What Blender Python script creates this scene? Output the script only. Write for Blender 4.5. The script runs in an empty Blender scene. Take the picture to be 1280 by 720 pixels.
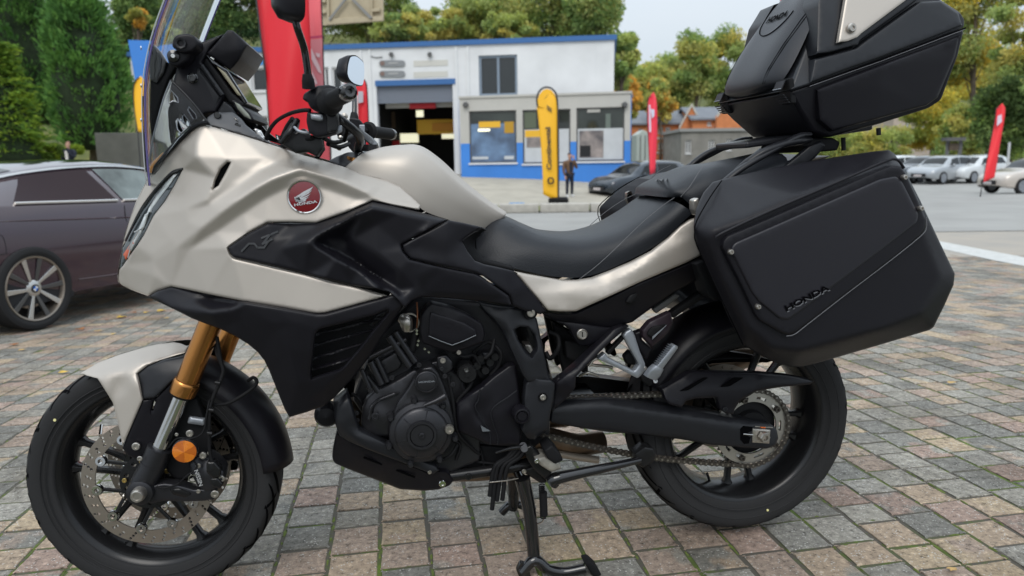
import bpy, bmesh, math, random
import numpy as np
from mathutils import Vector, Matrix, noise
from mathutils.geometry import delaunay_2d_cdt
random.seed(7)
SC = bpy.context.scene
COL = SC.collection
V = Vector

# ------------------------------------------------------------------ camera
F_PX = 900.09
CAM = V((0.5943, -1.8322, 1.0507))
YAW, PIT, ROLL = 0.1679, 0.1707, -0.0130
FW = V((math.sin(YAW)*math.cos(PIT), math.cos(YAW)*math.cos(PIT), -math.sin(PIT)))
_r = V((math.cos(YAW), -math.sin(YAW), 0)); _u = _r.cross(FW)
RT = _r*math.cos(ROLL) + _u*math.sin(ROLL); UP = -_r*math.sin(ROLL) + _u*math.cos(ROLL)
cd = bpy.data.cameras.new('camera'); co = bpy.data.objects.new('camera', cd); COL.objects.link(co)
m = Matrix.Identity(4)
for i in range(3):
    m[i][0] = RT[i]; m[i][1] = UP[i]; m[i][2] = -FW[i]; m[i][3] = CAM[i]
co.matrix_world = m
cd.sensor_fit = 'HORIZONTAL'; cd.sensor_width = 36.0; cd.lens = F_PX/1280*36
cd.clip_start = 0.05; cd.clip_end = 3000
cd.dof.use_dof = True; cd.dof.focus_distance = 1.95; cd.dof.aperture_fstop = 3.5
SC.camera = co

# ------------------------------------------------------------------ world, sun, exposure
w = bpy.data.worlds.new('World'); SC.world = w; w.use_nodes = True
nt = w.node_tree; nt.nodes.clear()
SUN_EL, SUN_AZ = math.radians(48), math.radians(200)
sky = nt.nodes.new('ShaderNodeTexSky'); sky.sky_type = 'NISHITA'; sky.sun_disc = False
sky.sun_elevation = SUN_EL; sky.sun_rotation = SUN_AZ; sky.air_density = 1.0; sky.dust_density = 3.0; sky.ozone_density = 1.0
tc = nt.nodes.new('ShaderNodeTexCoord')
mp = nt.nodes.new('ShaderNodeMapping'); mp.inputs['Scale'].default_value = (1, 1, 3)
ns = nt.nodes.new('ShaderNodeTexNoise'); ns.inputs['Scale'].default_value = 1.6; ns.inputs['Detail'].default_value = 5
cr = nt.nodes.new('ShaderNodeValToRGB')
cr.color_ramp.elements[0].position = 0.3; cr.color_ramp.elements[0].color = (.80, .93, 1.05, 1)
cr.color_ramp.elements[1].position = 0.75; cr.color_ramp.elements[1].color = (.99, 1.05, 1.10, 1)
# overcast sky: luminance grows from the horizon to the zenith as (1 + 2 sin h) / 3, all around
sx = nt.nodes.new('ShaderNodeSeparateXYZ'); m1 = nt.nodes.new('ShaderNodeMath'); m1.operation = 'MULTIPLY_ADD'; m1.inputs[1].default_value = 9.6; m1.inputs[2].default_value = 4.8; m1.use_clamp = False
mz = nt.nodes.new('ShaderNodeMath'); mz.operation = 'MAXIMUM'; mz.inputs[1].default_value = 0
vm = nt.nodes.new('ShaderNodeVectorMath'); vm.operation = 'SCALE'
mx = nt.nodes.new('ShaderNodeMixRGB'); mx.inputs[0].default_value = 0.82
bg = nt.nodes.new('ShaderNodeBackground'); bg.inputs[1].default_value = 0.1
out = nt.nodes.new('ShaderNodeOutputWorld')
L = nt.links.new
L(tc.outputs['Generated'], mp.inputs[0]); L(mp.outputs[0], ns.inputs['Vector']); L(ns.outputs['Fac'], cr.inputs[0])
L(tc.outputs['Generated'], sx.inputs[0]); L(sx.outputs[2], mz.inputs[0]); L(mz.outputs[0], m1.inputs[0]); L(cr.outputs[0], vm.inputs[0]); L(m1.outputs[0], vm.inputs[3])
L(sky.outputs[0], mx.inputs[1]); L(vm.outputs[0], mx.inputs[2]); L(mx.outputs[0], bg.inputs[0]); L(bg.outputs[0], out.inputs[0])
sd = bpy.data.lights.new('sun', 'SUN'); sd.energy = .9; sd.angle = math.radians(30); sd.color = (1, .96, .9)
so = bpy.data.objects.new('sun', sd); COL.objects.link(so)
# the sky's sun_rotation is measured clockwise from +Y
_sd = V((math.sin(SUN_AZ)*math.cos(SUN_EL), math.cos(SUN_AZ)*math.cos(SUN_EL), math.sin(SUN_EL)))
so.rotation_euler = _sd.to_track_quat('Z', 'Y').to_euler()
SC.view_settings.view_transform = 'Standard'; SC.view_settings.look = 'None'
SC.view_settings.exposure = 0.45; SC.view_settings.gamma = 1

# ------------------------------------------------------------------ pixel <-> place
def ray(u, v): return FW + RT*((u-640)/F_PX) + UP*((360-v)/F_PX)
def P(u, v, y):                      # point of the plane Y = y seen at photo pixel (u, v)
    d = ray(u, v); return CAM + d*((y-CAM.y)/d.y)
def G(u, v, z=0):
    d = ray(u, v); return CAM + d*((z-CAM.z)/d.z)
def D(u, v, dist):                   # point at forward distance dist
    return CAM + ray(u, v)*dist
def px(p):
    d = V(p)-CAM; z = d.dot(FW); return (640+F_PX*d.dot(RT)/z, 360-F_PX*d.dot(UP)/z)

# ------------------------------------------------------------------ materials
def mat(name, col, rough=.5, metal=0, noise_amt=0, noise_scale=30, bump=0, bump_scale=200, col2=None, spec=.5, coat=0, alpha=1, trans=0, ior=1.45, emit=0, rvar=0, coords='Object'):
    m = bpy.data.materials.new(name); m.use_nodes = True
    t = m.node_tree; b = t.nodes['Principled BSDF']
    b.inputs['Base Color'].default_value = (*col, 1); b.inputs['Roughness'].default_value = rough
    b.inputs['Metallic'].default_value = metal; b.inputs['Specular IOR Level'].default_value = spec
    b.inputs['Coat Weight'].default_value = coat; b.inputs['Coat Roughness'].default_value = .08
    b.inputs['Alpha'].default_value = alpha; b.inputs['Transmission Weight'].default_value = trans; b.inputs['IOR'].default_value = ior
    if emit: b.inputs['Emission Color'].default_value = (*col, 1); b.inputs['Emission Strength'].default_value = emit
    tc = t.nodes.new('ShaderNodeTexCoord')
    if noise_amt or col2 or rvar:
        n = t.nodes.new('ShaderNodeTexNoise'); n.inputs['Scale'].default_value = noise_scale; n.inputs['Detail'].default_value = 6
        t.links.new(tc.outputs[coords], n.inputs['Vector'])
        c = t.nodes.new('ShaderNodeValToRGB'); c.color_ramp.elements[0].position = .3; c.color_ramp.elements[1].position = .7
        c2 = col2 if col2 else tuple(x*(1-noise_amt) for x in col)
        c1 = col if col2 else tuple(min(1, x*(1+noise_amt)) for x in col)
        c.color_ramp.elements[0].color = (*c2, 1); c.color_ramp.elements[1].color = (*c1, 1)
        t.links.new(n.outputs['Fac'], c.inputs[0]); t.links.new(c.outputs[0], b.inputs['Base Color'])
        if rvar:
            mr = t.nodes.new('ShaderNodeMapRange'); mr.inputs[3].default_value = max(0.02, rough-rvar); mr.inputs[4].default_value = min(1, rough+rvar)
            t.links.new(n.outputs['Fac'], mr.inputs[0]); t.links.new(mr.outputs[0], b.inputs['Roughness'])
    if bump:
        n2 = t.nodes.new('ShaderNodeTexNoise'); n2.inputs['Scale'].default_value = bump_scale; n2.inputs['Detail'].default_value = 3
        t.links.new(tc.outputs[coords], n2.inputs['Vector'])
        bp = t.nodes.new('ShaderNodeBump'); bp.inputs['Strength'].default_value = bump; bp.inputs['Distance'].default_value = .002
        t.links.new(n2.outputs['Fac'], bp.inputs['Height']); t.links.new(bp.outputs[0], b.inputs['Normal'])
    return m

# ------------------------------------------------------------------ objects
def mesh_data(name, verts, faces, m=None, smooth=False):
    me = bpy.data.meshes.new(name); me.from_pydata([tuple(v) for v in verts], [], faces)
    if m: me.materials.append(m)
    if smooth: me.polygons.foreach_set('use_smooth', [True]*len(me.polygons))
    me.update(); return me
def link(name, me, parent=None):
    o = bpy.data.objects.new(name, me); COL.objects.link(o)
    if parent is not None:
        o.parent = parent; o.matrix_parent_inverse = world_of(parent).inverted()
    return o
def world_of(o):
    mw = o.matrix_basis.copy()
    if o.parent: mw = world_of(o.parent) @ o.matrix_parent_inverse @ mw
    return mw
def obj(name, verts, faces, m, parent=None, smooth=False, bevel=0, seg=2, sharp=None):
    me = mesh_data(name, verts, faces, m, smooth)
    if sharp: me.set_sharp_from_angle(angle=math.radians(sharp))
    o = link(name, me, parent)
    if bevel:
        b = o.modifiers.new('bevel', 'BEVEL'); b.width = bevel; b.segments = seg; b.limit_method = 'ANGLE'; b.angle_limit = math.radians(25)
        b.harden_normals = False
    return o
def tag(o, label=None, cat=None, group=None, kind=None):
    if label: o['label'] = label
    if cat: o['category'] = cat
    if group: o['group'] = group
    if kind: o['kind'] = kind
    return o
def empty(name, loc, rz=0, **k):
    o = bpy.data.objects.new(name, None); COL.objects.link(o); o.location = loc; o.rotation_euler = (0, 0, rz); o.empty_display_size = .1
    return tag(o, **k)
def copy_tree(o, parent=None):
    c = o.copy(); COL.objects.link(c); c.parent = parent
    for ch in [x for x in o.children]: copy_tree(ch, c)
    return c

class MB:                                     # mesh builder
    def __init__(s): s.v = []; s.f = []
    def add(s, vs, fs):
        n = len(s.v); s.v += [V(v) for v in vs]; s.f += [tuple(i+n for i in f) for f in fs]; return s
    def box(s, a, b, M=None):
        x0, y0, z0 = a; x1, y1, z1 = b
        vs = [V(p) for p in ((x0,y0,z0),(x1,y0,z0),(x1,y1,z0),(x0,y1,z0),(x0,y0,z1),(x1,y0,z1),(x1,y1,z1),(x0,y1,z1))]
        if M is not None: vs = [M @ v for v in vs]
        return s.add(vs, [(0,3,2,1),(4,5,6,7),(0,1,5,4),(1,2,6,5),(2,3,7,6),(3,0,4,7)])
    def tube(s, pts, r, n=10, cap=True, flat=1.0):
        vs, fs = tube_geo(pts, r, n, cap, flat); return s.add(vs, fs)
    def lathe(s, prof, M, n=32, closed=False):
        vs, fs = lathe_geo(prof, M, n, closed); return s.add(vs, fs)
    def prism(s, pts, off):                   # polygon extruded along off
        n = len(pts); off = V(off); pts = [V(p) for p in pts]
        return s.add(pts+[p+off for p in pts], [tuple(range(n))[::-1], tuple(range(n, 2*n))]+[(i, (i+1) % n, n+(i+1) % n, n+i) for i in range(n)])
    def build(s, name, m, parent=None, **k): return obj(name, s.v, s.f, m, parent, **k)

def catmull(pts, sub):
    pts = [V(p) for p in pts]; out = []
    for i in range(len(pts)-1):
        p0 = pts[i-1] if i else pts[0]*2-pts[1]; p1, p2 = pts[i], pts[i+1]
        p3 = pts[i+2] if i+2 < len(pts) else p2*2-p1
        for k in range(sub):
            t = k/sub
            out.append(.5*((2*p1)+(p2-p0)*t+(2*p0-5*p1+4*p2-p3)*t*t+(3*p1-p0-3*p2+p3)*t*t*t))
    out.append(pts[-1]); return out
def tube_geo(pts, r, n=10, cap=True, flat=1.0):
    pts = [V(p) for p in pts]; rs = r if isinstance(r, (list, tuple)) else [r]*len(pts)
    if len(rs) != len(pts): rs = [rs[0]+(rs[-1]-rs[0])*i/(len(pts)-1) for i in range(len(pts))]
    vs, fs = [], []; nrm = None
    for i, p in enumerate(pts):
        t = (pts[min(i+1, len(pts)-1)]-pts[max(i-1, 0)]).normalized()
        if nrm is None:
            nrm = t.cross(V((0, 1, 0)) if abs(t.y) < .9 else V((1, 0, 0))).normalized()
        nrm = (nrm - t*nrm.dot(t)).normalized(); b = t.cross(nrm)
        for k in range(n):
            a = 2*math.pi*k/n; vs.append(p+(nrm*math.cos(a)+b*math.sin(a)*flat)*rs[i])
    for i in range(len(pts)-1):
        for k in range(n):
            a, b2 = i*n+k, i*n+(k+1) % n; fs.append((a, b2, b2+n, a+n))
    if cap: fs.append(tuple(range(n))[::-1]); fs.append(tuple(range(len(vs)-n, len(vs))))
    return vs, fs
def lathe_geo(prof, M, n=32, closed=False):   # prof: (radius, height along local Y)
    vs, fs = [], []; k = len(prof)
    for i in range(n):
        a = 2*math.pi*i/n
        for r, h in prof: vs.append(M @ V((r*math.cos(a), h, r*math.sin(a))))
    for i in range(n):
        j = (i+1) % n
        for q in range(k if closed else k-1):
            q2 = (q+1) % k; fs.append((i*k+q, i*k+q2, j*k+q2, j*k+q))
    if not closed:
        if prof[0][0] > 1e-5: fs.append(tuple(i*k for i in range(n)))
        if prof[-1][0] > 1e-5: fs.append(tuple(i*k+k-1 for i in range(n))[::-1])
    return vs, fs
def T(*p): return Matrix.Translation(V(p) if len(p) == 3 else V(p[0]))
def tube(name, pts, r, m, parent=None, n=10, sub=0, flat=1.0):
    if sub:
        k = len(pts); rr = r
        pts2 = catmull(pts, sub)
        if isinstance(r, (list, tuple)) and len(r) == k:
            rr = []
            for i in range(len(pts2)):
                a = min(i/sub, k-1-1e-6); j = int(a); rr.append(r[j]+(r[j+1]-r[j])*(a-j))
        pts, r = pts2, rr
    vs, fs = tube_geo(pts, r, n, True, flat); return obj(name, vs, fs, m, parent, smooth=True, sharp=50)
def lathe(name, prof, M, m, parent=None, n=32, closed=False, sharp=35):
    vs, fs = lathe_geo(prof, M, n, closed); return obj(name, vs, fs, m, parent, smooth=True, sharp=sharp)
def loft(name, secs, m, parent=None, closed=False, cap=True, sub=0, smooth=True, sharp=60):
    if sub:
        secs = [list(c) for c in zip(*[catmull(c, sub) for c in zip(*secs)])]
    n = len(secs[0]); vs = [p for s in secs for p in s]; fs = []
    for i in range(len(secs)-1):
        for k in range(n if closed else n-1):
            k2 = (k+1) % n; fs.append((i*n+k, i*n+k2, (i+1)*n+k2, (i+1)*n+k))
    if cap: fs.append(tuple(range(n))[::-1]); fs.append(tuple(range(len(vs)-n, len(vs))))
    return obj(name, vs, fs, m, parent, smooth=smooth, sharp=sharp)

def pip(x, y, poly):
    n = len(poly); c = False; j = n-1
    for i in range(n):
        xi, yi = poly[i]; xj, yj = poly[j]
        if (yi > y) != (yj > y) and x < (xj-xi)*(y-yi)/(yj-yi)+xi: c = not c
        j = i
    return c
def dense(poly, step, closed=True):
    o = []; n = len(poly)
    for i in range(n if closed else n-1):
        a, b = poly[i], poly[(i+1) % n]; L_ = math.dist(a[:2], b[:2]); k = max(1, round(L_/step))
        for q in range(k): o.append(tuple(a[j]+(b[j]-a[j])*q/k for j in range(len(a))))
    if not closed: o.append(tuple(poly[-1]))
    return o
RB_C = 9.0
def rbf(ctrl):
    A = np.array(ctrl, float); n = len(A)
    d = np.sqrt((A[:, None, 0]-A[None, :, 0])**2+(A[:, None, 1]-A[None, :, 1])**2+RB_C**2)
    Q = np.c_[np.ones(n), A[:, :2]/100]; M = np.block([[d/100, Q], [Q.T, np.zeros((3, 3))]])
    M[:n, :n] -= np.eye(n)*.006
    w = np.linalg.lstsq(M, np.r_[A[:, 2], 0, 0, 0], rcond=None)[0]
    def f(pts):
        B = np.array(pts, float); dd = np.sqrt((B[:, None, 0]-A[None, :, 0])**2+(B[:, None, 1]-A[None, :, 1])**2+RB_C**2)/100
        return dd@w[:n]+np.c_[np.ones(len(B)), B/100]@w[n:]
    return f
def facet(ctrl, outline):
    # flat facets between the control points and creases (softened afterwards)
    flat = []; edges = []
    cs = [c if isinstance(c, list) else [c] for c in ctrl]
    fine = []
    for c in cs: fine += dense(c, 9, False) if len(c) > 1 else list(c)
    g = rbf(fine); pts, ys = [], []
    def addp(u, v, y):
        for i, p in enumerate(pts):
            if math.hypot(p[0]-u, p[1]-v) < .6: return i
        pts.append((u, v)); ys.append(y); return len(pts)-1
    for c in cs:
        ids = [addp(*p) for p in c]; edges += [(a, b) for a, b in zip(ids[:-1], ids[1:]) if a != b]
    oy = g([p for p in outline]); ids = []
    for p, y in zip(outline, oy):
        near = min(range(len(pts)), key=lambda i: math.hypot(pts[i][0]-p[0], pts[i][1]-p[1]))
        yy = ys[near] if math.hypot(pts[near][0]-p[0], pts[near][1]-p[1]) < 3 else float(y)
        ids.append(addp(p[0], p[1], yy))
    u0, u1 = min(p[0] for p in pts)-30, max(p[0] for p in pts)+30; v0, v1 = min(p[1] for p in pts)-30, max(p[1] for p in pts)+30
    n0 = len(pts)
    bx = [(u0, v0), (u1, v0), (u1, v1), (u0, v1), ((u0+u1)/2, v0), ((u0+u1)/2, v1)]
    for b in bx:
        near = min(range(n0), key=lambda i: math.hypot(pts[i][0]-b[0], pts[i][1]-b[1])); pts.append(b); ys.append(ys[near])
    P2, E2, F2, o1, o2, o3 = delaunay_2d_cdt([V(p) for p in pts], edges, [], 0, 1e-4)
    Y = np.zeros(len(P2)); miss = []
    for i in range(len(P2)):
        if o1[i]: Y[i] = ys[o1[i][0]]
        else: miss.append(i)
    if miss: Y[miss] = g([(P2[i].x, P2[i].y) for i in miss])
    A = np.array([(p.x, p.y) for p in P2]); F = np.array([t for t in F2])
    def f(q):
        q = np.array([(a[0], a[1]) for a in q], float); out = np.zeros(len(q)); best = np.full(len(q), -1e9)
        for t in F:
            a, b, c = A[t]; d = (b[1]-c[1])*(a[0]-c[0])+(c[0]-b[0])*(a[1]-c[1])
            if abs(d) < 1e-9: continue
            l0 = ((b[1]-c[1])*(q[:, 0]-c[0])+(c[0]-b[0])*(q[:, 1]-c[1]))/d; l1 = ((c[1]-a[1])*(q[:, 0]-c[0])+(a[0]-c[0])*(q[:, 1]-c[1]))/d; l2 = 1-l0-l1
            m_ = np.minimum(np.minimum(l0, l1), l2); k = m_ > best; best[k] = m_[k]; out[k] = (l0*Y[t[0]]+l1*Y[t[1]]+l2*Y[t[2]])[k]
        return out
    return f
REFL = lambda p: V((p.x, -p.y, p.z))
def round_poly(pl, r, k=3):
    if not r: return list(pl)
    o = []; n = len(pl)
    for i in range(n):
        a, b, c = pl[i-1], pl[i], pl[(i+1) % n]
        d1 = min(r, math.dist(a, b)*.45); d2 = min(r, math.dist(b, c)*.45)
        p = (b[0]+(a[0]-b[0])*d1/max(1e-6, math.dist(a, b)), b[1]+(a[1]-b[1])*d1/max(1e-6, math.dist(a, b)))
        q = (b[0]+(c[0]-b[0])*d2/max(1e-6, math.dist(b, c)), b[1]+(c[1]-b[1])*d2/max(1e-6, math.dist(b, c)))
        for s in range(k+1):
            t = s/k; o.append(((1-t)**2*p[0]+2*t*(1-t)*b[0]+t*t*q[0], (1-t)**2*p[1]+2*t*(1-t)*b[1]+t*t*q[1]))
    return o
# shaped panel: outline in photo pixels, relief from control points (u, v, y) or polylines of them
def panel(name, outline, ctrl, m, parent=None, thick=.012, roll=.004, step=8, mirror=REFL, holes=(), skirt=None, back=False, rnd=0, only_far=False, soft=4.5):
    outline = round_poly([tuple(p) for p in outline], rnd)
    if isinstance(ctrl, (int, float)):
        c0 = ctrl; f = lambda pts: np.full(len(pts), float(c0))
    else:
        cp = []
        for c in ctrl:
            if isinstance(c, list): cp += dense(c, 9, False)
            else: cp.append(c)
        if len(cp) < 3: raise ValueError(name)
        f = facet(ctrl, outline)
    loops = [list(outline)]+[list(h) for h in holes]
    pts, typ, edges = [], [], []
    for li, lp in enumerate(loops):
        dn = dense(lp, step*.8); n = len(dn); ar = sum(dn[i][0]*dn[(i+1) % n][1]-dn[(i+1) % n][0]*dn[i][1] for i in range(n))
        sgn = 1 if ar > 0 else -1
        if li: sgn = -sgn
        b = len(pts)
        for p in dn: pts.append(p); typ.append(1)
        edges += [(b+i, b+(i+1) % n) for i in range(n)]
        for w_ in (1.3, 3.0):
            for i in range(n):
                a, c = dn[i-1], dn[(i+1) % n]; tx, ty = c[0]-a[0], c[1]-a[1]; q = math.hypot(tx, ty) or 1
                p = (dn[i][0]-ty/q*w_*sgn, dn[i][1]+tx/q*w_*sgn)
                if pip(p[0], p[1], loops[0]) and not any(pip(p[0], p[1], h) for h in loops[1:]):
                    pts.append(p); typ.append(2 if w_ < 2 else 0)
    us = [p[0] for p in loops[0]]; vs_ = [p[1] for p in loops[0]]
    segs = np.array([(*lp[i], *lp[(i+1) % len(lp)]) for lp in loops for i in range(len(lp))])
    def dist(p):
        ax, ay, bx, by = segs.T; dx, dy = bx-ax, by-ay; t = np.clip(((p[0]-ax)*dx+(p[1]-ay)*dy)/(dx*dx+dy*dy+1e-9), 0, 1)
        return np.hypot(p[0]-ax-t*dx, p[1]-ay-t*dy).min()
    y = min(vs_)+step*.5; row = 0
    while y < max(vs_):
        x = min(us)+(step*.5 if row % 2 else 0)
        while x < max(us):
            if pip(x, y, loops[0]) and not any(pip(x, y, h) for h in loops[1:]) and dist((x, y)) > 3+step*.35: pts.append((x, y)); typ.append(0)
            x += step
        y += step*.866; row += 1
    if not isinstance(ctrl, (int, float)):
        for c in cp:
            p = (c[0], c[1])
            if pip(*p, loops[0]) and not any(pip(*p, h) for h in loops[1:]) and dist(p) > 4: pts.append(p); typ.append(0)
    P2, E2, F2, o1, o2, o3 = delaunay_2d_cdt([V(p) for p in pts], edges, [], 0, 1e-4)
    p2 = [(p.x, p.y) for p in P2]; yy = f(p2)
    if not isinstance(ctrl, (int, float)) and soft:
        # soften the creases: average each height over a few points a little way off
        A_ = np.array(p2); acc = yy*2.0
        for rad_, wt_ in ((soft*.5, 1.0), (soft, .8)):
            for k_ in range(12):
                a_ = math.pi*k_/6+rad_; acc = acc+wt_*f(A_+rad_*np.array([math.cos(a_), math.sin(a_)]))
        yy = acc/(2+12*1.8)
    ty2 = [max([typ[k] for k in o] or [0]) if o else 1 for o in o1]
    for i in range(len(p2)):
        if typ and any(typ[k] == 1 for k in o1[i]): yy[i] += roll
        elif any(typ[k] == 2 for k in o1[i]): yy[i] += roll*.22
    vs = [P(a, b, c) for (a, b), c in zip(p2, yy)]
    fs = []
    for t in F2:
        cx = sum(p2[i][0] for i in t)/len(t); cy = sum(p2[i][1] for i in t)/len(t)
        if pip(cx, cy, loops[0]) and not any(pip(cx, cy, h) for h in loops[1:]): fs.append(tuple(t))
    # consistent orientation toward the camera
    out = []
    for t in fs:
        a, b, c = (p2[i] for i in t[:3]); s = (b[0]-a[0])*(c[1]-a[1])-(b[1]-a[1])*(c[0]-a[0])
        out.append(t if s < 0 else t[::-1])
    out = [tuple(t) for t in out]; fs = list(out); cnt = {}
    for t in fs:
        for i in range(len(t)):
            e = (t[i], t[(i+1) % len(t)]); cnt[e] = 1
    bd = [e for e in cnt if (e[1], e[0]) not in cnt]
    sk = V(skirt) if skirt else V((0, thick, 0)); mp_ = {}
    for a, b in bd:
        for q in (a, b):
            if q not in mp_: mp_[q] = len(vs); vs.append(vs[q]+sk)
        fs.append((b, a, mp_[a], mp_[b]))
    if back:
        n0 = len([1 for _ in out]); base = {}
        for t in out:
            tt = []
            for i in t:
                if i in mp_: tt.append(mp_[i])
                else:
                    if i not in base: base[i] = len(vs); vs.append(vs[i]+sk)
                    tt.append(base[i])
            fs.append(tuple(tt[::-1]))
    o = None
    if not only_far: o = obj(name, vs, fs, m, parent, smooth=True, sharp=48)
    if mirror:
        obj(name, [mirror(v) for v in vs], [t[::-1] for t in fs], m, parent, smooth=True, sharp=48)
    return o
def text_geo(body, size=1.0, extrude=0, bold=0):
    c = bpy.data.curves.new('t', 'FONT'); c.body = body; c.size = size; c.extrude = extrude; c.offset = bold; c.align_x = 'CENTER'; c.align_y = 'CENTER'; c.resolution_u = 2
    o = bpy.data.objects.new('t', c); COL.objects.link(o)
    bpy.context.view_layer.update()
    me = o.to_mesh(); vs = [v.co.copy() for v in me.vertices]; fs = [tuple(p.vertices) for p in me.polygons]
    o.to_mesh_clear(); bpy.data.objects.remove(o); bpy.data.curves.remove(c)
    return vs, fs
def pxtext(name, body, cu, cv, ang, h, y, m, parent, stretch=1.0, bold=0.02, shear=0, mirror=None):
    # lettering lying on the plane Y = y (or y(u, v)), centred on the pixel cu, cv, h pixels tall
    vs, fs = text_geo(body, 1.0, 0, bold); k = h/.72; ca, sa = math.cos(ang), math.sin(ang); o = []
    for p in vs:
        x, yy = (p.x+p.y*shear)*k*stretch, p.y*k
        u, v = cu+x*ca+yy*sa*1, cv+x*sa-yy*ca
        o.append(P(u, v, y(u, v) if callable(y) else y))
    return obj(name, o, fs, m, parent)
# ================================================================== SETTING
def sstep(a, b, x):
    t = max(0, min(1, (x-a)/(b-a))); return t*t*(3-2*t)
ZU = [-200, 300, 585, 783, 900, 1280]
ZT = [(0, [0]*6), (2.0, [0]*6), (3.0, [-.05, -.045, -.035, -.035, -.035, -.035]), (4.2, [-.135, -.12, -.09, -.09, -.09, -.09]), (5.8, [-.25, -.22, -.17, -.17, -.17, -.17]), (9, [-.31, -.29, -.26, -.26, -.26, -.26]), (20, [-.33]*6), (24, [-.38]*6),
      (28, [-.1, -.2, -.32, -.42, -.42, -.42]), (34.2, [.4, .5, .44, .09, -.4, -.6]), (40, [.6, .7, .75, .1, -.4, -.4]), (60, [1, .8, .8, .2, -.3, -.2]), (120, [1, 1, 1, .6, .5, .3]), (900, [1]*6)]
def zg_du(d, u):
    d = max(0, min(899, d)); u = max(-200, min(1279, u))
    for i in range(len(ZT)-1):
        if ZT[i][0] <= d <= ZT[i+1][0]: break
    for j in range(5):
        if ZU[j] <= u <= ZU[j+1]: break
    a = (d-ZT[i][0])/(ZT[i+1][0]-ZT[i][0]); b = (u-ZU[j])/(ZU[j+1]-ZU[j]); r0, r1 = ZT[i][1], ZT[i+1][1]
    return (r0[j]*(1-b)+r0[j+1]*b)*(1-a)+(r1[j]*(1-b)+r1[j+1]*b)*a
def du_of(x, y):
    p = V((x-CAM.x, y-CAM.y, 0)); d = p.dot(FW); return d, 640+F_PX*p.dot(RT)/max(d, .05)
def zg(x, y):
    d, u = du_of(x, y); return 0 if d < 2.0 else zg_du(d, u)
def GD(u, d, dz=0):                      # ground point at forward distance d in image column u
    p = D(u, 206, d); return V((p.x, p.y, zg_du(d, u)+dz))
def ground_sheet(name, rows, cols, m, dz=0, **k):
    vs, fs = [], []
    for d in rows:
        for u in (cols(d) if callable(cols) else cols): vs.append(GD(u, d, dz))
    n = len(cols(rows[0]) if callable(cols) else cols)
    for i in range(len(rows)-1):
        for j in range(n-1): fs.append((i*n+j, i*n+j+1, (i+1)*n+j+1, (i+1)*n+j))
    return tag(obj(name, vs, fs, m, smooth=True), kind='structure', **k)
def frange(a, b, n): return [a+(b-a)*i/(n-1) for i in range(n)]

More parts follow.
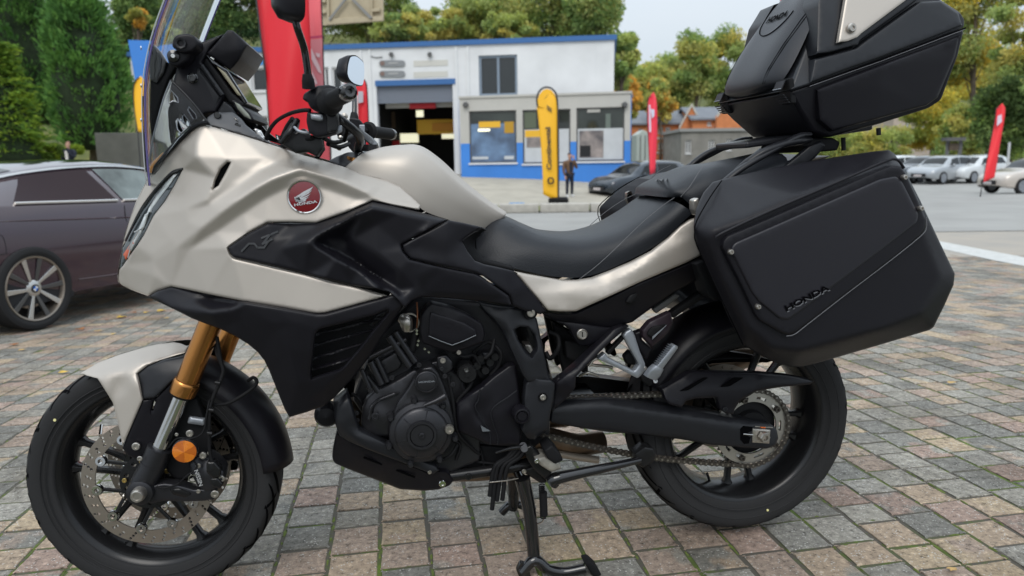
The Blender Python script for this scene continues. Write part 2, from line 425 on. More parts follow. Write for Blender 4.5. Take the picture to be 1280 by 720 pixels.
def earth_material():
    m = mat('joint_moss', (.1, .09, .07), .95, bump=.6, bump_scale=90, coords='Object'); t = m.node_tree; b = t.nodes['Principled BSDF']
    tc = t.nodes.new('ShaderNodeTexCoord'); n = t.nodes.new('ShaderNodeTexNoise'); n.inputs['Scale'].default_value = 3.2; n.inputs['Detail'].default_value = 8; n.inputs['Roughness'].default_value = .75
    c = t.nodes.new('ShaderNodeValToRGB'); e = c.color_ramp.elements
    e[0].position = .50; e[0].color = (.08, .072, .058, 1); e[1].position = .68; e[1].color = (.12, .2, .015, 1)
    x = c.color_ramp.elements.new(.58); x.color = (.07, .10, .02, 1)
    t.links.new(tc.outputs['Object'], n.inputs['Vector']); t.links.new(n.outputs['Fac'], c.inputs[0]); t.links.new(c.outputs[0], b.inputs['Base Color'])
    return m
M_EARTH = earth_material()
def paver_material(mode):
    m = bpy.data.materials.new('paver_stone'); m.use_nodes = True; t = m.node_tree; b = t.nodes['Principled BSDF']; N = t.nodes.new; K = t.links.new
    b.inputs['Roughness'].default_value = .82; b.inputs['Specular IOR Level'].default_value = .35
    if mode == 'object': a = N('ShaderNodeObjectInfo'); src = a.outputs['Color']
    else: a = N('ShaderNodeVertexColor'); a.layer_name = 'tone'; src = a.outputs['Color']
    sp = N('ShaderNodeSeparateColor'); K(src, sp.inputs[0])
    geo = N('ShaderNodeNewGeometry')
    def ramp(stops, interp='LINEAR'):
        c = N('ShaderNodeValToRGB'); c.color_ramp.interpolation = interp
        while len(c.color_ramp.elements) < len(stops): c.color_ramp.elements.new(.58)
        for e, (p, col) in zip(c.color_ramp.elements, stops): e.position = p; e.color = (*col, 1)
        return c
    pal = [(0, (.20, .192, .17)), (.24, (.27, .252, .215)), (.42, (.31, .24, .19)), (.56, (.33, .255, .185)), (.70, (.29, .212, .172)), (.79, (.345, .27, .185)), (.86, (.245, .23, .20))]
    r1, r2 = ramp(pal, 'CONSTANT'), ramp(pal, 'CONSTANT'); K(sp.outputs[0], r1.inputs[0]); K(sp.outputs[1], r2.inputs[0])
    n1 = N('ShaderNodeTexNoise'); n1.inputs['Scale'].default_value = 7; n1.inputs['Detail'].default_value = 4; K(geo.outputs['Position'], n1.inputs['Vector'])
    add = N('ShaderNodeMath'); add.operation = 'ADD'; K(n1.outputs['Fac'], add.inputs[0]); K(sp.outputs[2], add.inputs[1])
    mr = N('ShaderNodeMapRange'); mr.inputs[1].default_value = .96; mr.inputs[2].default_value = 1.05; K(add.outputs[0], mr.inputs[0])
    mixc = N('ShaderNodeMixRGB'); K(mr.outputs[0], mixc.inputs[0]); K(r1.outputs[0], mixc.inputs[1]); K(r2.outputs[0], mixc.inputs[2])
    n2 = N('ShaderNodeTexNoise'); n2.inputs['Scale'].default_value = 48; n2.inputs['Detail'].default_value = 10; n2.inputs['Roughness'].default_value = .82; K(geo.outputs['Position'], n2.inputs['Vector'])
    g = ramp([(.38, (.26, .25, .24)), (.46, (.92, .92, .92)), (.54, (1.08, 1.08, 1.08)), (.62, (1.75, 1.75, 1.72))]); K(n2.outputs['Fac'], g.inputs[0])
    mul = N('ShaderNodeMixRGB'); mul.blend_type = 'MULTIPLY'; mul.inputs[0].default_value = 1; K(mixc.outputs[0], mul.inputs[1]); K(g.outputs[0], mul.inputs[2])
    vo = N('ShaderNodeTexVoronoi'); vo.inputs['Scale'].default_value = 105; K(geo.outputs['Position'], vo.inputs['Vector'])
    sk = ramp([(.0, (1, 1, 1)), (.20, (1, 1, 1)), (.26, (0, 0, 0))]); K(vo.outputs['Distance'], sk.inputs[0])
    w2 = N('ShaderNodeTexNoise'); w2.inputs['Scale'].default_value = 25; K(geo.outputs['Position'], w2.inputs['Vector'])
    mm = N('ShaderNodeMath'); mm.operation = 'MULTIPLY'; K(sk.outputs[0], mm.inputs[0]); mr2 = N('ShaderNodeMapRange'); mr2.inputs[1].default_value = .42; mr2.inputs[2].default_value = .54; K(w2.outputs['Fac'], mr2.inputs[0]); K(mr2.outputs[0], mm.inputs[1])
    light = N('ShaderNodeMixRGB'); K(mm.outputs[0], light.inputs[0]); K(mul.outputs[0], light.inputs[1]); light.inputs[2].default_value = (.5, .49, .46, 1)
    # stains with a shape of their own
    n3 = N('ShaderNodeTexNoise'); n3.inputs['Scale'].default_value = 1.7; n3.inputs['Detail'].default_value = 7; n3.inputs['Roughness'].default_value = .65; K(geo.outputs['Position'], n3.inputs['Vector'])
    st = ramp([(.34, (.62, .60, .57)), (.52, (1, 1, 1))]); K(n3.outputs['Fac'], st.inputs[0])
    m3 = N('ShaderNodeMixRGB'); m3.blend_type = 'MULTIPLY'; m3.inputs[0].default_value = 1; K(light.outputs[0], m3.inputs[1]); K(st.outputs[0], m3.inputs[2])
    mb_ = N('ShaderNodeMapRange'); mb_.inputs[3].default_value = .86; mb_.inputs[4].default_value = 1.16; K(sp.outputs[1], mb_.inputs[0]); m4 = N('ShaderNodeMixRGB'); m4.blend_type = 'MULTIPLY'; m4.inputs[0].default_value = 1; K(m3.outputs[0], m4.inputs[1]); K(mb_.outputs[0], m4.inputs[2]); K(m4.outputs[0], b.inputs['Base Color'])
    bp = N('ShaderNodeBump'); bp.inputs['Strength'].default_value = 1.0; bp.inputs['Distance'].default_value = .006; K(n2.outputs['Fac'], bp.inputs['Height']); K(bp.outputs[0], b.inputs['Normal'])
    return m
M_PAV_O, M_PAV_A = paver_material('object'), paver_material('attr')
M_ASPH = mat('asphalt', (.29, .285, .27), .9, noise_amt=.1, noise_scale=.8, bump=.3, bump_scale=60, rvar=.05)
M_PLAZA = mat('far_paving', (.36, .32, .27), .9, col2=(.30, .28, .25), noise_scale=2.0)
M_CONC = mat('kerb_concrete', (.42, .40, .36), .9, noise_amt=.15, noise_scale=6, bump=.2, bump_scale=40)
M_GRASS = mat('grass', (.12, .16, .035), .95, col2=(.2, .19, .07), noise_scale=3)
M_WPAINT = mat('road_paint', (.5, .5, .48), .7, noise_amt=.12, noise_scale=14)
M_FORE = mat('forecourt_paving', (.38, .35, .29), .95, noise_amt=.12, noise_scale=1.3)

# ground: one sheet to the horizon, the paved yard and the road as sheets above it
ground_sheet('ground', [-6, -2, .3, 1.2, 2.0, 3.0, 4.2, 5.8, 9, 11, 16, 20, 24, 28, 34.2, 40, 60, 90, 140, 300, 900], [-2600, -1200, -500, -200, 100, 300, 450, 585, 690, 783, 900, 1100, 1280, 1700, 2400], M_EARTH, -.03)
ground_sheet('road', [13, 16, 20], [-400, 0, 300, 585, 783, 900, 1100, 1400, 1900], M_ASPH, .012)
ground_sheet('road', [20, 24, 28, 34.2, 40, 60], [770, 783, 900, 1100, 1280, 1700], M_ASPH, .008)
ground_sheet('paving_bed', [9.5, 11, 13.1], frange(-500, 1900, 9), M_PLAZA, .002)
def GT(u, v, dz=0):                      # terrain point seen at a pixel
    p = G(u, v, 0)
    for _ in range(10): p = G(u, v, zg(p.x, p.y)+dz)
    return p
_a, _b, _c, _d = GT(1180, 303), GT(1180, 312), GT(1280, 322), GT(1280, 333)
vs = []
for t in frange(-1.6, 1.5, 16):
    for q0, q1 in ((_a, _c), (_b, _d)):
        q = q0.lerp(q1, t); vs.append(V((q.x, q.y, zg(q.x, q.y)+.006)))
tag(obj('road_marking', vs, [(2*i, 2*i+1, 2*i+3, 2*i+2) for i in range(15)], M_WPAINT), kind='structure')
ground_sheet('grass_verge', [20.5, 22, 23.6], frange(-200, 782, 9), M_GRASS, .05)
ground_sheet('forecourt', [23.6, 26, 28, 31, 34.2, 38], frange(-200, 783, 9), M_FORE, .03)
ground_sheet('grass_bank', [26, 29, 33, 38, 45], frange(-500, 170, 6), M_GRASS, .1)

# --- pavers: staggered blocks in columns that run away from the camera
def paver_mesh(sx, sy, seed, m):
    rnd = random.Random(seed); b = .007; h = .0
    def ring(ins, z, j):
        pts = []
        for cx, cy in ((-1, -1), (1, -1), (1, 1), (-1, 1)):
            x, y = cx*(sx/2-ins), cy*(sy/2-ins); c = .005
            pts += [(x-cx*(c if cx*cy > 0 else 0), y-cy*(0 if cx*cy > 0 else c), z), (x-cx*(0 if cx*cy > 0 else c), y-cy*(c if cx*cy > 0 else 0), z)]
        return [V((p[0]+rnd.uniform(-j, j), p[1]+rnd.uniform(-j, j), p[2]+rnd.uniform(-j, j)*.5)) for p in pts]
    r0, r1, r2 = ring(.000, -.03, .001), ring(.0003, -.0018, .0010), ring(.0026, .0, .0009)
    vs = r0+r1+r2; fs = [(i, (i+1) % 8, 8+(i+1) % 8, 8+i) for i in range(8)]+[(8+i, 8+(i+1) % 8, 16+(i+1) % 8, 16+i) for i in range(8)]+[tuple(range(16, 24))]
    return vs, fs
pav = []
rp = random.Random(11)
PW = .1372
for k in range(-70, 95):
    x = .395+PW*k+PW/2; y = -1.6+rp.uniform(0, .13)
    while y < 11.5:
        Ln = rp.choice((.112, .126, .137, .137, .15)); d, u = du_of(x, y+Ln/2)
        if d > .6 and -500 < u < 1900 and d < 10.6:
            z = zg(x, y+Ln/2); d = (V((x, y+Ln/2, z))-CAM).dot(FW); u, v = px((x, y+Ln/2, z))
            if v < 860 and -150 < u < 1440: pav.append((d, x, y+Ln/2, Ln, u, v, z))
        y += Ln
pav.sort(); vis = [p for p in pav if -45 < p[4] < 1325 and p[5] < 762]
near = set(id(p) for p in vis[:300])
bed = ground_sheet('paving', [.3, 1.2, 2.0, 2.5, 3.0, 3.5, 4.2, 5, 5.8, 7, 8, 9, 9.6], [-900, -500, -200, 100, 300, 450, 585, 690, 783, 900, 1100, 1280, 1500, 1900], M_EARTH, -.0022)
PM = {}
for Ln in (.112, .126, .137, .15):
    PM[Ln] = [mesh_data('paver', *paver_mesh(PW-.0030, Ln-.0030, 100*s+int(Ln*1000), None), M_PAV_O) for s in range(4)]
bv, bf, bc = [], [], []
for p in pav:
    d, x, y, Ln, u, v, z = p; tone = (rp.random(), rp.random(), rp.random()*.6+.22); e = .02
    gx, gy = (zg(x+e, y)-zg(x-e, y))/(2*e), (zg(x, y+e)-zg(x, y-e))/(2*e)
    dz = rp.uniform(-.0012, .0018); tx, ty, rz = rp.gauss(0, .007), rp.gauss(0, .007), rp.gauss(0, .006)
    if id(p) in near:
        o = bpy.data.objects.new('paver', rp.choice(PM[Ln])); COL.objects.link(o); o.parent = bed
        o.location = (x, y, z+dz); o.rotation_euler = (math.atan(gy)+tx, -math.atan(gx)+ty, rz); o.color = (*tone, 1)
    else:
        vs, fs = paver_mesh(PW-.0030, Ln-.0030, rp.randrange(999), None) if d < 4.5 else (None, None)
        if vs is None:
            a, b_ = (PW-.003)/2, (Ln-.003)/2; i2 = .003
            vs = [V((q*a, r*b_, -.012)) for q, r in ((-1,-1),(1,-1),(1,1),(-1,1))]+[V((q*(a-i2), r*(b_-i2), 0)) for q, r in ((-1,-1),(1,-1),(1,1),(-1,1))]
            fs = [(0,1,5,4),(1,2,6,5),(2,3,7,6),(3,0,4,7),(4,5,6,7)]
        n = len(bv); c, s = math.cos(rz), math.sin(rz)
        bv += [(x+q.x*c-q.y*s, y+q.x*s+q.y*c, z+dz+q.z+q.x*(gx+ty*-1)+q.y*(gy+tx)) for q in vs]
        bf += [tuple(i+n for i in f) for f in fs]; bc += [tone]*sum(len(f) for f in fs)
far = obj('paver_field', bv, bf, M_PAV_A, bed); far['kind'] = 'stuff'
ca = far.data.color_attributes.new('tone', 'FLOAT_COLOR', 'CORNER'); ca.data.foreach_set('color', np.c_[np.array(bc), np.ones(len(bc))].ravel().astype('f'))
# moss tufts in the joints near the camera
M_MOSS = mat('moss', (.13, .17, .03), .95, col2=(.06, .085, .02), noise_scale=60, bump=.5, bump_scale=400)
mb = MB(); rm = random.Random(5)
for p in pav:
    d, x, y, Ln, u, v, z = p
    if d > 4.5: continue
    for side in range(4):
        n = noise.noise(V((x*1.3, y*1.3, 3+side)))*.5+.5
        if side < 3: q = (x-PW/2, y-Ln/2+side*Ln/3)
        else: q = (x+rm.uniform(-.04, .04), y-Ln/2)
        if n < (.45 if side < 3 else .56): continue
        r = rm.uniform(.003, .0075); lx = rm.uniform(.5, .9) if side < 3 else rm.uniform(1.5, 3); ly = rm.uniform(2, 4.2) if side < 3 else .7
        c = V((q[0]+rm.uniform(-.002, .002), q[1]+rm.uniform(-.02, .02), z-.0015)); k = 7; ring = []
        for i in range(k):
            a = 2*math.pi*i/k; rr = r*rm.uniform(.65, 1.15); ring.append(c+V((math.cos(a)*rr*lx, math.sin(a)*rr*ly, 0)))
        mb.add(ring+[c+V((0, 0, rm.uniform(.0025, .005)))], [(i, (i+1) % k, k) for i in range(k)])
ms = mb.build('moss', M_MOSS, None, smooth=True); tag(ms, 'green moss tufts growing in the joints of the block paving', 'moss', kind='stuff')

# --- kerb stones at the far side of the road: each block a part
M_KERB = M_CONC
kb = MB()
ux = [470, 520, 572, 622, 674, 738, 800, 850]
krt = None
for i in range(len(ux)-1):
    a, b = GD(ux[i]+1, 20.2), GD(ux[i+1]-1, 20.2); t = (b-a); t.z = 0; n = V((-t.y, t.x, 0)).normalized()*.35
    mb = MB(); mb.prism([a, b, b+n, a+n], V((0, 0, .26)))
    if krt is None: krt = empty('kerb', GD(640, 20.2), label='row of pale concrete kerb stones at the far edge of the road', cat='kerb')
    o = mb.build('kerb_stone', M_KERB, krt, bevel=.03)

# ------------------------------------------------------------------ wall planes
class WP:                                # a vertical plane through two points given as (column, distance)
    def __init__(s, u0, d0, u1, d1):
        a, b = D(u0, 206, d0), D(u1, 206, d1); s.o = V((a.x, a.y, 0)); s.t = V((b.x-a.x, b.y-a.y, 0)); s.len = s.t.length; s.t.normalize(); s.n = V((s.t.y, -s.t.x, 0))
        if (V((CAM.x, CAM.y, 0))-s.o).dot(s.n) < 0: s.n = -s.n
    def sz(s, u, v, off=0):
        r = ray(u, v); o = s.o+s.n*off; k = (V((o.x-CAM.x, o.y-CAM.y, 0))).dot(s.n)/V((r.x, r.y, 0)).dot(s.n); p = CAM+r*k
        return (p-s.o).dot(s.t), p.z
    def at(s, u, v, off=0):
        a, z = s.sz(u, v, off); return s.pt(a, z, off)
    def pt(s, a, z, off=0): return s.o+s.t*a+s.n*off+V((0, 0, z))
    def rect(s, mb, a0, z0, a1, z1, o0, o1):         # box on the plane between offsets o0 and o1
        mb.prism([s.pt(a0, z0, o0), s.pt(a1, z0, o0), s.pt(a1, z1, o0), s.pt(a0, z1, o0)], s.n*(o1-o0)); return mb
    def pxrect(s, mb, u0, v0, u1, v1, o0, o1):       # box whose outline is a pixel rectangle
        a0, z1 = s.sz(u0, v0); a1, z0 = s.sz(u1, v1); return s.rect(mb, a0, z0, a1, z1, o0, o1)
    def wall(s, mb, a0, z0, a1, z1, holes, o0, o1):  # wall with rectangular openings
        xs = sorted(set([a0, a1]+[h[0] for h in holes]+[h[2] for h in holes])); zs = sorted(set([z0, z1]+[h[1] for h in holes]+[h[3] for h in holes]))
        for i in range(len(xs)-1):
            col = []
            for j in range(len(zs)-1):
                cx, cz = (xs[i]+xs[i+1])/2, (zs[j]+zs[j+1])/2
                inside = any(h[0] < cx < h[2] and h[1] < cz < h[3] for h in holes)
                if inside: col.append(None)
                elif col and col[-1]: col[-1][1] = zs[j+1]; 
                else: col.append([zs[j], zs[j+1]])
            for c in col:
                if c: s.rect(mb, xs[i], c[0], xs[i+1], c[1], o0, o1)
        return mb
M_WHITE = mat('white_render', (.66, .67, .68), .85, noise_amt=.07, noise_scale=.9, bump=.25, bump_scale=12)
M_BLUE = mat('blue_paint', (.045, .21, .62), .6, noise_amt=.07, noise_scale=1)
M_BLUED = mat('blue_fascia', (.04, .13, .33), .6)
M_BEIGEW = mat('beige_render', (.46, .45, .42), .85, noise_amt=.05, noise_scale=1)
M_GLASS = mat('window_glass', (.02, .025, .028), .06, spec=.8)
M_FRAME = mat('grey_frame', (.20, .25, .31), .6)
M_WFRAME = mat('white_frame', (.6, .6, .6), .6)
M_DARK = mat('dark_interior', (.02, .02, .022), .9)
M_SHUT = mat('roller_shutter', (.16, .18, .22), .6)
M_GREY = mat('grey_fitting', (.1, .1, .1), .7)
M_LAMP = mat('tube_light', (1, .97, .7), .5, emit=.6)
M_YEL = mat('yellow_board', (.75, .42, .03), .6)
M_RED = mat('red_paint', (.55, .02, .03), .5)
W = WP(160, 39.3, 768, 36)
bd = empty('workshop_building', W.pt(0, .2), label='long white workshop with blue roof edge and open garage door', cat='building')
a0, zt = W.sz(160, 50); a1, _ = W.sz(768, 50); zb = -.6; ZTOP = W.sz(768, 50)[1]
def hz(u0, v0, u1, v1):
    p, q = W.sz(u0, v0), W.sz(u1, v1); return (p[0], q[1], q[0], p[1])
GAR = hz(470, 104, 569, 236); WIN = hz(598, 69.5, 647, 119); WL = [hz(313, 85, 334, 114), hz(404, 84, 412, 112), hz(414, 84, 428, 112), hz(318, 145, 336, 168), hz(232, 88, 262, 118), hz(275, 86, 298, 114), hz(362, 86, 380, 113)]
holes = [GAR, WIN]+WL
mb = MB(); W.wall(mb, a0, zb, a1, ZTOP, holes, -.3, 0); mb.build('wall', M_WHITE, bd)
mb = MB(); mb.prism([W.pt(a1-.3, zb, -.3), W.pt(a1, zb, -.3), W.pt(a1, zb, -14), W.pt(a1-.3, zb, -14)], V((0, 0, ZTOP-zb))); mb.build('side_wall', M_WHITE, bd)
mb = MB(); mb.prism([W.pt(a0, zb, -.3), W.pt(a0+.3, zb, -.3), W.pt(a0+.3, zb, -14), W.pt(a0, zb, -14)], V((0, 0, ZTOP-zb))); mb.build('side_wall', M_BLUE, bd)
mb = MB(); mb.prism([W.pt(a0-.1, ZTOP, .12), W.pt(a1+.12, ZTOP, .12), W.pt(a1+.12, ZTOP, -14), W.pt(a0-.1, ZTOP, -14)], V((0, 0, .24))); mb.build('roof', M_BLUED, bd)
for s_ in (451, 462, 569.5, 584, 745):
    a, z = W.sz(s_, 100); mb = MB(); W.rect(mb, a, zb, a+.12 if s_ < 700 else a+.03, ZTOP-.05, .0, .06 if s_ < 700 else .012); mb.build('pilaster', M_WHITE, bd, bevel=.01)
def window(par, h, W=W, nx=2, nz=1, fm=M_FRAME, gm=None, depth=-.12, fw=.09):
    mb = MB(); W.wall(mb, h[0], h[1], h[2], h[3], [(h[0]+fw+(h[2]-h[0]-fw)*i/nx, h[1]+fw+(h[3]-h[1]-fw)*j/nz, h[0]+(h[2]-h[0]-fw)*(i+1)/nx, h[1]+(h[3]-h[1]-fw)*(j+1)/nz) for i in range(nx) for j in range(nz)], depth-.06, depth+.02)
    f = mb.build('window', fm, par)
    for i in range(nx):
        for j in range(nz):
            mb = MB(); W.rect(mb, h[0]+fw/2+(h[2]-h[0]-fw)*i/nx, h[1]+fw/2+(h[3]-h[1]-fw)*j/nz, h[0]+fw/2+(h[2]-h[0]-fw)*(i+1)/nx, h[1]+fw/2+(h[3]-h[1]-fw)*(j+1)/nz, depth-.05, depth-.03)
            mb.build('pane', gm or M_GLASS, f)
    mb = MB(); W.rect(mb, h[0]-.05, h[1]-.08, h[2]+.05, h[1]-.003, -.1, .08); mb.build('sill', M_WHITE, f)
    return f
window(bd, WIN, fw=.12)
for h in WL: window(bd, h, nx=1, fm=M_WFRAME)
# garage: recessed bay with shutter, beam and things inside
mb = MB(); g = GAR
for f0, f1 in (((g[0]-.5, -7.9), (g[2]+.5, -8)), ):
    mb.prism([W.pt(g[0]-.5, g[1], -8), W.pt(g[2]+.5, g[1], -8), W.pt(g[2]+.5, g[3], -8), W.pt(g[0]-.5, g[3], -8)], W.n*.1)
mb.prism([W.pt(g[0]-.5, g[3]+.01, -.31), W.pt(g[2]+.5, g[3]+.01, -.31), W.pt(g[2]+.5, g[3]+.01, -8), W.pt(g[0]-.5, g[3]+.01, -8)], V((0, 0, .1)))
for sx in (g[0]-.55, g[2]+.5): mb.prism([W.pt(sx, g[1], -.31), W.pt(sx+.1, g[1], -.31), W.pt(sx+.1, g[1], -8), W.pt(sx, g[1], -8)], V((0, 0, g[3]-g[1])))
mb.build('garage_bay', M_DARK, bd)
q = hz(470, 104, 569, 127); mb = MB(); n = 9
for i in range(n): W.rect(mb, q[0], q[1]+(q[3]-q[1])*i/n+.008, q[2], q[1]+(q[3]-q[1])*(i+1)/n, -.22, -.17)
mb.build('roller_door', M_SHUT, bd)
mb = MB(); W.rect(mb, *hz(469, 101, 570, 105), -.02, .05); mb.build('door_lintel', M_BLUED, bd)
mb = MB(); W.rect(mb, *hz(476, 128, 567, 132), -.9, -.8); mb.build('beam', M_BEIGEW, bd)
mb = MB(); W.rect(mb, *hz(508, 128, 541, 134), -.75, -.6); mb.build('red_bar', M_RED, bd)
for r_, mt, nm, o_ in ((( 521, 150, 571, 167), M_YEL, 'yellow_board', -3), ((540, 154, 568, 163), mat('orange_print', (.6, .25, .02), .6), 'orange_print', -2.85), ((480, 140, 494, 160), mat('brown_shelf', (.12, .08, .05), .8), 'shelf', -4), ((500, 167, 523, 178), M_LAMP, 'tube_light', -5), ((552, 167, 572, 173), M_LAMP, 'tube_light', -5), ((474, 176, 500, 184), M_RED, 'tool_cabinet', -4), ((575, 160, 580, 180), M_GREY, 'bracket', -2), ((520, 138, 529, 146), M_LAMP, 'lamp', -2)):
    mb = MB(); a, z1 = W.sz(r_[0], r_[1], o_); b, z0 = W.sz(r_[2], r_[3], o_); W.rect(mb, a, z0, min(b, g[2]+.4), z1, o_-.1, o_); mb.build(nm, mt, bd)
for v_ in (79.5, 92.5):
    mb = MB(); p, q2 = W.sz(478, v_), W.sz(503, v_); rr = .15
    pts = [W.pt(p[0]+math.cos(a)*rr, p[1]+math.sin(a)*rr, .02) for a in frange(math.pi*.5, math.pi*1.5, 9)]+[W.pt(q2[0]+math.cos(a)*rr, q2[1]+math.sin(a)*rr, .02) for a in frange(-math.pi*.5, math.pi*.5, 9)]
    mb.prism(pts, W.n*.06); o = mb.build('wall_sign', mat('grey_sign', (.22, .23, .24), .7), bd)
    mb = MB(); c = [W.pt(p[0]+.03+math.cos(a)*.11, p[1]+math.sin(a)*.11, .085) for a in frange(0, math.pi*2*15/16, 16)]; mb.prism(c, W.n*.02); mb.build('sign_disc', mat('brown_disc', (.2, .13, .11), .7), o)
    mb = MB(); W.rect(mb, p[0]+.35, p[1]-.03, p[0]+.85, p[1]+.03, .085, .09); mb.build('sign_lettering', mat('pale_print', (.4, .4, .4), .7), o)
for v_ in (76, 90): mb = MB(); W.rect(mb, *hz(517, v_, 560, v_+6), .0, .02); mb.build('faded_sign', mat('faded_sign_board', (.55, .54, .5), .8), bd)
for u_ in (489, 537):
    c = W.at(u_, 68, .12); lathe('wall_lamp', [(.0, -.1), (.09, -.1), (.12, 0), (.1, .1), (0, .12)], T(c), M_GREY, bd, n=12)
tube('cable', [W.at(400, 54, .04), W.at(430, 55, .04), W.at(446, 56, .04), W.at(463, 54, .04), W.at(480, 56, .04)], .02, M_GREY, bd, n=5, sub=4)
tube('cable', [W.at(463, 70, .04), W.at(470, 72, .04), W.at(478, 71, .04)], .02, M_GREY, bd, n=5, sub=3)
mb = MB(); W.rect(mb, *hz(304, 75, 329, 81), .02, .06); mb.build('blue_sign', mat('blue_sign_paint', (.06, .3, .7), .5), bd)

# showroom annex in front
A = WP(573, 34.9, 788, 33.4)
an = empty('showroom_annex', A.pt(0, .3), label='low showroom annex painted blue below and beige above, with three poster windows', cat='building')
def ha(u0, v0, u1, v1, W=A):
    p, q = W.sz(u0, v0), W.sz(u1, v1); return (p[0], q[1], q[0], p[1])
AW = [ha(586, 139, 646, 203), ha(653, 137.5, 713, 204), ha(720.5, 135, 780, 201)]
zt = A.sz(680, 120)[1]; zm = A.sz(690, 177.5)[1]; e0 = A.sz(575, 150)[0]; e1 = A.sz(788, 150)[0]
mb = MB(); A.wall(mb, e0, zm, e1, zt, [(h[0], zm, h[2], h[3]) for h in AW], -.25, 0); mb.build('upper_wall', M_BEIGEW, an)
mb = MB(); A.wall(mb, e0, -.8, e1, zm, [(h[0], h[1], h[2], zm) for h in AW], -.25, 0); mb.build('lower_wall', M_BLUE, an)
mb = MB(); mb.prism([A.pt(e0-.05, zt, .06), A.pt(e1+.05, zt, .06), A.pt(e1+.05, zt, -2.2), A.pt(e0-.05, zt, -1.6)], V((0, 0, .1))); mb.build('roof', M_BEIGEW, an)
for e in (e0, e1-.2): mb = MB(); mb.prism([A.pt(e, -.8, -.25), A.pt(e+.2, -.8, -.25), A.pt(e+.2, -.8, -1.9), A.pt(e, -.8, -1.9)], V((0, 0, zt+.8))); mb.build('side_wall', M_BLUE, an)
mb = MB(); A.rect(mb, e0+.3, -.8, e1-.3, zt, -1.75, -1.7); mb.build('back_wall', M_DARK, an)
M_PWH = mat('poster_white', (.5, .52, .54), .7, noise_amt=.05, noise_scale=3)
M_PBL = mat('poster_picture', (.04, .05, .08), .4, col2=(.16, .26, .42), noise_scale=1.1)
M_PBR = mat('poster_picture_brown', (.35, .30, .28), .5, col2=(.05, .05, .06), noise_scale=1.6)
M_SHG = mat('shop_glass', (.016, .02, .02), .05, spec=.8, col2=(.04, .05, .045), noise_scale=.8)
for i, h in enumerate(AW):
    f = window(an, h, A, 1, 1, fm=M_GREY, gm=M_SHG, depth=-.1, fw=.06)
    def pr(u0, v0, u1, v1, m_, off=-.1, nm='poster'):
        mb = MB(); A.rect(mb, *ha(u0, v0, u1, v1), off, off+.012); return mb.build(nm, m_, f)
    if i == 0:
        pr(588, 155, 644, 202, M_PBL); pr(598, 152, 625, 159, M_YEL, -.085, 'poster_stripe'); pr(597, 161, 612, 164, M_LAMP, -.085, 'reflection_light')  # glowing strip is a painted reflection in the pane, no lamp here
        pr(630, 152, 642, 166, mat('poster_orange', (.45, .25, .02), .5), -.085, 'poster_emblem'); pr(590, 196, 610, 199, M_PWH, -.083, 'poster_print'); pr(630, 195, 642, 199, M_PWH, -.083, 'poster_print')
    elif i == 1:
        pr(655, 162, 711, 202, M_PWH); pr(656, 163, 676, 171, M_YEL, -.085, 'poster_stripe'); pr(658, 172, 676, 184, M_PBR, -.083, 'poster_print')
        pr(655, 140, 670, 160, mat('shop_reflection', (.10, .12, .08), .3), -.1, 'curtain_and_reflection')  # upper patch is a reflection painted on the shop glass
    else:
        pr(722, 161, 779, 199, M_PWH); pr(724, 163.5, 754, 197, M_PBR, -.085, 'poster_print'); pr(725, 182, 738, 196, M_DARK, -.08, 'poster_print')
        pr(734, 136.5, 750, 140, M_BEIGEW, -.1, 'blind'); pr(757, 142, 763, 160, mat('pale_curtain', (.13, .16, .14), .6), -.1, 'curtain_and_reflection')
for u_ in (582, 781): lathe('wall_lamp', [(.0, -.1), (.1, -.1), (.14, 0), (.12, .1), (0, .12)], T(A.at(u_, 131, .12)), M_GREY, an, n=12)

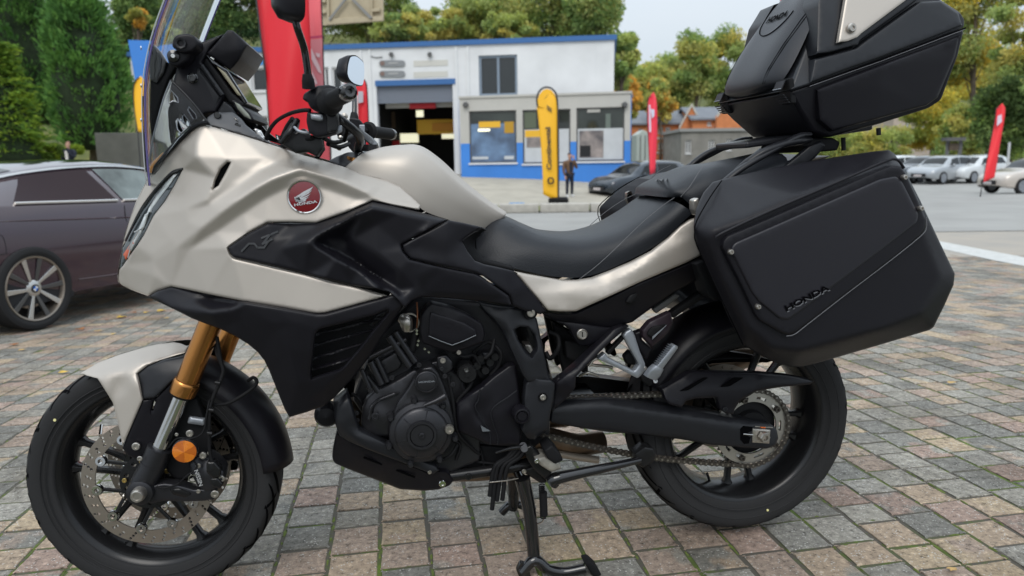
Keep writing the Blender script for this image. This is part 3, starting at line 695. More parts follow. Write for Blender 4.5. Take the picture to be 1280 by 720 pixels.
# distant brick houses
M_BRICK = mat('orange_brick', (.55, .20, .08), .9, noise_amt=.12, noise_scale=2); M_SLATE = mat('slate_roof', (.17, .185, .21), .7, noise_amt=.1, noise_scale=1.5)
M_TRIM = mat('pale_trim', (.5, .47, .42), .8); M_TIMB = mat('grey_cladding', (.24, .23, .21), .9, noise_amt=.15, noise_scale=1.2)
def house(u0, u1, vt, ve, vb, d, label, wins, wm=M_BRICK, gable=None, rm_=M_SLATE, deep=9, d1=None):
    H = WP(u0, d, u1, d1 or d); r = empty('house', H.pt(0, 0), label=label, cat='house')
    a = H.sz(u0, ve)[0]; b = H.sz(u1, ve)[0]; ze = H.sz((u0+u1)/2, ve)[1]; zr = H.sz((u0+u1)/2, vt)[1]; zb = H.sz((u0+u1)/2, vb)[1]-3
    hs = [(H.sz(x0, y0)[0], H.sz(x1, y1)[1], H.sz(x1, y1)[0], H.sz(x0, y0)[1]) for x0, y0, x1, y1 in wins]
    mb = MB(); H.wall(mb, a, zb, b, ze, hs, -.3, 0); mb.build('wall', wm, r)
    mb = MB(); H.rect(mb, a, zb, b, ze, -deep, -deep+.3)
    for e in (a, b-.3): mb.prism([H.pt(e, zb, -.3), H.pt(e+.3, zb, -.3), H.pt(e+.3, zb, -deep), H.pt(e, zb, -deep)], V((0, 0, ze-zb)))
    mb.build('wall', wm, r)
    for h in hs: window(r, h, H, 2, 1, fm=M_WFRAME, depth=-.15, fw=.12)
    if zr > ze+.3:
        mb = MB(); k = .35
        for s_ in (0, 1):
            o0, o1 = (.4, -deep/2) if s_ == 0 else (-deep-.4, -deep/2)
            mb.add([H.pt(a-k, ze, o0), H.pt(b+k, ze, o0), H.pt(b+k, zr, o1), H.pt(a-k, zr, o1)]+[H.pt(a-k, ze+.2, o0), H.pt(b+k, ze+.2, o0), H.pt(b+k, zr+.2, o1), H.pt(a-k, zr+.2, o1)], [(0,1,2,3),(7,6,5,4),(0,4,5,1),(1,5,6,2),(3,7,4,0)])
        mb.build('roof', rm_, r)
        mb = MB()
        for e in (a+.02, b-.02): mb.add([H.pt(e, ze, -.01), H.pt(e, ze, -deep+.01), H.pt(e, zr, -deep/2)], [(0, 1, 2)])
        mb.build('gable', wm, r)
    else:
        mb = MB(); mb.prism([H.pt(a-.2, ze, .2), H.pt(b+.2, ze, .2), H.pt(b+.2, ze, -deep), H.pt(a-.2, ze, -deep)], V((0, 0, .3))); mb.build('roof', rm_, r)
    if gable:
        gu0, gu1, gvt, gve = gable
        g0, g1 = H.sz(gu0, gve)[0], H.sz(gu1, gve)[0]; gz, gt = H.sz(gu0, gve)[1], H.sz((gu0+gu1)/2, gvt)[1]
        mb = MB(); mb.prism([H.pt(g0, zb, .02), H.pt(g1, zb, .02), H.pt(g1, gz, .02), H.pt((g0+g1)/2, gt, .02), H.pt(g0, gz, .02)], H.n*1.0); mb.build('gable', wm, r)
        mb = MB()
        for p, q in ((g0, (g0+g1)/2), (g1, (g0+g1)/2)):
            mb.prism([H.pt(p, gz, 1.0), H.pt(p, gz+.35, 1.0), H.pt(q, gt+.35, 1.0), H.pt(q, gt, 1.0)], H.n*.15)
        mb.build('bargeboard', M_TRIM, r)
    return r, H
h1, H = house(786, 858, 137, 156, 200, 82, 'orange brick house with slate roof and white gable edge beside the showroom', [(798, 161, 803, 169), (823, 159, 829, 166), (832, 159, 838, 166), (823, 178, 829, 186), (832, 178, 838, 186), (798, 180, 803, 188)], gable=(846, 876, 134, 163))
for v_ in (172, 190): mb = MB(); mb_ = H.pxrect(mb, 787, v_, 843, v_+2, .0, .08); mb.build('string_course', M_TRIM, h1)
h2, H2 = house(866, 935, 132, 150, 200, 80, 'brick house with slate roof seen behind the grey clad building', [(884, 152, 889, 157), (893, 151, 899, 157)], gable=(893, 921, 128, 148))
h3, H3 = house(852, 960, 161, 164, 210, 72, 'low grey clad building with dark windows in front of the brick houses', [(857, 175, 864, 192), (886, 175, 893, 190), (908, 174, 914, 188)], wm=M_TIMB, rm_=mat('grey_roof', (.3, .3, .29), .9))
house(1118, 1170, 118, 140, 205, 95, 'pale rendered house half hidden by yellow trees at right', [(1132, 150, 1138, 160), (1150, 150, 1156, 160)], wm=mat('pale_render', (.5, .42, .36), .9), rm_=mat('brown_roof', (.3, .22, .18), .9))
# pale tank-like shed
S = WP(794, 70, 812, 70); sh = empty('storage_shed', S.pt(0, 0), label='small pale green shed with rounded roof beside the pink flag', cat='shed')
mb = MB(); p0, p1 = S.sz(795, 200), S.sz(813, 168); zt_ = S.sz(804, 162)[1]
mb.prism([S.pt(p0[0], -1, 0), S.pt(p1[0], -1, 0), S.pt(p1[0], p1[1], 0), S.pt((p0[0]+p1[0])/2, zt_, 0), S.pt(p0[0], p1[1], 0)], -S.n*3); mb.build('shell', mat('pale_green_sheet', (.42, .47, .44), .7), sh, bevel=.1)
for u_ in (800, 806): mb = MB(); a = S.sz(u_, 180)[0]; S.rect(mb, a, 0, a+.08, p1[1]-.1, .0, .05); mb.build('seam', M_GREY, sh)

# concrete retaining wall by the conifers, blue panel
Cw = WP(120, 29, 200, 29.5); mb = MB(); p, q = Cw.sz(118, 170), Cw.sz(330, 170); Cw.rect(mb, p[0], -.5, q[0], Cw.sz(150, 166)[1], -.3, 0)
tag(mb.build('retaining_wall', mat('grey_concrete', (.10, .10, .09), .9, noise_amt=.15, noise_scale=2), None, bevel=.03), 'dark grey concrete retaining wall behind the parked coupe', 'wall')
Bp = WP(158, 27, 300, 27.6); mb = MB(); pts = [Bp.at(u_, v_) for u_, v_ in ((160, 50), (232, 52), (232, 62), (186, 118), (172, 118))]; mb.prism(pts, -Bp.n*.12)
tag(mb.build('blue_banner_panel', M_BLUE, None), 'plain blue panel standing behind the windscreen, wider at its top', 'panel')

# ------------------------------------------------------------------ foliage
def leaf_mesh(name, C_, N_, S_, cols, m, parent=None, aspect=.6, seed=0, fold=.25):
    # C_: centres, N_: long-axis directions, S_: sizes; each leaf two triangles folded along the middle
    rng = np.random.RandomState(seed); n = len(C_); N_ = N_/np.linalg.norm(N_, axis=1, keepdims=True)
    R = rng.normal(size=(n, 3)); B = np.cross(N_, R); B /= np.linalg.norm(B, axis=1, keepdims=True); U = np.cross(N_, B)
    s = S_[:, None]; v0 = C_-N_*s*.5; v2 = C_+N_*s*.5; v1 = C_+B*s*aspect*.5+U*s*fold*.5; v3 = C_-B*s*aspect*.5+U*s*fold*.5
    vs = np.stack([v0, v1, v2, v3], 1).reshape(-1, 3)
    me = bpy.data.meshes.new(name); me.vertices.add(4*n); me.vertices.foreach_set('co', vs.ravel().astype('f'))
    me.loops.add(4*n); me.loops.foreach_set('vertex_index', np.arange(4*n, dtype='i')); me.polygons.add(n)
    me.polygons.foreach_set('loop_start', np.arange(0, 4*n, 4, dtype='i')); me.polygons.foreach_set('loop_total', np.full(n, 4, 'i'))
    me.materials.append(m); me.update(calc_edges=True)
    c = me.color_attributes.new('tint', 'FLOAT_COLOR', 'CORNER'); c.data.foreach_set('color', np.repeat(np.c_[cols, np.ones(n)], 4, 0).ravel().astype('f'))
    o = bpy.data.objects.new(name, me); COL.objects.link(o)
    if parent: o.parent = parent; o.matrix_parent_inverse = world_of(parent).inverted()
    return o
def leaf_material(name):
    m = bpy.data.materials.new(name); m.use_nodes = True; t = m.node_tree; b = t.nodes['Principled BSDF']; a = t.nodes.new('ShaderNodeVertexColor'); a.layer_name = 'tint'
    t.links.new(a.outputs[0], b.inputs['Base Color']); b.inputs['Roughness'].default_value = .65; b.inputs['Specular IOR Level'].default_value = .25
    tr = t.nodes.new('ShaderNodeBsdfTranslucent'); t.links.new(a.outputs[0], tr.inputs[0]); mx = t.nodes.new('ShaderNodeMixShader'); mx.inputs[0].default_value = .5
    t.links.new(b.outputs[0], mx.inputs[1]); t.links.new(tr.outputs[0], mx.inputs[2]); t.links.new(mx.outputs[0], t.nodes['Material Output'].inputs[0]); return m
M_LEAF = leaf_material('leaves'); M_BARK = mat('bark', (.09, .07, .05), .95, noise_amt=.3, noise_scale=8, bump=.5, bump_scale=20)
GREENS = [(.27, .36, .12), (.21, .30, .10), (.34, .39, .14), (.40, .40, .14)]
def tree(label, u, vtop, d, wpx, vbot, pal, seed, n=5000, leaf=.26, name='broadleaf_tree', squash=1.0, clusters=60, group='trees behind the workshop', dens=.16, cone=False, base=None):
    rng = np.random.RandomState(seed); sc_ = d/F_PX; base = GD(u, d) if base is None else base
    r = empty(name, base, label=label, cat='tree', group=group)
    c = np.array(D(u, (vtop+vbot)/2, d)); rx = wpx*sc_/2; rz = abs(vbot-vtop)*sc_/2
    q = rng.normal(size=(clusters, 3)); q /= np.linalg.norm(q, axis=1, keepdims=True); q *= rng.uniform(.25, 1, (clusters, 1))**.5
    # uneven crown
    for i in range(clusters): q[i] *= .82+.45*noise.noise(V(q[i]*1.6)+V((seed, 0, 0)))
    cc = c+q*np.array([rx*.88, rx*.8, rz*.9]); cr_ = rng.uniform(.6, 1.3, clusters)*min(rx, rz)*dens*2.5
    n = int(n*3.2); leaf = leaf*.78; k = rng.randint(0, clusters, n); g = rng.normal(size=(n, 3)); g /= np.linalg.norm(g, axis=1, keepdims=True); g *= rng.uniform(.3, 1, (n, 1))
    C_ = cc[k]+g*cr_[k][:, None]*np.array([1, 1, .7]); N_ = g*.6+rng.normal(size=(n, 3))*.6; N_[:, 2] -= .3
    S_ = leaf*rng.uniform(.6, 1.4, n); pal = np.array(pal); pc = pal[rng.randint(0, len(pal), clusters)]
    cols = 1.2*pc[k]*rng.uniform(.75, 1.3, (n, 1))*np.where(rng.rand(n, 1) < .10, np.array([[1.25, 1.15, .8]]), 1)
    leaf_mesh('crown', C_, N_, S_, cols, M_LEAF, r, seed=seed)
    mb = MB(); bz = V(base); tp = V(c); tr_ = max(.12, rx*.06)
    mb.tube([bz-V((0, 0, .3)), bz.lerp(tp, .4)+V((.1, 0, 0)), tp+V((0, 0, rz*.5))], [tr_*1.3, tr_, tr_*.3], 7)
    for i in range(0, min(clusters, 16)):
        a = bz.lerp(tp, rng.uniform(.45, 1)); e = V(cc[i]); mb.tube([a, a.lerp(e, .5)+V((0, 0, .2)), e], [tr_*.35, tr_*.2, tr_*.07], 4)
    mb.build('trunk', M_BARK, r, smooth=True); return r
GR = GREENS
YG = [(.38, .43, .13), (.46, .44, .13), (.31, .38, .13), (.50, .44, .13)]
YY = [(.55, .49, .10), (.58, .46, .09), (.36, .42, .11), (.44, .47, .12)]
DG = [(.09, .15, .045), (.13, .20, .055), (.07, .11, .035)]
OR = [(.62, .36, .07), (.52, .34, .08), (.34, .34, .09)]
for i, (u, vt, vb, d, w_, pal, n_) in enumerate([(395, -70, 60, 62, 150, GR, 5000), (470, -60, 62, 64, 130, GR, 5000), (545, 8, 66, 58, 120, YG, 4500), (610, -40, 66, 60, 140, GR, 5000), (690, -50, 66, 57, 130, GR, 5000), (742, -45, 72, 54, 90, GR, 4500), (355, -60, 70, 50, 110, GR, 4000), (635, 15, 66, 55, 90, YG, 3500), (500, 10, 66, 54, 90, YG+GR, 3500)]):
    tree(['tall olive green tree behind the workshop roof', 'yellowing tree showing above the blue roof edge'][1 if pal is not GR else 0]+', '+['at the left end', 'left of the shutter', 'above the shutter', 'above the pale window', 'over the annex', 'at the right corner', 'beside the red banner', 'low above the window', 'low above the grey signs'][i], u, vt, d, w_, vb, pal, 40+i, n_, leaf=.34, clusters=55)
tree('thin green tree with hanging branches at the workshop corner', 776, 20, 44, 50, 125, GR+YG[:1], 71, 2600, leaf=.3, clusters=26, group='trees at the workshop corner', dens=.2)
tree('orange leaved small tree right of the workshop corner', 786, 80, 50, 38, 150, OR, 72, 2200, leaf=.3, clusters=22, group='trees at the workshop corner', dens=.22)
for i, (u, vt, vb, d, w_, pal, n_, lb) in enumerate([(808, 66, 150, 95, 62, YG, 3500, 'olive tree above the brick house, lowest of the row'), (838, 60, 150, 100, 60, YG+GR, 3500, 'yellow green tree above the slate roofs'), (870, 28, 150, 92, 62, YG+GR, 4500, 'taller tree left of the grey top case'), (905, 24, 150, 98, 64, GR+YG, 4500, 'tall tree partly hidden by the top case'), (825, 85, 155, 80, 40, OR+YG, 2500, 'orange yellow bush tree behind the brick house')]):
    tree(lb, u, vt, d, w_, vb, pal, 80+i, n_, leaf=.5, clusters=45, group='trees on the hill above the houses', dens=.18)
for i, (u, vt, vb, d, w_, pal, n_, lb) in enumerate([(1165, 60, 215, 75, 90, YY, 5500, 'golden yellow tree under the top case'), (1215, -80, 150, 62, 110, YY+GR, 7000, 'tall yellow green tree at the upper right'), (1278, -60, 190, 55, 90, YG+GR, 6500, 'tall green tree at the right edge'), (1262, 90, 215, 50, 90, DG+GR[:1], 6000, 'dark evergreen behind the leaning red flag'), (1100, 150, 220, 70, 80, YG, 4000, 'low yellow green tree above the pannier'), (1205, 120, 218, 60, 70, YG+GR, 4000, 'bushy olive tree behind the white cars'), (1235, 40, 140, 80, 90, YG, 4500, 'pale yellow tree deep in the wood at right'), (1040, 120, 215, 85, 90, YG+GR, 3500, 'green tree hidden behind the rear rack')]):
    tree(lb, u, vt, d, w_, vb, pal, 90+i, n_, leaf=.36, clusters=60, group='autumn trees behind the car park', dens=.15)
for i, (u, vt, vb, d, w_, pal, n_, lb) in enumerate([(170, -60, 120, 42, 90, DG+GR[:2], 6000, 'dark tree behind the conifers and windscreen'), (225, -50, 90, 46, 110, DG+GR[:2], 6000, 'dark tree seen through the windscreen'), (290, -60, 70, 48, 90, GR+DG, 5000, 'green tree left of the red banner'), (172, 5, 40, 36, 30, OR, 500, 'small branch of orange leaves beside the windscreen'), (205, 15, 60, 38, 28, OR+GR, 500, 'orange leaved branch seen through the windscreen')]):
    tree(lb, u, vt, d, w_, vb, pal, 110+i, n_, leaf=.26, clusters=50 if n_ > 1000 else 10, group='trees behind the windscreen', dens=.18)
# wooded slope that closes the view between the trees
hp = MB()
nn = 40
far_u = frange(-500, 1900, nn); vt_ = []
M_HILL = mat('wooded_hill', (.06, .08, .025), .95, col2=(.13, .13, .035), noise_scale=.35)
hv, hf = [], []
def hill_top(u): return (120 if 780 < u < 1100 else 95)+12*noise.noise(V((u*.01, 3, 0)))-(55 if u < 760 else 0)
for j, (f_, dd) in enumerate([(0, 118), (.35, 128), (.7, 140), (1, 160)]):
    for u in far_u:
        p = D(u, 212*(1-f_)+hill_top(u)*f_, dd); hv.append(p)
for j in range(3):
    for i in range(nn-1): hf.append((j*nn+i, j*nn+i+1, (j+1)*nn+i+1, (j+1)*nn+i))
tag(obj('hillside', hv, hf, M_HILL, smooth=True), kind='structure')

def conifer(label, u, vtop, vbot, d, wpx, pal, seed, n, leaf=.28, horizontal=False):
    rng = np.random.RandomState(seed); sc_ = d/F_PX; base = GD(u, d); r = empty('conifer', base, label=label, cat='tree', group='conifers behind the parked coupe')
    top = D(u, vtop, d); bot = D(u, vbot, d); H_ = top.z-bot.z; R_ = wpx*sc_/2
    nb = 900; t = rng.rand(nb)**.8; ang = rng.uniform(0, 2*math.pi, nb)
    prof = np.sin(np.clip(t*1.15+.12, 0, 1)*math.pi)**.55*(1-.35*t) if not horizontal else (1-t*.75)
    lump = np.array([.8+.45*noise.noise(V((math.cos(a)*1.7, math.sin(a)*1.7, tt*5+seed))) for a, tt in zip(ang, t)])
    rad = R_*prof*lump; bx = np.c_[bot.x+np.cos(ang)*rad, bot.y+np.sin(ang)*rad, bot.z+t*H_]
    k = rng.randint(0, nb, n); out_ = np.c_[np.cos(ang), np.sin(ang), np.zeros(nb)][k]
    j = rng.rand(n, 1)
    if horizontal:
        C_ = bx[k]-out_*j*R_*.5+rng.normal(size=(n, 3))*np.array([.16, .16, .035]); N_ = out_+rng.normal(size=(n, 3))*.35; N_[:, 2] -= .1
    else:
        C_ = bx[k]-out_*j*.35+rng.normal(size=(n, 3))*.15; N_ = out_*.75+rng.normal(size=(n, 3))*.28; N_[:, 2] += .75
    S_ = leaf*rng.uniform(.5, 1.3, n); pal = np.array(pal); pc = pal[rng.randint(0, len(pal), nb)]
    cols = pc[k]*rng.uniform(.75, 1.3, (n, 1))
    leaf_mesh('crown', C_, N_, S_, cols, M_LEAF, r, aspect=.3, seed=seed)
    mb = MB(); mb.tube([base-V((0, 0, .3)), V((top.x, top.y, top.z-.3))], [.28, .05], 8); mb.build('trunk', M_BARK, r, smooth=True)
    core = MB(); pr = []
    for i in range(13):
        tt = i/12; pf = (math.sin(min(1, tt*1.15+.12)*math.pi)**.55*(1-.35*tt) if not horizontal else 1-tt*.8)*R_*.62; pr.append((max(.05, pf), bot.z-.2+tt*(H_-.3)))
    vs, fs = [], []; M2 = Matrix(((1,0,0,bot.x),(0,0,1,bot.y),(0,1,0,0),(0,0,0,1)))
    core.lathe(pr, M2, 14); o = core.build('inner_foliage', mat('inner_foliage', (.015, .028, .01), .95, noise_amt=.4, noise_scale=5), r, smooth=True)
    return r
CG = [(.14, .30, .075), (.19, .37, .085), (.10, .22, .06)]
conifer('large dense green conifer nearest the windscreen', 116, -90, 182, 33, 130, CG, 3, 26000)
conifer('dark green conifer behind, at the upper left', 40, -120, 150, 36, 150, [(.09, .21, .05), (.13, .26, .06)], 4, 20000)
conifer('bright yellow green conifer with spreading branches at the left edge', 12, 58, 196, 27, 120, [(.26, .36, .04), (.18, .30, .04), (.12, .22, .04)], 6, 14000, leaf=.24, horizontal=True)
tree('low hedge plants on the bank under the conifers', 60, 176, 28, 130, 204, [(.24, .32, .04), (.10, .16, .03)], 131, 5000, leaf=.14, name='hedge', clusters=40, group='planting on the bank')
# ================================================================== MOTORCYCLE
def flake(name, col, metal, rough):
    m = mat(name, col, rough, metal, spec=.5, bump=.04, bump_scale=1500); return m
B_BEIGE = flake('warm_silver_paint', (.44, .40, .355), .45, .42)
B_PLASTIC = mat('black_plastic', (.0075, .0070, .0095), .37, bump=.06, bump_scale=1200, spec=.26, rvar=.06, noise_scale=25)
B_PLASTIC2 = mat('charcoal_paint', (.012, .0125, .015), .32, bump=.03, bump_scale=1500, spec=.34)
B_SATIN = mat('satin_black_metal', (.014, .014, .015), .26, .35, spec=.5)
B_ENG = mat('engine_black', (.034, .034, .038), .32, .6, bump=.12, bump_scale=500)
B_DARK = mat('matte_black', (.007, .007, .008), .65, spec=.25)
B_CASE = mat('luggage_black', (.0085, .0080, .0105), .40, bump=.10, bump_scale=900, spec=.24, rvar=.05, noise_scale=12)
B_CASEG = mat('luggage_lid_grey', (.014, .015, .018), .33, bump=.08, bump_scale=1100, spec=.38)
B_TYRE = mat('tyre_rubber', (.024, .024, .025), .7, bump=.2, bump_scale=300, spec=.18)
B_SEAT = mat('seat_leatherette', (.013, .0145, .018), .42, bump=.35, bump_scale=420, spec=.36)
B_GOLD = mat('gold_anodised', (.50, .22, .065), .24, .95)
B_CHROME = mat('chrome', (.62, .61, .60), .12, 1)
B_STEEL = mat('brushed_steel', (.45, .42, .38), .32, .9, bump=.1, bump_scale=300)
B_DISC = mat('brake_disc_steel', (.30, .26, .22), .34, .8, bump=.2, bump_scale=260)
B_ALU = mat('silver_cast', (.30, .32, .35), .42, .6)
B_AMBER = mat('amber_reflector', (.60, .17, .01), .15, coat=1, bump=.5, bump_scale=350)
B_AMBER_DIM = mat('amber_reflector_dim', (.42, .10, .006), .2, coat=1, bump=.5, bump_scale=350)  # dimmer amber for the facets painted as less lit
B_CLEAR = mat('clear_screen', (.80, .84, .83), .0, trans=1, ior=1.42, spec=.5)
B_TINT = mat('smoke_clear', (.5, .52, .54), .05, trans=.95, ior=1.1)
B_PURP = mat('screen_edge', (.11, .09, .24), .15, .3)  # purple refraction inside the screen edge, put into the colour
B_CHAIN = mat('chain_steel', (.10, .09, .08), .38, .85)
B_EXH = mat('exhaust_steel', (.20, .15, .11), .35, .9, noise_amt=.3, noise_scale=15)
B_REDP = mat('emblem_red', (.16, .002, .008), .12, coat=1)
B_SIL = mat('emblem_silver', (.6, .6, .62), .3, .6)
B_LENS = mat('headlight_lens', (.05, .06, .065), .05, .2, coat=1)
B_GLOSS = mat('gloss_black', (.008, .008, .009), .08, coat=.6)
B_THREAD = mat('grey_thread', (.11, .11, .115), .7)
B_EDGE = mat('edge_highlight_paint', (.13, .13, .14), .35)  # lighter grey that paints highlights along luggage edges and lettering
B_ENGRAVE = mat('engraved_black', (.002, .002, .0025), .8, spec=.04)

bike = empty('motorcycle', (.75, 0, 0), label='pale silver and black touring motorcycle with luggage cases standing on the block paving', cat='motorcycle')

# --- steered frame of the front wheel
RK = .47; ax = V((math.sin(RK), 0, math.cos(RK)))
STEER = -.1087; FR = .300
MS = T(0, 0, FR) @ Matrix.Rotation(STEER, 4, ax)
_n = (MS.to_3x3() @ V((0, 1, 0))).normalized(); _c = V((0, 0, FR))
def SREF(p): return p-_n*(2*(p-_c).dot(_n))
def S(x, y, z): return MS @ V((x, y, z))

def tyre_profile(R, w, rr, rw):
    pr = [(rr, -rw/2), (rr+.006, -rw/2-.004)]; h = R-rr
    pts = [(rr+.02, -w*.44), (rr+h*.45, -w*.5), (rr+h*.68, -w*.485)]
    k = 9; y0 = w*.485; hh = R-(rr+h*.68)
    arc = [(rr+h*.68+hh*math.cos(a)**.8 if math.cos(a) > 0 else rr+h*.68, y0*math.sin(a)) for a in [math.radians(x) for x in np.linspace(-75, 75, 25)]]
    allp = pr+pts+arc; allp += [(r, -y) for r, y in (pr+pts)[::-1]]; return allp
def tyre(name, R, w, rr, rw, M, par, grooves, bead_dot):
    t = lathe(name, tyre_profile(R, w, rr, rw), M, B_TYRE, par, n=96, sharp=70, closed=True)
    # tread grooves cut as dark channels lying in the crown
    mb = MB(); h = R-rr; hh = h*.32
    def surf(a, y, up=.0012):
        s = max(-1, min(1, y/(w*.485))); an = math.asin(s); r = rr+h*.68+hh*max(0, math.cos(an))**.8+up
        return M @ V((r*math.cos(a), y, r*math.sin(a)))
    for i in range(grooves):
        for sg in (-1, 1):
            a0 = 2*math.pi*(i+(.5 if sg > 0 else 0))/grooves; pl = []
            for k in range(9):
                t_ = k/8; yy = sg*w*(.10+.378*t_); aa = a0+.20*t_+.14*t_*t_; wd = .0075*math.sin(math.pi*(t_*.85+.1))/R*1.6+.003
                pl.append((surf(aa-wd, yy), surf(aa+wd, yy)))
            vs = [p for q in pl for p in q]; mb.add(vs, [(2*k, 2*k+1, 2*k+3, 2*k+2) for k in range(8)])
            if i % 2 == 0:
                a1 = a0+.22; pl = []
                for k in range(6):
                    t_ = k/5; yy = sg*w*(.26+.222*t_); aa = a1-.10*t_; wd = .004/R+.005; pl.append((surf(aa-wd, yy), surf(aa+wd, yy)))
                mb.add([p for q in pl for p in q], [(2*k, 2*k+1, 2*k+3, 2*k+2) for k in range(5)])
    g = mb.build('tread_grooves', B_ENGRAVE, t, smooth=True)
    g['kind'] = 'stuff'
    for rad, m_ in ((R-.045, None), (rr+.018, None)):
        lathe('sidewall_ridge', [(rad-.0015, -w*.495), (rad, -w*.505), (rad+.0015, -w*.495)], M, B_TYRE, t, n=64, closed=True)
    p = bead_dot; lathe('balance_mark', [(0, -.0012), (.0035, -.0012), (.0035, .001)], M @ T(math.cos(p)*(rr+.035), -w*.497, math.sin(p)*(rr+.035)), mat('yellow_mark', (.7, .65, .3), .6), t, n=10)
    return t

def wheel(R, w, rr, rw, M, par, spokes, ph, hub, offs=0):
    # rim: well with two flanges
    pr = [(rr-.002, -rw/2), (rr+.008, -rw/2-.004), (rr+.009, -rw/2-.001), (rr+.001, -rw/2+.006), (rr-.012, -rw/2+.014), (rr-.020, -rw*.22), (rr-.023, 0), (rr-.020, rw*.22), (rr-.012, rw/2-.014), (rr+.001, rw/2-.006), (rr+.009, rw/2+.001), (rr+.008, rw/2+.004), (rr-.002, rw/2),
          (rr-.010, rw/2-.004), (rr-.016, rw*.36), (rr-.026, rw*.2), (rr-.029, 0), (rr-.026, -rw*.2), (rr-.016, -rw*.36), (rr-.010, -rw/2+.004)]
    rim = lathe('wheel', pr, M, B_SATIN, par, n=96, closed=True, sharp=60)
    lathe('hub', [(.022, -hub), (.034, -hub), (.036, -hub*.6), (.05, -hub*.45), (.05, hub*.45), (.036, hub*.6), (.034, hub), (.022, hub)], M, B_SATIN, rim, n=32, closed=True)
    for i in range(spokes):
        a = ph+2*math.pi*i/spokes
        for s in (-1, 1):
            ae = a+s*.175; p0 = V((math.cos(a+s*.30)*.044, offs, math.sin(a+s*.30)*.044)); p1 = V((math.cos(ae)*(rr-.024), 0, math.sin(ae)*(rr-.024)))
            pts = [p0, p0.lerp(p1, .5), p0.lerp(p1, .9), p1]
            d = (p1-p0).normalized(); sd_ = V((-d.z, 0, d.x)); secs = []
            for q, (hw, hd) in zip(pts, ((.012, .016), (.0075, .011), (.008, .012), (.015, .018))):
                ring = []
                for cx, cy in ((-1, -.6), (-.5, -1), (.5, -1), (1, -.6), (1, .6), (.5, 1), (-.5, 1), (-1, .6)): ring.append(M @ (q+sd_*hw*cx+V((0, hd*cy, 0))))
                secs.append(ring)
            loft('spoke', secs, B_SATIN, rim, closed=True, cap=False, sharp=40)
    return rim
def ring_holes(name, M, r0, r1, y, th, holes, m, par, outer_n=96, wave=0, slots=()):
    # flat ring with real through holes; holes: (radius, angle, size)
    outer = [((r1+wave*math.cos(8*t))*math.cos(t), (r1+wave*math.cos(8*t))*math.sin(t)) for t in np.linspace(0, 2*math.pi, outer_n, endpoint=False)]
    inner = [((r0)*math.cos(t), (r0)*math.sin(t)) for t in np.linspace(0, 2*math.pi, 72, endpoint=False)]
    loops = [outer, inner]+[[(R_*math.cos(a)+s*math.cos(t), R_*math.sin(a)+s*math.sin(t)) for t in np.linspace(0, 2*math.pi, 8, endpoint=False)] for R_, a, s in holes]+[list(s) for s in slots]
    pts, ed = [], []
    for lp in loops:
        b = len(pts); pts += lp; ed += [(b+i, b+(i+1) % len(lp)) for i in range(len(lp))]
    P2, E2, F2, *_ = delaunay_2d_cdt([V(p) for p in pts], ed, [], 0, 1e-7)
    fs = []
    for f in F2:
        cx = sum(P2[i].x for i in f)/3; cy = sum(P2[i].y for i in f)/3; rr = math.hypot(cx, cy)
        if rr > r0*.9995 and pip(cx, cy, outer) and not pip(cx, cy, inner) and not any(pip(cx, cy, h) for h in loops[2:]): fs.append(tuple(f))
    n = len(P2); vs = [M @ V((p.x, y-th/2, p.y)) for p in P2]+[M @ V((p.x, y+th/2, p.y)) for p in P2]
    out = [t for t in fs]+[tuple(i+n for i in t[::-1]) for t in fs]; e = {}
    for t in fs:
        for i in range(3): e[(t[i], t[(i+1) % 3])] = 1
    out += [(b, a, a+n, b+n) for a, b in e if (b, a) not in e]
    return obj(name, vs, out, m, par)
def bolt(c, r, nrm=V((0, -1, 0)), m=None, par=None, name='bolt', h=None, n=6, hexin=True, M=None):
    q = V((0, 1, 0)).rotation_difference(-nrm).to_matrix().to_4x4(); h = h or r*.6; Mx = T(c) @ q
    o = lathe(name, [(0, -h*.55), (r*.42, -h*.55), (r*.45, -h), (r*.85, -h), (r, -h*.7), (r, 0)], Mx, m or B_STEEL, par, n=16)
    return o

# ---------------- front wheel
fw_ = wheel(FR, .12, .228, .092, MS, bike, 5, math.radians(20), .055)
t_ = tyre('tyre', FR, .12, .226, .096, MS, fw_, 30, math.radians(142))
def front_disc(y):
    holes = []
    for i in range(36):
        a = 2*math.pi*i/36
        for k, r_ in enumerate((.1495, .1415, .1335)):
            if (i+k) % 3 != 2 or k == 1: holes.append((r_, a+.03*k, .0037))
    d = ring_holes('brake_disc', MS, .1225, .155, y, .0045, holes, B_DISC, fw_)
    for i in range(10):
        a = 2*math.pi*i/10+.12; M = MS @ T(math.cos(a)*.119, y, math.sin(a)*.119)
        lathe('disc_bobbin', [(.006, -.006), (.0115, -.006), (.0132, -.003), (.0132, .004), (.006, .004)], M, B_CHROME, d, n=16, closed=True)
        s = 1 if i % 2 else -1; b0, b1 = a+.28*s, a
        mb = MB(); p0 = V((math.cos(b0)*.062, y+.004, math.sin(b0)*.062)); p1 = V((math.cos(b1)*.113, y, math.sin(b1)*.113))
        dd = (p1-p0).normalized(); sd_ = V((-dd.z, 0, dd.x))*.0052
        sd_ = sd_*.8; mb.prism([MS @ (p0-sd_), MS @ (p0+sd_), MS @ (p1+sd_), MS @ (p1-sd_)], (MS.to_3x3() @ V((0, .006, 0)))); mb.build('carrier_arm', B_SATIN, d, bevel=.0015)
    ring_holes('disc_carrier', MS, .040, .068, y+.006, .006, [(.054, 2*math.pi*i/10+.3, .006) for i in range(10)], B_SATIN, d)
    for i in range(5):
        a = 2*math.pi*i/5+.5; bolt(S(math.cos(a)*.054, y-.001, math.sin(a)*.054), .006, -_n, mat('brass_bolt', (.45, .33, .12), .35, .9), d)
    return d
front_disc(-.067); front_disc(.067)
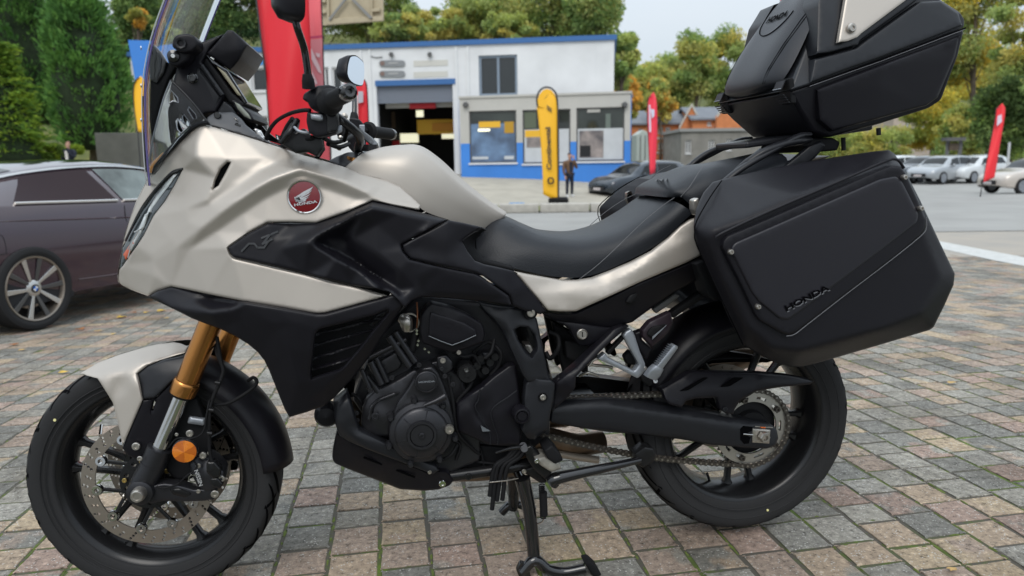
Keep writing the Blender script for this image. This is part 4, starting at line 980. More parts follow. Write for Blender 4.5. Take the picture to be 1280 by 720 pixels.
ring_holes('abs_ring', MS, .044, .052, -.058, .003, [(.048, 2*math.pi*i/24, .0022) for i in range(24)], B_STEEL, fw_)
tube('tyre_valve', [S(-.13, -.0, .125), S(-.115, -.04, .112)], .004, B_CHROME, fw_, n=8)

def both(fn):                       # a front-end part and its twin on the other side of the steered wheel
    fn(lambda p: p); fn(SREF)
def tube2(name, pts, r, m, par=None, **k):
    for f in (lambda p: p, SREF): tube(name, [f(p) for p in pts], r, m, par or bike, **k)
def mirr(name, pts, r, m, par=None, **k):
    for f in (lambda p: p, REFL): tube(name, [f(p) for p in pts], r, m, par or bike, **k)
# ---------------- fork
YF = -.112
ft, fb = P(279, 365, YF), P(228, 492, YF); fc = P(222, 508, YF); fl = P(195, 572, YF); fa = S(0, YF-.002, 0)
fdir = (ft-fb).normalized()
for f in (lambda p: p, SREF):
    up_ = f(fb)+(f(ft)-f(fb))*1.15
    tube('fork_tube', [f(fb)+(f(ft)-f(fb))*.12, up_], .0262, B_GOLD, bike, n=28)
    tube('fork_collar', [f(fb)-(f(ft)-f(fb)).normalized()*.0, f(fb)+(f(ft)-f(fb))*.10, f(fb)+(f(ft)-f(fb))*.125, f(fb)+(f(ft)-f(fb))*.135], [.0292, .0305, .0292, .026], B_GOLD, bike, n=28)
    tube('fork_seal', [f(fb)-(f(ft)-f(fb)).normalized()*.007, f(fb)], [.024, .028], B_DARK, bike, n=24)
    tube('fork_slider', [f(fb), f(fl)], .0185, B_CHROME, bike, n=28)
    lo = f(fl); dd = (f(fb)-f(fl)).normalized()
    tube('fork_foot', [lo+dd*.028, lo+dd*.026, lo-dd*.01, lo-dd*.03, f(P(181, 600, YF)), f(P(175, 612, YF))], [.0255, .0285, .0290, .0285, .029, .027], B_ENG, bike, n=24)
    tube('foot_ring', [lo-dd*.014, lo-dd*.018], .0302, B_ENG, bike, n=24)
# axle
lathe('front_axle', [(0, -.017), (.0075, -.017), (.0085, -.019), (.0125, -.019), (.0145, -.016), (.0165, -.008), (.0165, .26)], T(P(174, 617, -.150)), B_STEEL, bike, n=24)
lathe('fork_foot_boss', [(.02, -.004), (.029, 0), (.031, .02), (.03, .045)], T(P(174, 617, -.142)), B_ENG, bike, n=28)
# pinch bolts
for u, v in ((156, 620), (161, 614)): bolt(P(u, v, -.12), .006, V((-1, 0, 0)), B_STEEL, bike)
# caliper bracket arm, caliper and fittings
def sp(name, outline, y, m, th=.02, par=None, mir=SREF, roll=.003, rnd=2, **k): return panel(name, outline, y, m, par or bike, thick=th, mirror=mir, roll=roll, rnd=rnd, step=7, **k)
sp('caliper_arm', [(178, 622), (186, 608), (205, 604), (222, 606), (243, 612), (262, 611), (270, 615), (268, 624), (255, 626), (232, 627), (205, 626), (188, 630)], -.128, B_ENG, .03)
sp('arm_rib', [(212, 611), (225, 610), (240, 617), (232, 622), (216, 618)], -.131, B_SATIN, .01)
sp('brake_caliper', [(236, 580), (248, 570), (262, 572), (272, 580), (280, 590), (279, 603), (268, 612), (256, 614), (246, 606), (240, 594)], [(240, 585, -.118), (258, 590, -.142), (275, 595, -.138), (250, 610, -.13), (268, 578, -.13)], B_ENG, .05)
sp('caliper_cap', [(258, 578), (268, 577), (276, 586), (275, 596), (266, 598), (258, 590)], -.150, B_SATIN, .02)
sp('caliper_cap', [(262, 598), (272, 597), (279, 605), (275, 611), (265, 609)], -.146, B_SATIN, .02)
sp('fork_bracket', [(206, 555), (218, 520), (230, 500), (246, 498), (254, 520), (262, 540), (262, 560), (252, 585), (240, 598), (222, 600), (210, 590), (203, 575)], -.092, B_DARK, .02)
sp('sensor_bracket', [(236, 521), (256, 524), (255, 532), (234, 529)], -.110, B_ALU, .008)
for u, v, r_ in ((237.5, 541.5, .0085), (170.5, 557.5, .0095), (254, 569, .0085), (269, 617, .0095), (248, 614, .005), (241, 556, .005), (277, 598, .008), (175, 573, .006), (248, 582, .006), (262, 566, .005), (221, 543, .004)): bolt(P(u, v, -.135 if u != 170.5 else -.106), r_, m=B_STEEL, par=bike)
pxtext('caliper_lettering', 'NISSIN', 248, 597.5, math.radians(72), 5.2, -.1445, B_SIL, bike)
c_ = P(241, 598, -.145); ring_ = [c_+V((math.cos(a)*.009, 0, math.sin(a)*.009)) for a in np.linspace(.6, 5.4, 14)]
tube('bleed_clip', ring_, .0016, B_CHROME, bike, n=6)
# amber reflector: six facets, their alternating brightness painted in two ambers
c_ = P(230.5, 564.5, -.150); R_ = .0265
ref = lathe('side_reflector', [(0, .001), (R_, .001), (R_+.002, .004), (R_+.002, .012), (0, .012)], T(c_), B_ENG, bike, n=32)
mb = MB()
for i in range(6):
    a0, a1 = math.radians(60*i+90), math.radians(60*i+150); am = (a0+a1)/2; hi = .0 if i % 2 else -.004
    rim_ = [c_+V((math.cos(a)*R_, 0, math.sin(a)*R_)) for a in np.linspace(a0, a1, 6)]
    mb = MB(); mb.add([c_+V((0, -.004, 0))]+rim_, [(0, k+2, k+1) for k in range(5)]); mb.build('reflector_lens', B_AMBER if i % 2 else B_AMBER_DIM, ref)
for i in range(3):
    a = math.radians(60*i+90); d = V((math.cos(a), 0, math.sin(a)))*(R_*.95); mb = MB(); sd_ = V((-d.z, 0, d.x)).normalized()*.0009
    mb.prism([c_+d-sd_+V((0, -.0018, 0)), c_+d+sd_+V((0, -.0018, 0)), c_-d+sd_+V((0, -.0018, 0)), c_-d-sd_+V((0, -.0018, 0))], V((0, .001, 0))); mb.build('lens_rib', B_AMBER, ref)
# hoses at the fork
H_ = lambda n_, pts, r_=.0035, m_=B_DARK: tube(n_, [P(*p) for p in pts], r_, m_, bike, n=8, sub=5)
H_('brake_hose', [(268, 425, -.10), (272, 445, -.12), (280, 462, -.13), (274, 480, -.14), (266, 498, -.14), (262, 515, -.145), (262, 560, -.14), (266, 582, -.14)], .0042)
H_('brake_hose', [(271, 421, -.12), (276, 450, -.13), (279, 466, -.135), (270, 488, -.14), (264, 505, -.14), (268, 506, -.13), (285, 504, -.12), (302, 495, -.11), (315, 486, -.10), (321, 478, -.09), (317, 472, -.08), (310, 476, -.07)], .0045)
H_('sensor_cable', [(262, 500, -.145), (258, 520, -.15), (254, 540, -.15), (240, 548, -.14), (222, 548, -.13), (210, 560, -.12)], .0022)
H_('sensor_cable', [(238, 571, -.14), (246, 584, -.14), (232, 596, -.14), (222, 605, -.13), (205, 610, -.135), (196, 608, -.13)], .0022)
for u, v in ((272, 478), (264, 512), (262, 541)): tube('hose_clip', [P(u-3, v, -.15), P(u+3, v+1, -.15)], .005, B_SATIN, bike, n=8)
# far side caliper seen through the wheel
cal = [S(.115+dx, .11+dy, .08+dz) for dx, dy, dz in ((-.04, 0, -.05), (.04, 0, -.05), (.05, 0, .03), (.01, 0, .06), (-.03, 0, .04))]
mb = MB(); mb.prism(cal, _n*.05); mb.build('brake_caliper', B_ENG, bike, bevel=.006)
for k in range(4):
    a = V((.07+.028*k, .09, .13-.036*k)); tube('caliper_fitting', [S(a.x-.01, a.y, a.z), S(a.x+.02, a.y, a.z+.012)], .008, B_CHROME if k % 2 else B_SATIN, bike, n=10)
# front mudguard
panel('front_mudguard', [(100, 467), (122, 473), (131, 487), (141, 503), (149, 535), (153, 558), (166, 528), (178, 500), (174, 480), (171, 467), (184, 457), (200, 450), (216, 445), (231, 441), (234, 434), (225, 430), (216, 428.5), (195, 431), (175, 436), (148, 444), (122, 454)],
      [[(100, 467, -.045), (122, 473, -.078)], (141, 503, -.088), (153, 558, -.104), (166, 528, -.108), [(122, 473, -.078), (140, 466, -.084), (158, 463, -.088)], [(158, 463, -.088), (168, 478, -.105), (178, 500, -.112)], [(141, 503, -.088), (160, 492, -.100), (178, 499, -.112)], (150, 482, -.084),
       [(158, 463, -.088), (178, 453, -.085), (198, 449, -.082)], (171, 467, -.094), (184, 457, -.085), (231, 441, -.07), [(216, 428.5, .0), (195, 431, .012), (175, 436, .012), (148, 444, .01), (122, 454, .0)], (198, 449, -.082), (216, 430, -.02), (234, 434, -.04)], B_BEIGE, bike, thick=.006, roll=.003, step=6, mirror=SREF)
panel('mudguard_bracket', [(172, 467), (186, 457), (205, 450), (231, 445), (240, 452), (226, 470), (214, 478), (206, 486), (193, 498), (179, 499), (175, 480)], [(172, 467, -.090), (200, 452, -.085), (231, 445, -.082), [(178, 480, -.097), (200, 467, -.1), (224, 462, -.102)], (193, 498, -.112), (206, 486, -.112)], B_PLASTIC2, bike, thick=.02, mirror=SREF)
panel('mudguard_stay', [(153, 560), (178, 500), (194, 498), (206, 486), (222, 468), (232, 470), (222, 500), (206, 530), (196, 553), (184, 568), (172, 574), (160, 570)], [(153, 560, -.100), (178, 500, -.106), (206, 486, -.104), (222, 500, -.10), (184, 568, -.10)], B_PLASTIC, bike, thick=.012, mirror=SREF, holes=[[(188.5, 513), (191.5, 501), (195, 501), (191, 513)]])
secs = []
for a in np.linspace(math.radians(70), math.radians(2), 18):
    t = (math.radians(100)-a)/math.radians(98); R_ = .316+.010*t; hw = .072; sec = []
    for s in np.linspace(-1, 1, 13):
        y = hw*math.sin(s*math.pi/2*.98); rr = R_-(1-math.cos(s*math.pi/2*.98))*.052
        sec.append(S(rr*math.cos(a), y, rr*math.sin(a)))
    secs.append(sec)
o = loft('rear_of_mudguard', secs, B_PLASTIC, bike, cap=False); s_ = o.modifiers.new('s', 'SOLIDIFY'); s_.thickness = .004

# ---------------- fairing, warm silver
FO = [(149, 337), (146.5, 345), (147.5, 352), (152, 356), (166, 363), (185, 370), (197, 363), (214, 358), (230, 361), (260, 367.5), (306, 376.5), (360, 385), (396, 391.5), (406, 391), (440, 382), (483, 370),
      (456, 362), (420, 354), (380, 343.5), (340, 334), (292, 323), (287, 318), (284, 310), (287, 307), (310, 291), (334, 278), (362, 277.5), (395, 278.5), (430, 266), (466, 250.5), (490, 256), (524, 262.5), (525.6, 257), (520, 251), (500, 233), (484, 225.6), (450, 217), (428, 208), (404, 201), (380, 194.5), (352, 185), (302, 169), (268, 159), (256, 156.5), (249, 157.5), (240, 162), (220, 180), (205, 197), (194, 208), (183, 226), (170, 252), (160, 280), (155, 297), (153, 309),
      (158, 300), (167, 281), (176, 262), (190, 242), (204, 226), (216, 215), (229, 211), (218, 232), (206, 252), (192, 270), (180, 294), (171, 308), (162, 320), (154, 332)]
FC = [[(148, 342, -.035), (152, 356, -.045), (166, 363, -.08), (185, 370, -.125), (214, 358, -.165), (260, 367, -.212), (306, 376, -.245), (396, 391, -.262), (483, 370, -.268)],
      [(249, 157.5, -.165), (220, 180, -.132), (194, 208, -.103), (183, 226, -.09), (160, 280, -.065), (153, 309, -.055)],
      [(216, 215, -.132), (190, 242, -.110), (176, 262, -.098), (158, 300, -.066)], [(231, 212, -.152), (206, 252, -.140), (192, 270, -.132), (171, 308, -.108), (154, 332, -.062)],
      [(247, 160, -.168), (245, 180, -.186), (245, 196, -.197), (229, 214, -.158)], (232, 262, -.183), (190, 318, -.142), (192, 345, -.147),
      [(256, 158, -.172), (302, 170, -.174), (352, 186, -.176), (380, 196, -.178), (428, 209, -.184), (450, 218, -.187), (484, 227, -.192), (500, 234, -.197), (520, 252, -.208)],
      [(245, 196, -.197), (282, 198, -.203), (331, 197, -.198)],
      [(282, 198, -.203), (270, 222, -.206), (257, 251, -.208)], [(257, 251, -.208), (290, 229, -.208), (312, 213, -.205), (331, 198, -.198)],
      
      [(192, 326, -.145), (214, 300, -.172), (234, 277, -.190), (262, 255, -.207), (300, 231, -.212), (325, 213, -.208), (345, 203, -.200), (376, 198.5, -.188)],
      [(194, 330, -.147), (222, 309, -.184), (252, 285, -.214), (276, 266, -.228), (300, 249, -.237), (322, 234, -.242), (342, 223, -.244), (376, 211, -.243), (402, 218, -.241), (430, 227, -.239), (456, 239, -.238), (466, 246, -.237), (524, 260, -.226)],
      [(236, 312, -.189), (270, 290, -.208), (304, 266, -.220), (334, 246, -.225), (358, 234, -.225), (378, 228, -.224), (402, 234, -.223), (428, 243, -.225), (448, 249, -.229)],
      [(284, 310, -.232), (287, 307, -.232), (310, 291.5, -.233), (334, 278, -.235), (362, 278, -.237), (395, 278.5, -.240), (430, 266, -.238), (466, 250.5, -.237)],
      [(284, 310, -.232), (292, 323, -.236), (340, 334, -.244), (380, 343.5, -.250), (420, 354, -.258), (483, 370, -.268)]]
panel('side_fairing', FO, FC, B_BEIGE, bike, thick=.010, roll=.0035, step=2.6, soft=3.4, holes=[[(283.5, 202.5), (288.5, 203), (282, 216), (273, 232), (265.5, 237), (268, 226), (275, 211)]])
panel('fairing_vent', [(281, 200), (292, 201), (284, 218), (275, 234), (263, 240), (266, 224), (273, 210)], -.176, B_DARK, bike, thick=.01)
# nose bridge between the two sides
secs = []
for (u, v, y, dy) in [(249, 157.5, -.170, 0), (220, 180, -.135, 0), (194, 208, -.105, 0), (183, 226, -.09, 0), (160, 280, -.065, 0), (153, 309, -.055, 0), (147, 345, -.038, 0), (152, 356, -.045, 0), (166, 363, -.08, 0), (185, 370, -.13, 0)]:
    p = P(u, v, y); q = V((p.x-.012*min(1, abs(y)/.06), 0, p.z)); secs.append([p, V((q.x+(p.x-q.x)*.2, y*.5, p.z)), q, V((q.x+(p.x-q.x)*.2, -y*.5, p.z)), REFL(p)])
loft('nose_panel', secs, B_BEIGE, bike, cap=False, sub=3)
# headlights
HL = [(153, 310), (158, 300), (167, 281), (176, 262), (190, 242), (204, 226), (216, 215), (229, 211), (218, 232), (206, 252), (192, 270), (180, 294), (171, 308), (162, 320), (154, 332), (149, 337)]
hc = [[(216, 215, -.132), (190, 242, -.110), (176, 262, -.098), (153, 309, -.066)], [(229, 211, -.150), (206, 252, -.140), (192, 270, -.132), (171, 308, -.108), (154, 332, -.062)]]
panel('headlight', HL, [[(a, b, c+.010) for a, b, c in q] for q in hc], B_LENS, bike, thick=.02, roll=.003, step=6)
panel('daytime_light', [(217, 218), (222, 217), (212, 231), (199, 248), (187, 266), (182, 272), (186, 260), (196, 243), (208, 227)], [(a, b, c) for a, b, c in ((217, 218, -.131), (199, 248, -.122), (185, 268, -.112))], mat('light_guide', (.55, .58, .58), .15, .3, coat=.5), bike, thick=.01, roll=.002, step=5)
panel('daytime_light', [(181, 268), (186, 265), (181, 282), (172, 300), (164, 314), (162, 311), (169, 296), (176, 280)], [(181, 268, -.112), (172, 300, -.098), (163, 313, -.085)], mat('light_guide', (.55, .58, .58), .15, .3, coat=.5), bike, thick=.01, roll=.002, step=5)
panel('indicator_lens', [(154, 318), (160, 309), (166, 300), (169, 303), (163, 315), (157, 325)], [(154, 318, -.068), (166, 300, -.09), (160, 318, -.08)], mat('red_orange_lens', (.5, .08, .02), .1, coat=1), bike, thick=.01, roll=.002, step=5)
for q in (((205, 232), (200, 250)), ((190, 262), (186, 277)), ((178, 285), (168, 290)), ((166, 300), (160, 322)), ((172, 290), (160, 312))):
    mirr('reflector_fin', [P(q[0][0], q[0][1], -.118+.0009*(200-q[0][0])*.5), P(q[1][0], q[1][1], -.112+.0009*(200-q[1][0])*.5)], .0016, B_CHROME, n=5)
mirr('headlight_rim', [P(229, 211, -.151), P(216, 214.5, -.134), P(204, 226, -.125), P(190, 242, -.113), P(176, 262, -.100), P(166, 282, -.084), P(157, 301, -.070)], .0028, B_GLOSS, n=6, sub=3)

# ---------------- badge
rbf_fair = facet(FC, FO)
yb = lambda u, v: float(rbf_fair([(u, v)])[0])
y0 = yb(380, 246)-.008; c_ = P(380.5, 246, y0)
bdg = lathe('badge', [(0, 0), (.030, 0), (.0335, .001), (.0335, .012)], T(c_), B_REDP, bike, n=48)
lathe('badge_rim', [(.0325, -.0005), (.0345, -.002), (.0365, .0005), (.0365, .012), (.0325, .012)], T(c_), B_CHROME, bdg, n=48, closed=True)
def bp_(x, y): return P(350+x*60/800, 220+y*54/720, y0-.0012)
for k, (a, b, c, d) in enumerate([((240, 360), (395, 260), (552, 178), (500, 250)), ((262, 370), (420, 300), (532, 238), (478, 292)), ((290, 388), (430, 335), (512, 296), (452, 345)), ((310, 405), (420, 368), (488, 348), (420, 390)), ((300, 425), (380, 395), (440, 385), (410, 412)), ((238, 360), (262, 425), (330, 440), (300, 380))]):
    mb = MB(); vs = [bp_(*a), bp_(*b), bp_(*c), bp_(*d), bp_(a[0]+14, a[1]+34)]; mb.prism(vs, V((0, .001, 0))); mb.build('wing_feather', B_SIL, bdg)
mb = MB(); mb.prism([bp_(236, 355), bp_(300, 330), bp_(350, 400), bp_(432, 402), bp_(425, 420), bp_(330, 438), bp_(262, 420)], V((0, .001, 0))); mb.build('wing_feather', B_SIL, bdg)
pxtext('badge_lettering', 'HONDA', 381.8, 254.2, math.radians(-9), 3.2, y0-.0014, B_SIL, bdg, stretch=1.75, bold=.03)

# ---------------- black side panels
SA = [(285, 309.5), (288, 307.5), (310, 292), (334.5, 279.5), (362, 279), (395, 280), (430, 268), (466, 252), (500, 259.5), (530, 267), (559, 274.5), (530, 290), (501, 306), (504, 315), (512, 324.5), (550, 333), (594, 342), (602, 346), (636, 370), (640, 382), (600, 376.5), (554, 372.5), (528, 371), (515, 376), (506, 385), (497, 375), (486, 365), (470, 361), (440, 357), (405, 348), (380, 341.5), (340, 332), (292, 321.5), (288, 317)]
SCt = [(288, 310, -.234), (334, 280, -.238), (300, 318, -.240), (310, 300, -.238), (340, 300, -.244), (350, 312, -.250), (392, 340, -.256), (440, 352, -.262), (480, 360, -.266),
       [(352, 311, -.250), (370, 305, -.262), (385, 303, -.274), (420, 282, -.274), (456, 262, -.274), (464, 258, -.272), (500, 265, -.262), (540, 274, -.256), (556, 278, -.252)],
       [(348, 311, -.249), (372, 295, -.247), (396, 282, -.243), (430, 269, -.240), (466, 253, -.238), (500, 261, -.238), (556, 274, -.238)],
       [(392, 305, -.272), (420, 322, -.273), (450, 338, -.274), (478, 354, -.275), (494, 363, -.275), (503, 374, -.274)],
       [(398, 305, -.236), (424, 318, -.222), (450, 332, -.214), (474, 348, -.220), (492, 361, -.25)], [(404, 298, -.25), (430, 294, -.23)],
       [(430, 300, -.222), (434, 306, -.228), (454, 330, -.234), (476, 348, -.240), (496, 364, -.254)],
       [(440, 298, -.244), (470, 316, -.262), (498, 338, -.268), (520, 360, -.262)], (470, 280, -.256), (520, 290, -.258), (500, 306, -.258), (540, 320, -.256), (560, 345, -.254), (520, 345, -.264), (600, 356, -.248), (636, 372, -.236), [(528, 366, -.250), (600, 370, -.242)], (554, 372, -.238), (600, 376, -.232)]
panel('side_panel', SA, SCt, B_PLASTIC, bike, thick=.012, roll=.004, step=2.6, soft=4.2)
panel('seat_side_panel', [(561, 275.5), (580, 279), (602, 284), (589, 292), (577, 300.5), (584, 314), (594, 326.5), (606, 331), (625, 335), (642, 339), (662, 362), (683, 388), (676, 393), (655, 388), (641, 382), (637.5, 369.5), (603, 344.5), (594, 340.5), (550, 331.5), (513, 323), (505.5, 314), (503.5, 306.5), (531, 291.5)],
      [(561, 275, -.250), (602, 284, -.225), (577, 300, -.238), (520, 310, -.257), (560, 320, -.256), (594, 330, -.246), (600, 342, -.25), (642, 340, -.205), (640, 365, -.225), (683, 388, -.19), (560, 300, -.256), (641, 382, -.22)], B_PLASTIC, bike, thick=.012, roll=.003, step=5.5)
panel('seat_surround', [(602, 284), (609, 287), (600, 292), (594, 300), (594, 310), (604, 323), (640, 333), (644, 340), (606, 332), (594, 328), (583, 315), (576, 300), (590, 291)], [(602, 284, -.20), (594, 305, -.16), (583, 315, -.19), (640, 336, -.17)], B_DARK, bike, thick=.02, roll=.004, step=5)
# raised lettering of the side panel
def yside(u, v): return float(rs_([(u, v)])[0])-.0035
rs_ = facet(SCt, SA)
def strokes(name, segs, w_, yf, m, par):
    for s in segs:
        mb = MB(); q = [V((x, y)) for x, y in s]
        for a, b in zip(q[:-1], q[1:]):
            d = (b-a).normalized(); nn_ = V((-d.y, d.x))*w_/2; a2, b2 = a-d*w_*.3, b+d*w_*.3
            mb.prism([P(p.x, p.y, yf(p.x, p.y)) for p in (a2-nn_, a2+nn_, b2+nn_, b2-nn_)], V((0, .003, 0)))
        mb.build(name, m, par)
strokes('raised_lettering', [[(302, 314), (311, 304.5), (318, 304.5), (322, 309.5), (330, 309.5), (339, 297.5)], [(327, 297.5), (347, 289.5)], [(337, 294), (328, 305), (340, 299)]], 2.4, yside, B_GLOSS, bike)

# ---------------- lower fairing
LO = [(185, 371), (197, 364), (214, 359), (260, 369), (306, 378), (360, 386.5), (396, 393), (407, 392.5), (440, 383.5), (484, 371), (494, 368), (505, 377), (503, 384), (480, 418), (462, 446), (440, 474), (418, 497), (406, 507), (384, 515), (362, 521.5), (356, 512), (346, 487), (336, 462), (330, 450), (322, 440), (310, 430), (294, 420), (275, 411), (258, 405), (240, 398), (212, 384)]
LH = [(393, 424), (395, 416), (400, 411.5), (430, 404), (468, 394), (485, 387), (486, 391), (470, 410), (448, 438), (430, 459), (424, 463), (389, 474), (388, 468)]
LC = [(185, 371, -.13), (214, 359, -.168), [(197, 373, -.165), (225, 385, -.205), (262, 390, -.244), (282, 387, -.254), (305, 378, -.262)], [(215, 364, -.17), (240, 374, -.195), (270, 379, -.205), (295, 379, -.222), (304, 377.5, -.256)], (250, 368, -.192),
      [(305, 378, -.262), (345, 388, -.268), (396, 394, -.270)], [(306, 381, -.262), (340, 402, -.266), (368, 404, -.270), (396, 394, -.272), (440, 384, -.272), (490, 370, -.270)],
      [(240, 398, -.212), (294, 420, -.236), (322, 440, -.236), (340, 470, -.230), (362, 520, -.215)], (300, 400, -.25), [(345, 412, -.262), (362, 440, -.258), (372, 480, -.246), (382, 513, -.222)],
      [(387, 476, -.244), (390, 440, -.262), (396, 412, -.270), (440, 399, -.272), (486, 385, -.272)], (406, 505, -.214), (384, 500, -.232), [(426, 466, -.24), (450, 438, -.258), (487, 390, -.272)], [(418, 497, -.205), (462, 446, -.235), (503, 384, -.262)], (408, 484, -.236)]
panel('lower_fairing', LO, LC, B_PLASTIC, bike, thick=.014, roll=.004, step=2.6, soft=4.2, holes=[LH])
panel('radiator_recess', [(380, 408), (400, 405), (490, 380), (492, 392), (450, 445), (426, 468), (382, 480)], -.165, B_DARK, bike, thick=.01)
for i, (a, b) in enumerate((((391, 432), (474, 410)), ((390, 448), (460, 428)), ((390, 461), (446, 446)), ((394, 418), (480, 397)))):
    panel('louvre', [(a[0], a[1]-1), (b[0], b[1]-1), (b[0]-3, b[1]+2.6), (a[0], a[1]+2.6)], [(a[0], a[1]-1, -.21), (b[0], b[1], -.215), (a[0], a[1]+3, -.235), (b[0], b[1]+3, -.235)], B_PLASTIC, bike, thick=.006, roll=.002, step=7)
panel('duct_trim', [(470, 392), (486, 385), (484, 391), (466, 408), (462, 406)], -.20, B_PLASTIC2, bike, thick=.01)
panel('duct_lip', [(389, 474), (424, 463), (420, 474), (408, 492), (400, 500), (388, 500)], [(389, 474, -.240), (424, 463, -.24), (400, 500, -.222)], B_PLASTIC2, bike, thick=.01)

# ---------------- belly pan
panel('belly_pan', [(420, 541), (440, 551), (500, 576), (538, 592), (550, 588), (560, 590), (567, 601), (562, 607), (548, 612), (530, 613.5), (500, 611.5), (468, 599), (437, 587), (418, 579), (415, 572), (416, 560)], [(420, 541, -.13), (540, 592, -.15), (560, 600, -.15), (500, 611, -.10), (418, 579, -.09), (480, 590, -.135), (440, 570, -.125)], B_PLASTIC, bike, thick=.03, roll=.006, step=6, rnd=3)
panel('belly_pan_rail', [(433, 489), (437, 500), (442, 518), (449, 537), (480, 553), (520, 572), (545, 582), (549, 588), (541, 593), (500, 577), (460, 562), (436, 552), (424, 544), (419, 530), (416, 502)], [(433, 489, -.165), (449, 537, -.175), (545, 583, -.165), [(424, 505, -.182), (430, 530, -.188), (440, 545, -.188), (540, 589, -.172)], (416, 502, -.15), (436, 552, -.165)], B_PLASTIC2, bike, thick=.03, roll=.004, step=5.5)
for q in (((455, 571), (478, 580)), ((496, 587), (519, 596))): panel('pan_slot', [(q[0][0], q[0][1]), (q[1][0], q[1][1]), (q[1][0]-1, q[1][1]+1.8), (q[0][0]-1, q[0][1]+1.8)], -.142, B_ENGRAVE, bike, thick=.004, roll=0)
lathe('horn', [(0, -.03), (.022, -.026), (.030, -.012), (.031, .01), (.02, .03)], T(P(409, 517, -.10)), B_PLASTIC, bike, n=28)
bolt(P(553, 604, -.152), .009, par=bike, m=B_CHROME)
bolt(P(537, 590, -.17), .005, par=bike)

# ---------------- engine
def ep(name, o, y, m=B_ENG, th=.03, par=None, roll=.004, rnd=2, **k): return panel(name, o, y, m, par or bike, thick=th, roll=roll, rnd=rnd, step=6, **k)
mb = MB(); blk = [P(440, 500, -.10), P(470, 420, -.10), P(520, 372, -.10), P(600, 378, -.10), P(690, 470, -.10), P(688, 545, -.10), P(640, 585, -.10), P(560, 592, -.10), P(480, 560, -.10)]
mb.prism(blk, V((0, .2, 0))); eng = mb.build('engine_block', B_ENG, bike, bevel=.01)
ep('crankcase', [(452, 530), (454, 505), (468, 488), (495, 470), (520, 458), (548, 450), (575, 470), (590, 500), (600, 540), (600, 575), (560, 592), (520, 580), (478, 556)], -.135, th=.05)
# cylinder: block with fins, tubes and head
ep('cylinder', [(462, 462), (478, 440), (500, 430), (520, 470), (505, 486), (480, 497), (468, 490)], -.13, th=.05)
for i in range(5):
    t = i/4; a = (472+t*22, 430+t*-14); b = (497+t*20, 484-t*14)
mirr('coolant_pipe', [P(458, 470, -.15), P(466, 480, -.15), P(473, 490, -.15)], .008, B_ENG, n=12)
for a, b, r_ in (((463, 452), (477, 480), .0085), ((470, 447), (484, 477), .006), ((486, 420), (512, 458), .009), ((494, 415), (519, 452), .008), ((460, 448), (508, 424), .0065), ((452, 462), (462, 486), .006)):
    tube('engine_pipe', [P(a[0], a[1], -.165), P(b[0], b[1], -.165)], r_, B_ENG, bike, n=12)
ep('cylinder_plate', [(474, 452), (496, 439), (503, 455), (498, 462), (480, 470)], -.155, th=.02)
tube('thermostat_elbow', [P(503, 398, -.16), P(508, 402, -.17), P(509, 412, -.165)], [.013, .015, .012], B_STEEL, bike, n=14, sub=3)
lathe('hose_clamp', [(.020, -.004), (.023, -.004), (.023, .004), (.020, .004)], T(P(512, 403, -.15)), B_STEEL, bike, n=20, closed=True)
H_('radiator_hose', [(500, 430, -.14), (512, 440, -.15), (518, 425, -.15), (520, 400, -.14)], .010)
for (u, v) in ((521, 413), (521, 417), (523, 426), (522, 431), (531, 436), (536, 440)): bolt(P(u, v, -.16), .0035, par=bike, m=B_CHROME)
H_('copper_pipe', [(521, 378, -.15), (522, 395, -.16), (521, 410, -.16)], .002, mat('copper', (.35, .14, .07), .35, .9))
# air duct cover
dc = ep('duct_cover', [(539, 378), (560, 383), (582, 392), (602, 404), (605, 411), (606, 418), (604, 428), (585, 435), (566, 441), (548, 436), (528, 429), (525, 416), (526, 394), (532, 384)], [(532, 384, -.19), (602, 404, -.195), (566, 441, -.19), (560, 410, -.205), (528, 425, -.19)], B_PLASTIC, th=.03)
ep('duct_cover_face', [(538, 390), (560, 396), (582, 404), (595, 412), (596, 420), (580, 427), (565, 432), (550, 426), (536, 420), (536, 400)], -.2035, B_PLASTIC, th=.004, roll=.003)
for f in (lambda p: p, REFL): tube('cover_edge', [f(P(536, 420, -.2045)), f(P(550, 426, -.2045)), f(P(565, 431.5, -.2045)), f(P(580, 426, -.2045)), f(P(595, 419, -.2045))], .0009, B_ALU, bike, n=5)
# left cover and alternator cover
ep('side_cover', [(451, 530), (453, 510), (458, 498), (470, 487), (490, 478), (505, 470), (516, 462), (524, 464), (515, 478), (503, 498), (492, 520), (486, 545), (472, 545), (458, 542)], [(455, 530, -.15), (470, 490, -.155), (520, 465, -.16), (490, 520, -.165), (470, 520, -.168), (495, 490, -.168)], th=.03)
ep('side_cover_rib', [(459, 525), (462, 508), (472, 499), (492, 491), (500, 490), (497, 494), (474, 502), (466, 510), (463, 527)], -.172, th=.01, roll=.002)
ep('generator_housing', [(487, 545), (490, 520), (497, 502), (510, 485), (520, 468), (528, 460), (540, 458), (548, 466), (555, 482), (563, 505), (568, 528), (566, 548), (556, 566), (540, 577), (520, 580), (500, 570)], [(487, 540, -.17), (520, 470, -.18), (548, 468, -.18), (566, 530, -.175), (530, 575, -.17), (527, 535, -.195), (505, 495, -.178)], th=.05)
yc = -.196; cc_ = P(527, 541, yc)
gc = lathe('generator_cover', [(0, -.018), (.026, -.018), (.028, -.016), (.0285, -.021), (.034, -.021), (.036, -.013), (.056, -.009), (.062, -.004), (.064, 0), (.074, .004), (.0765, .008), (.0765, .03)], T(cc_), B_ENG, bike, n=64, sharp=30)
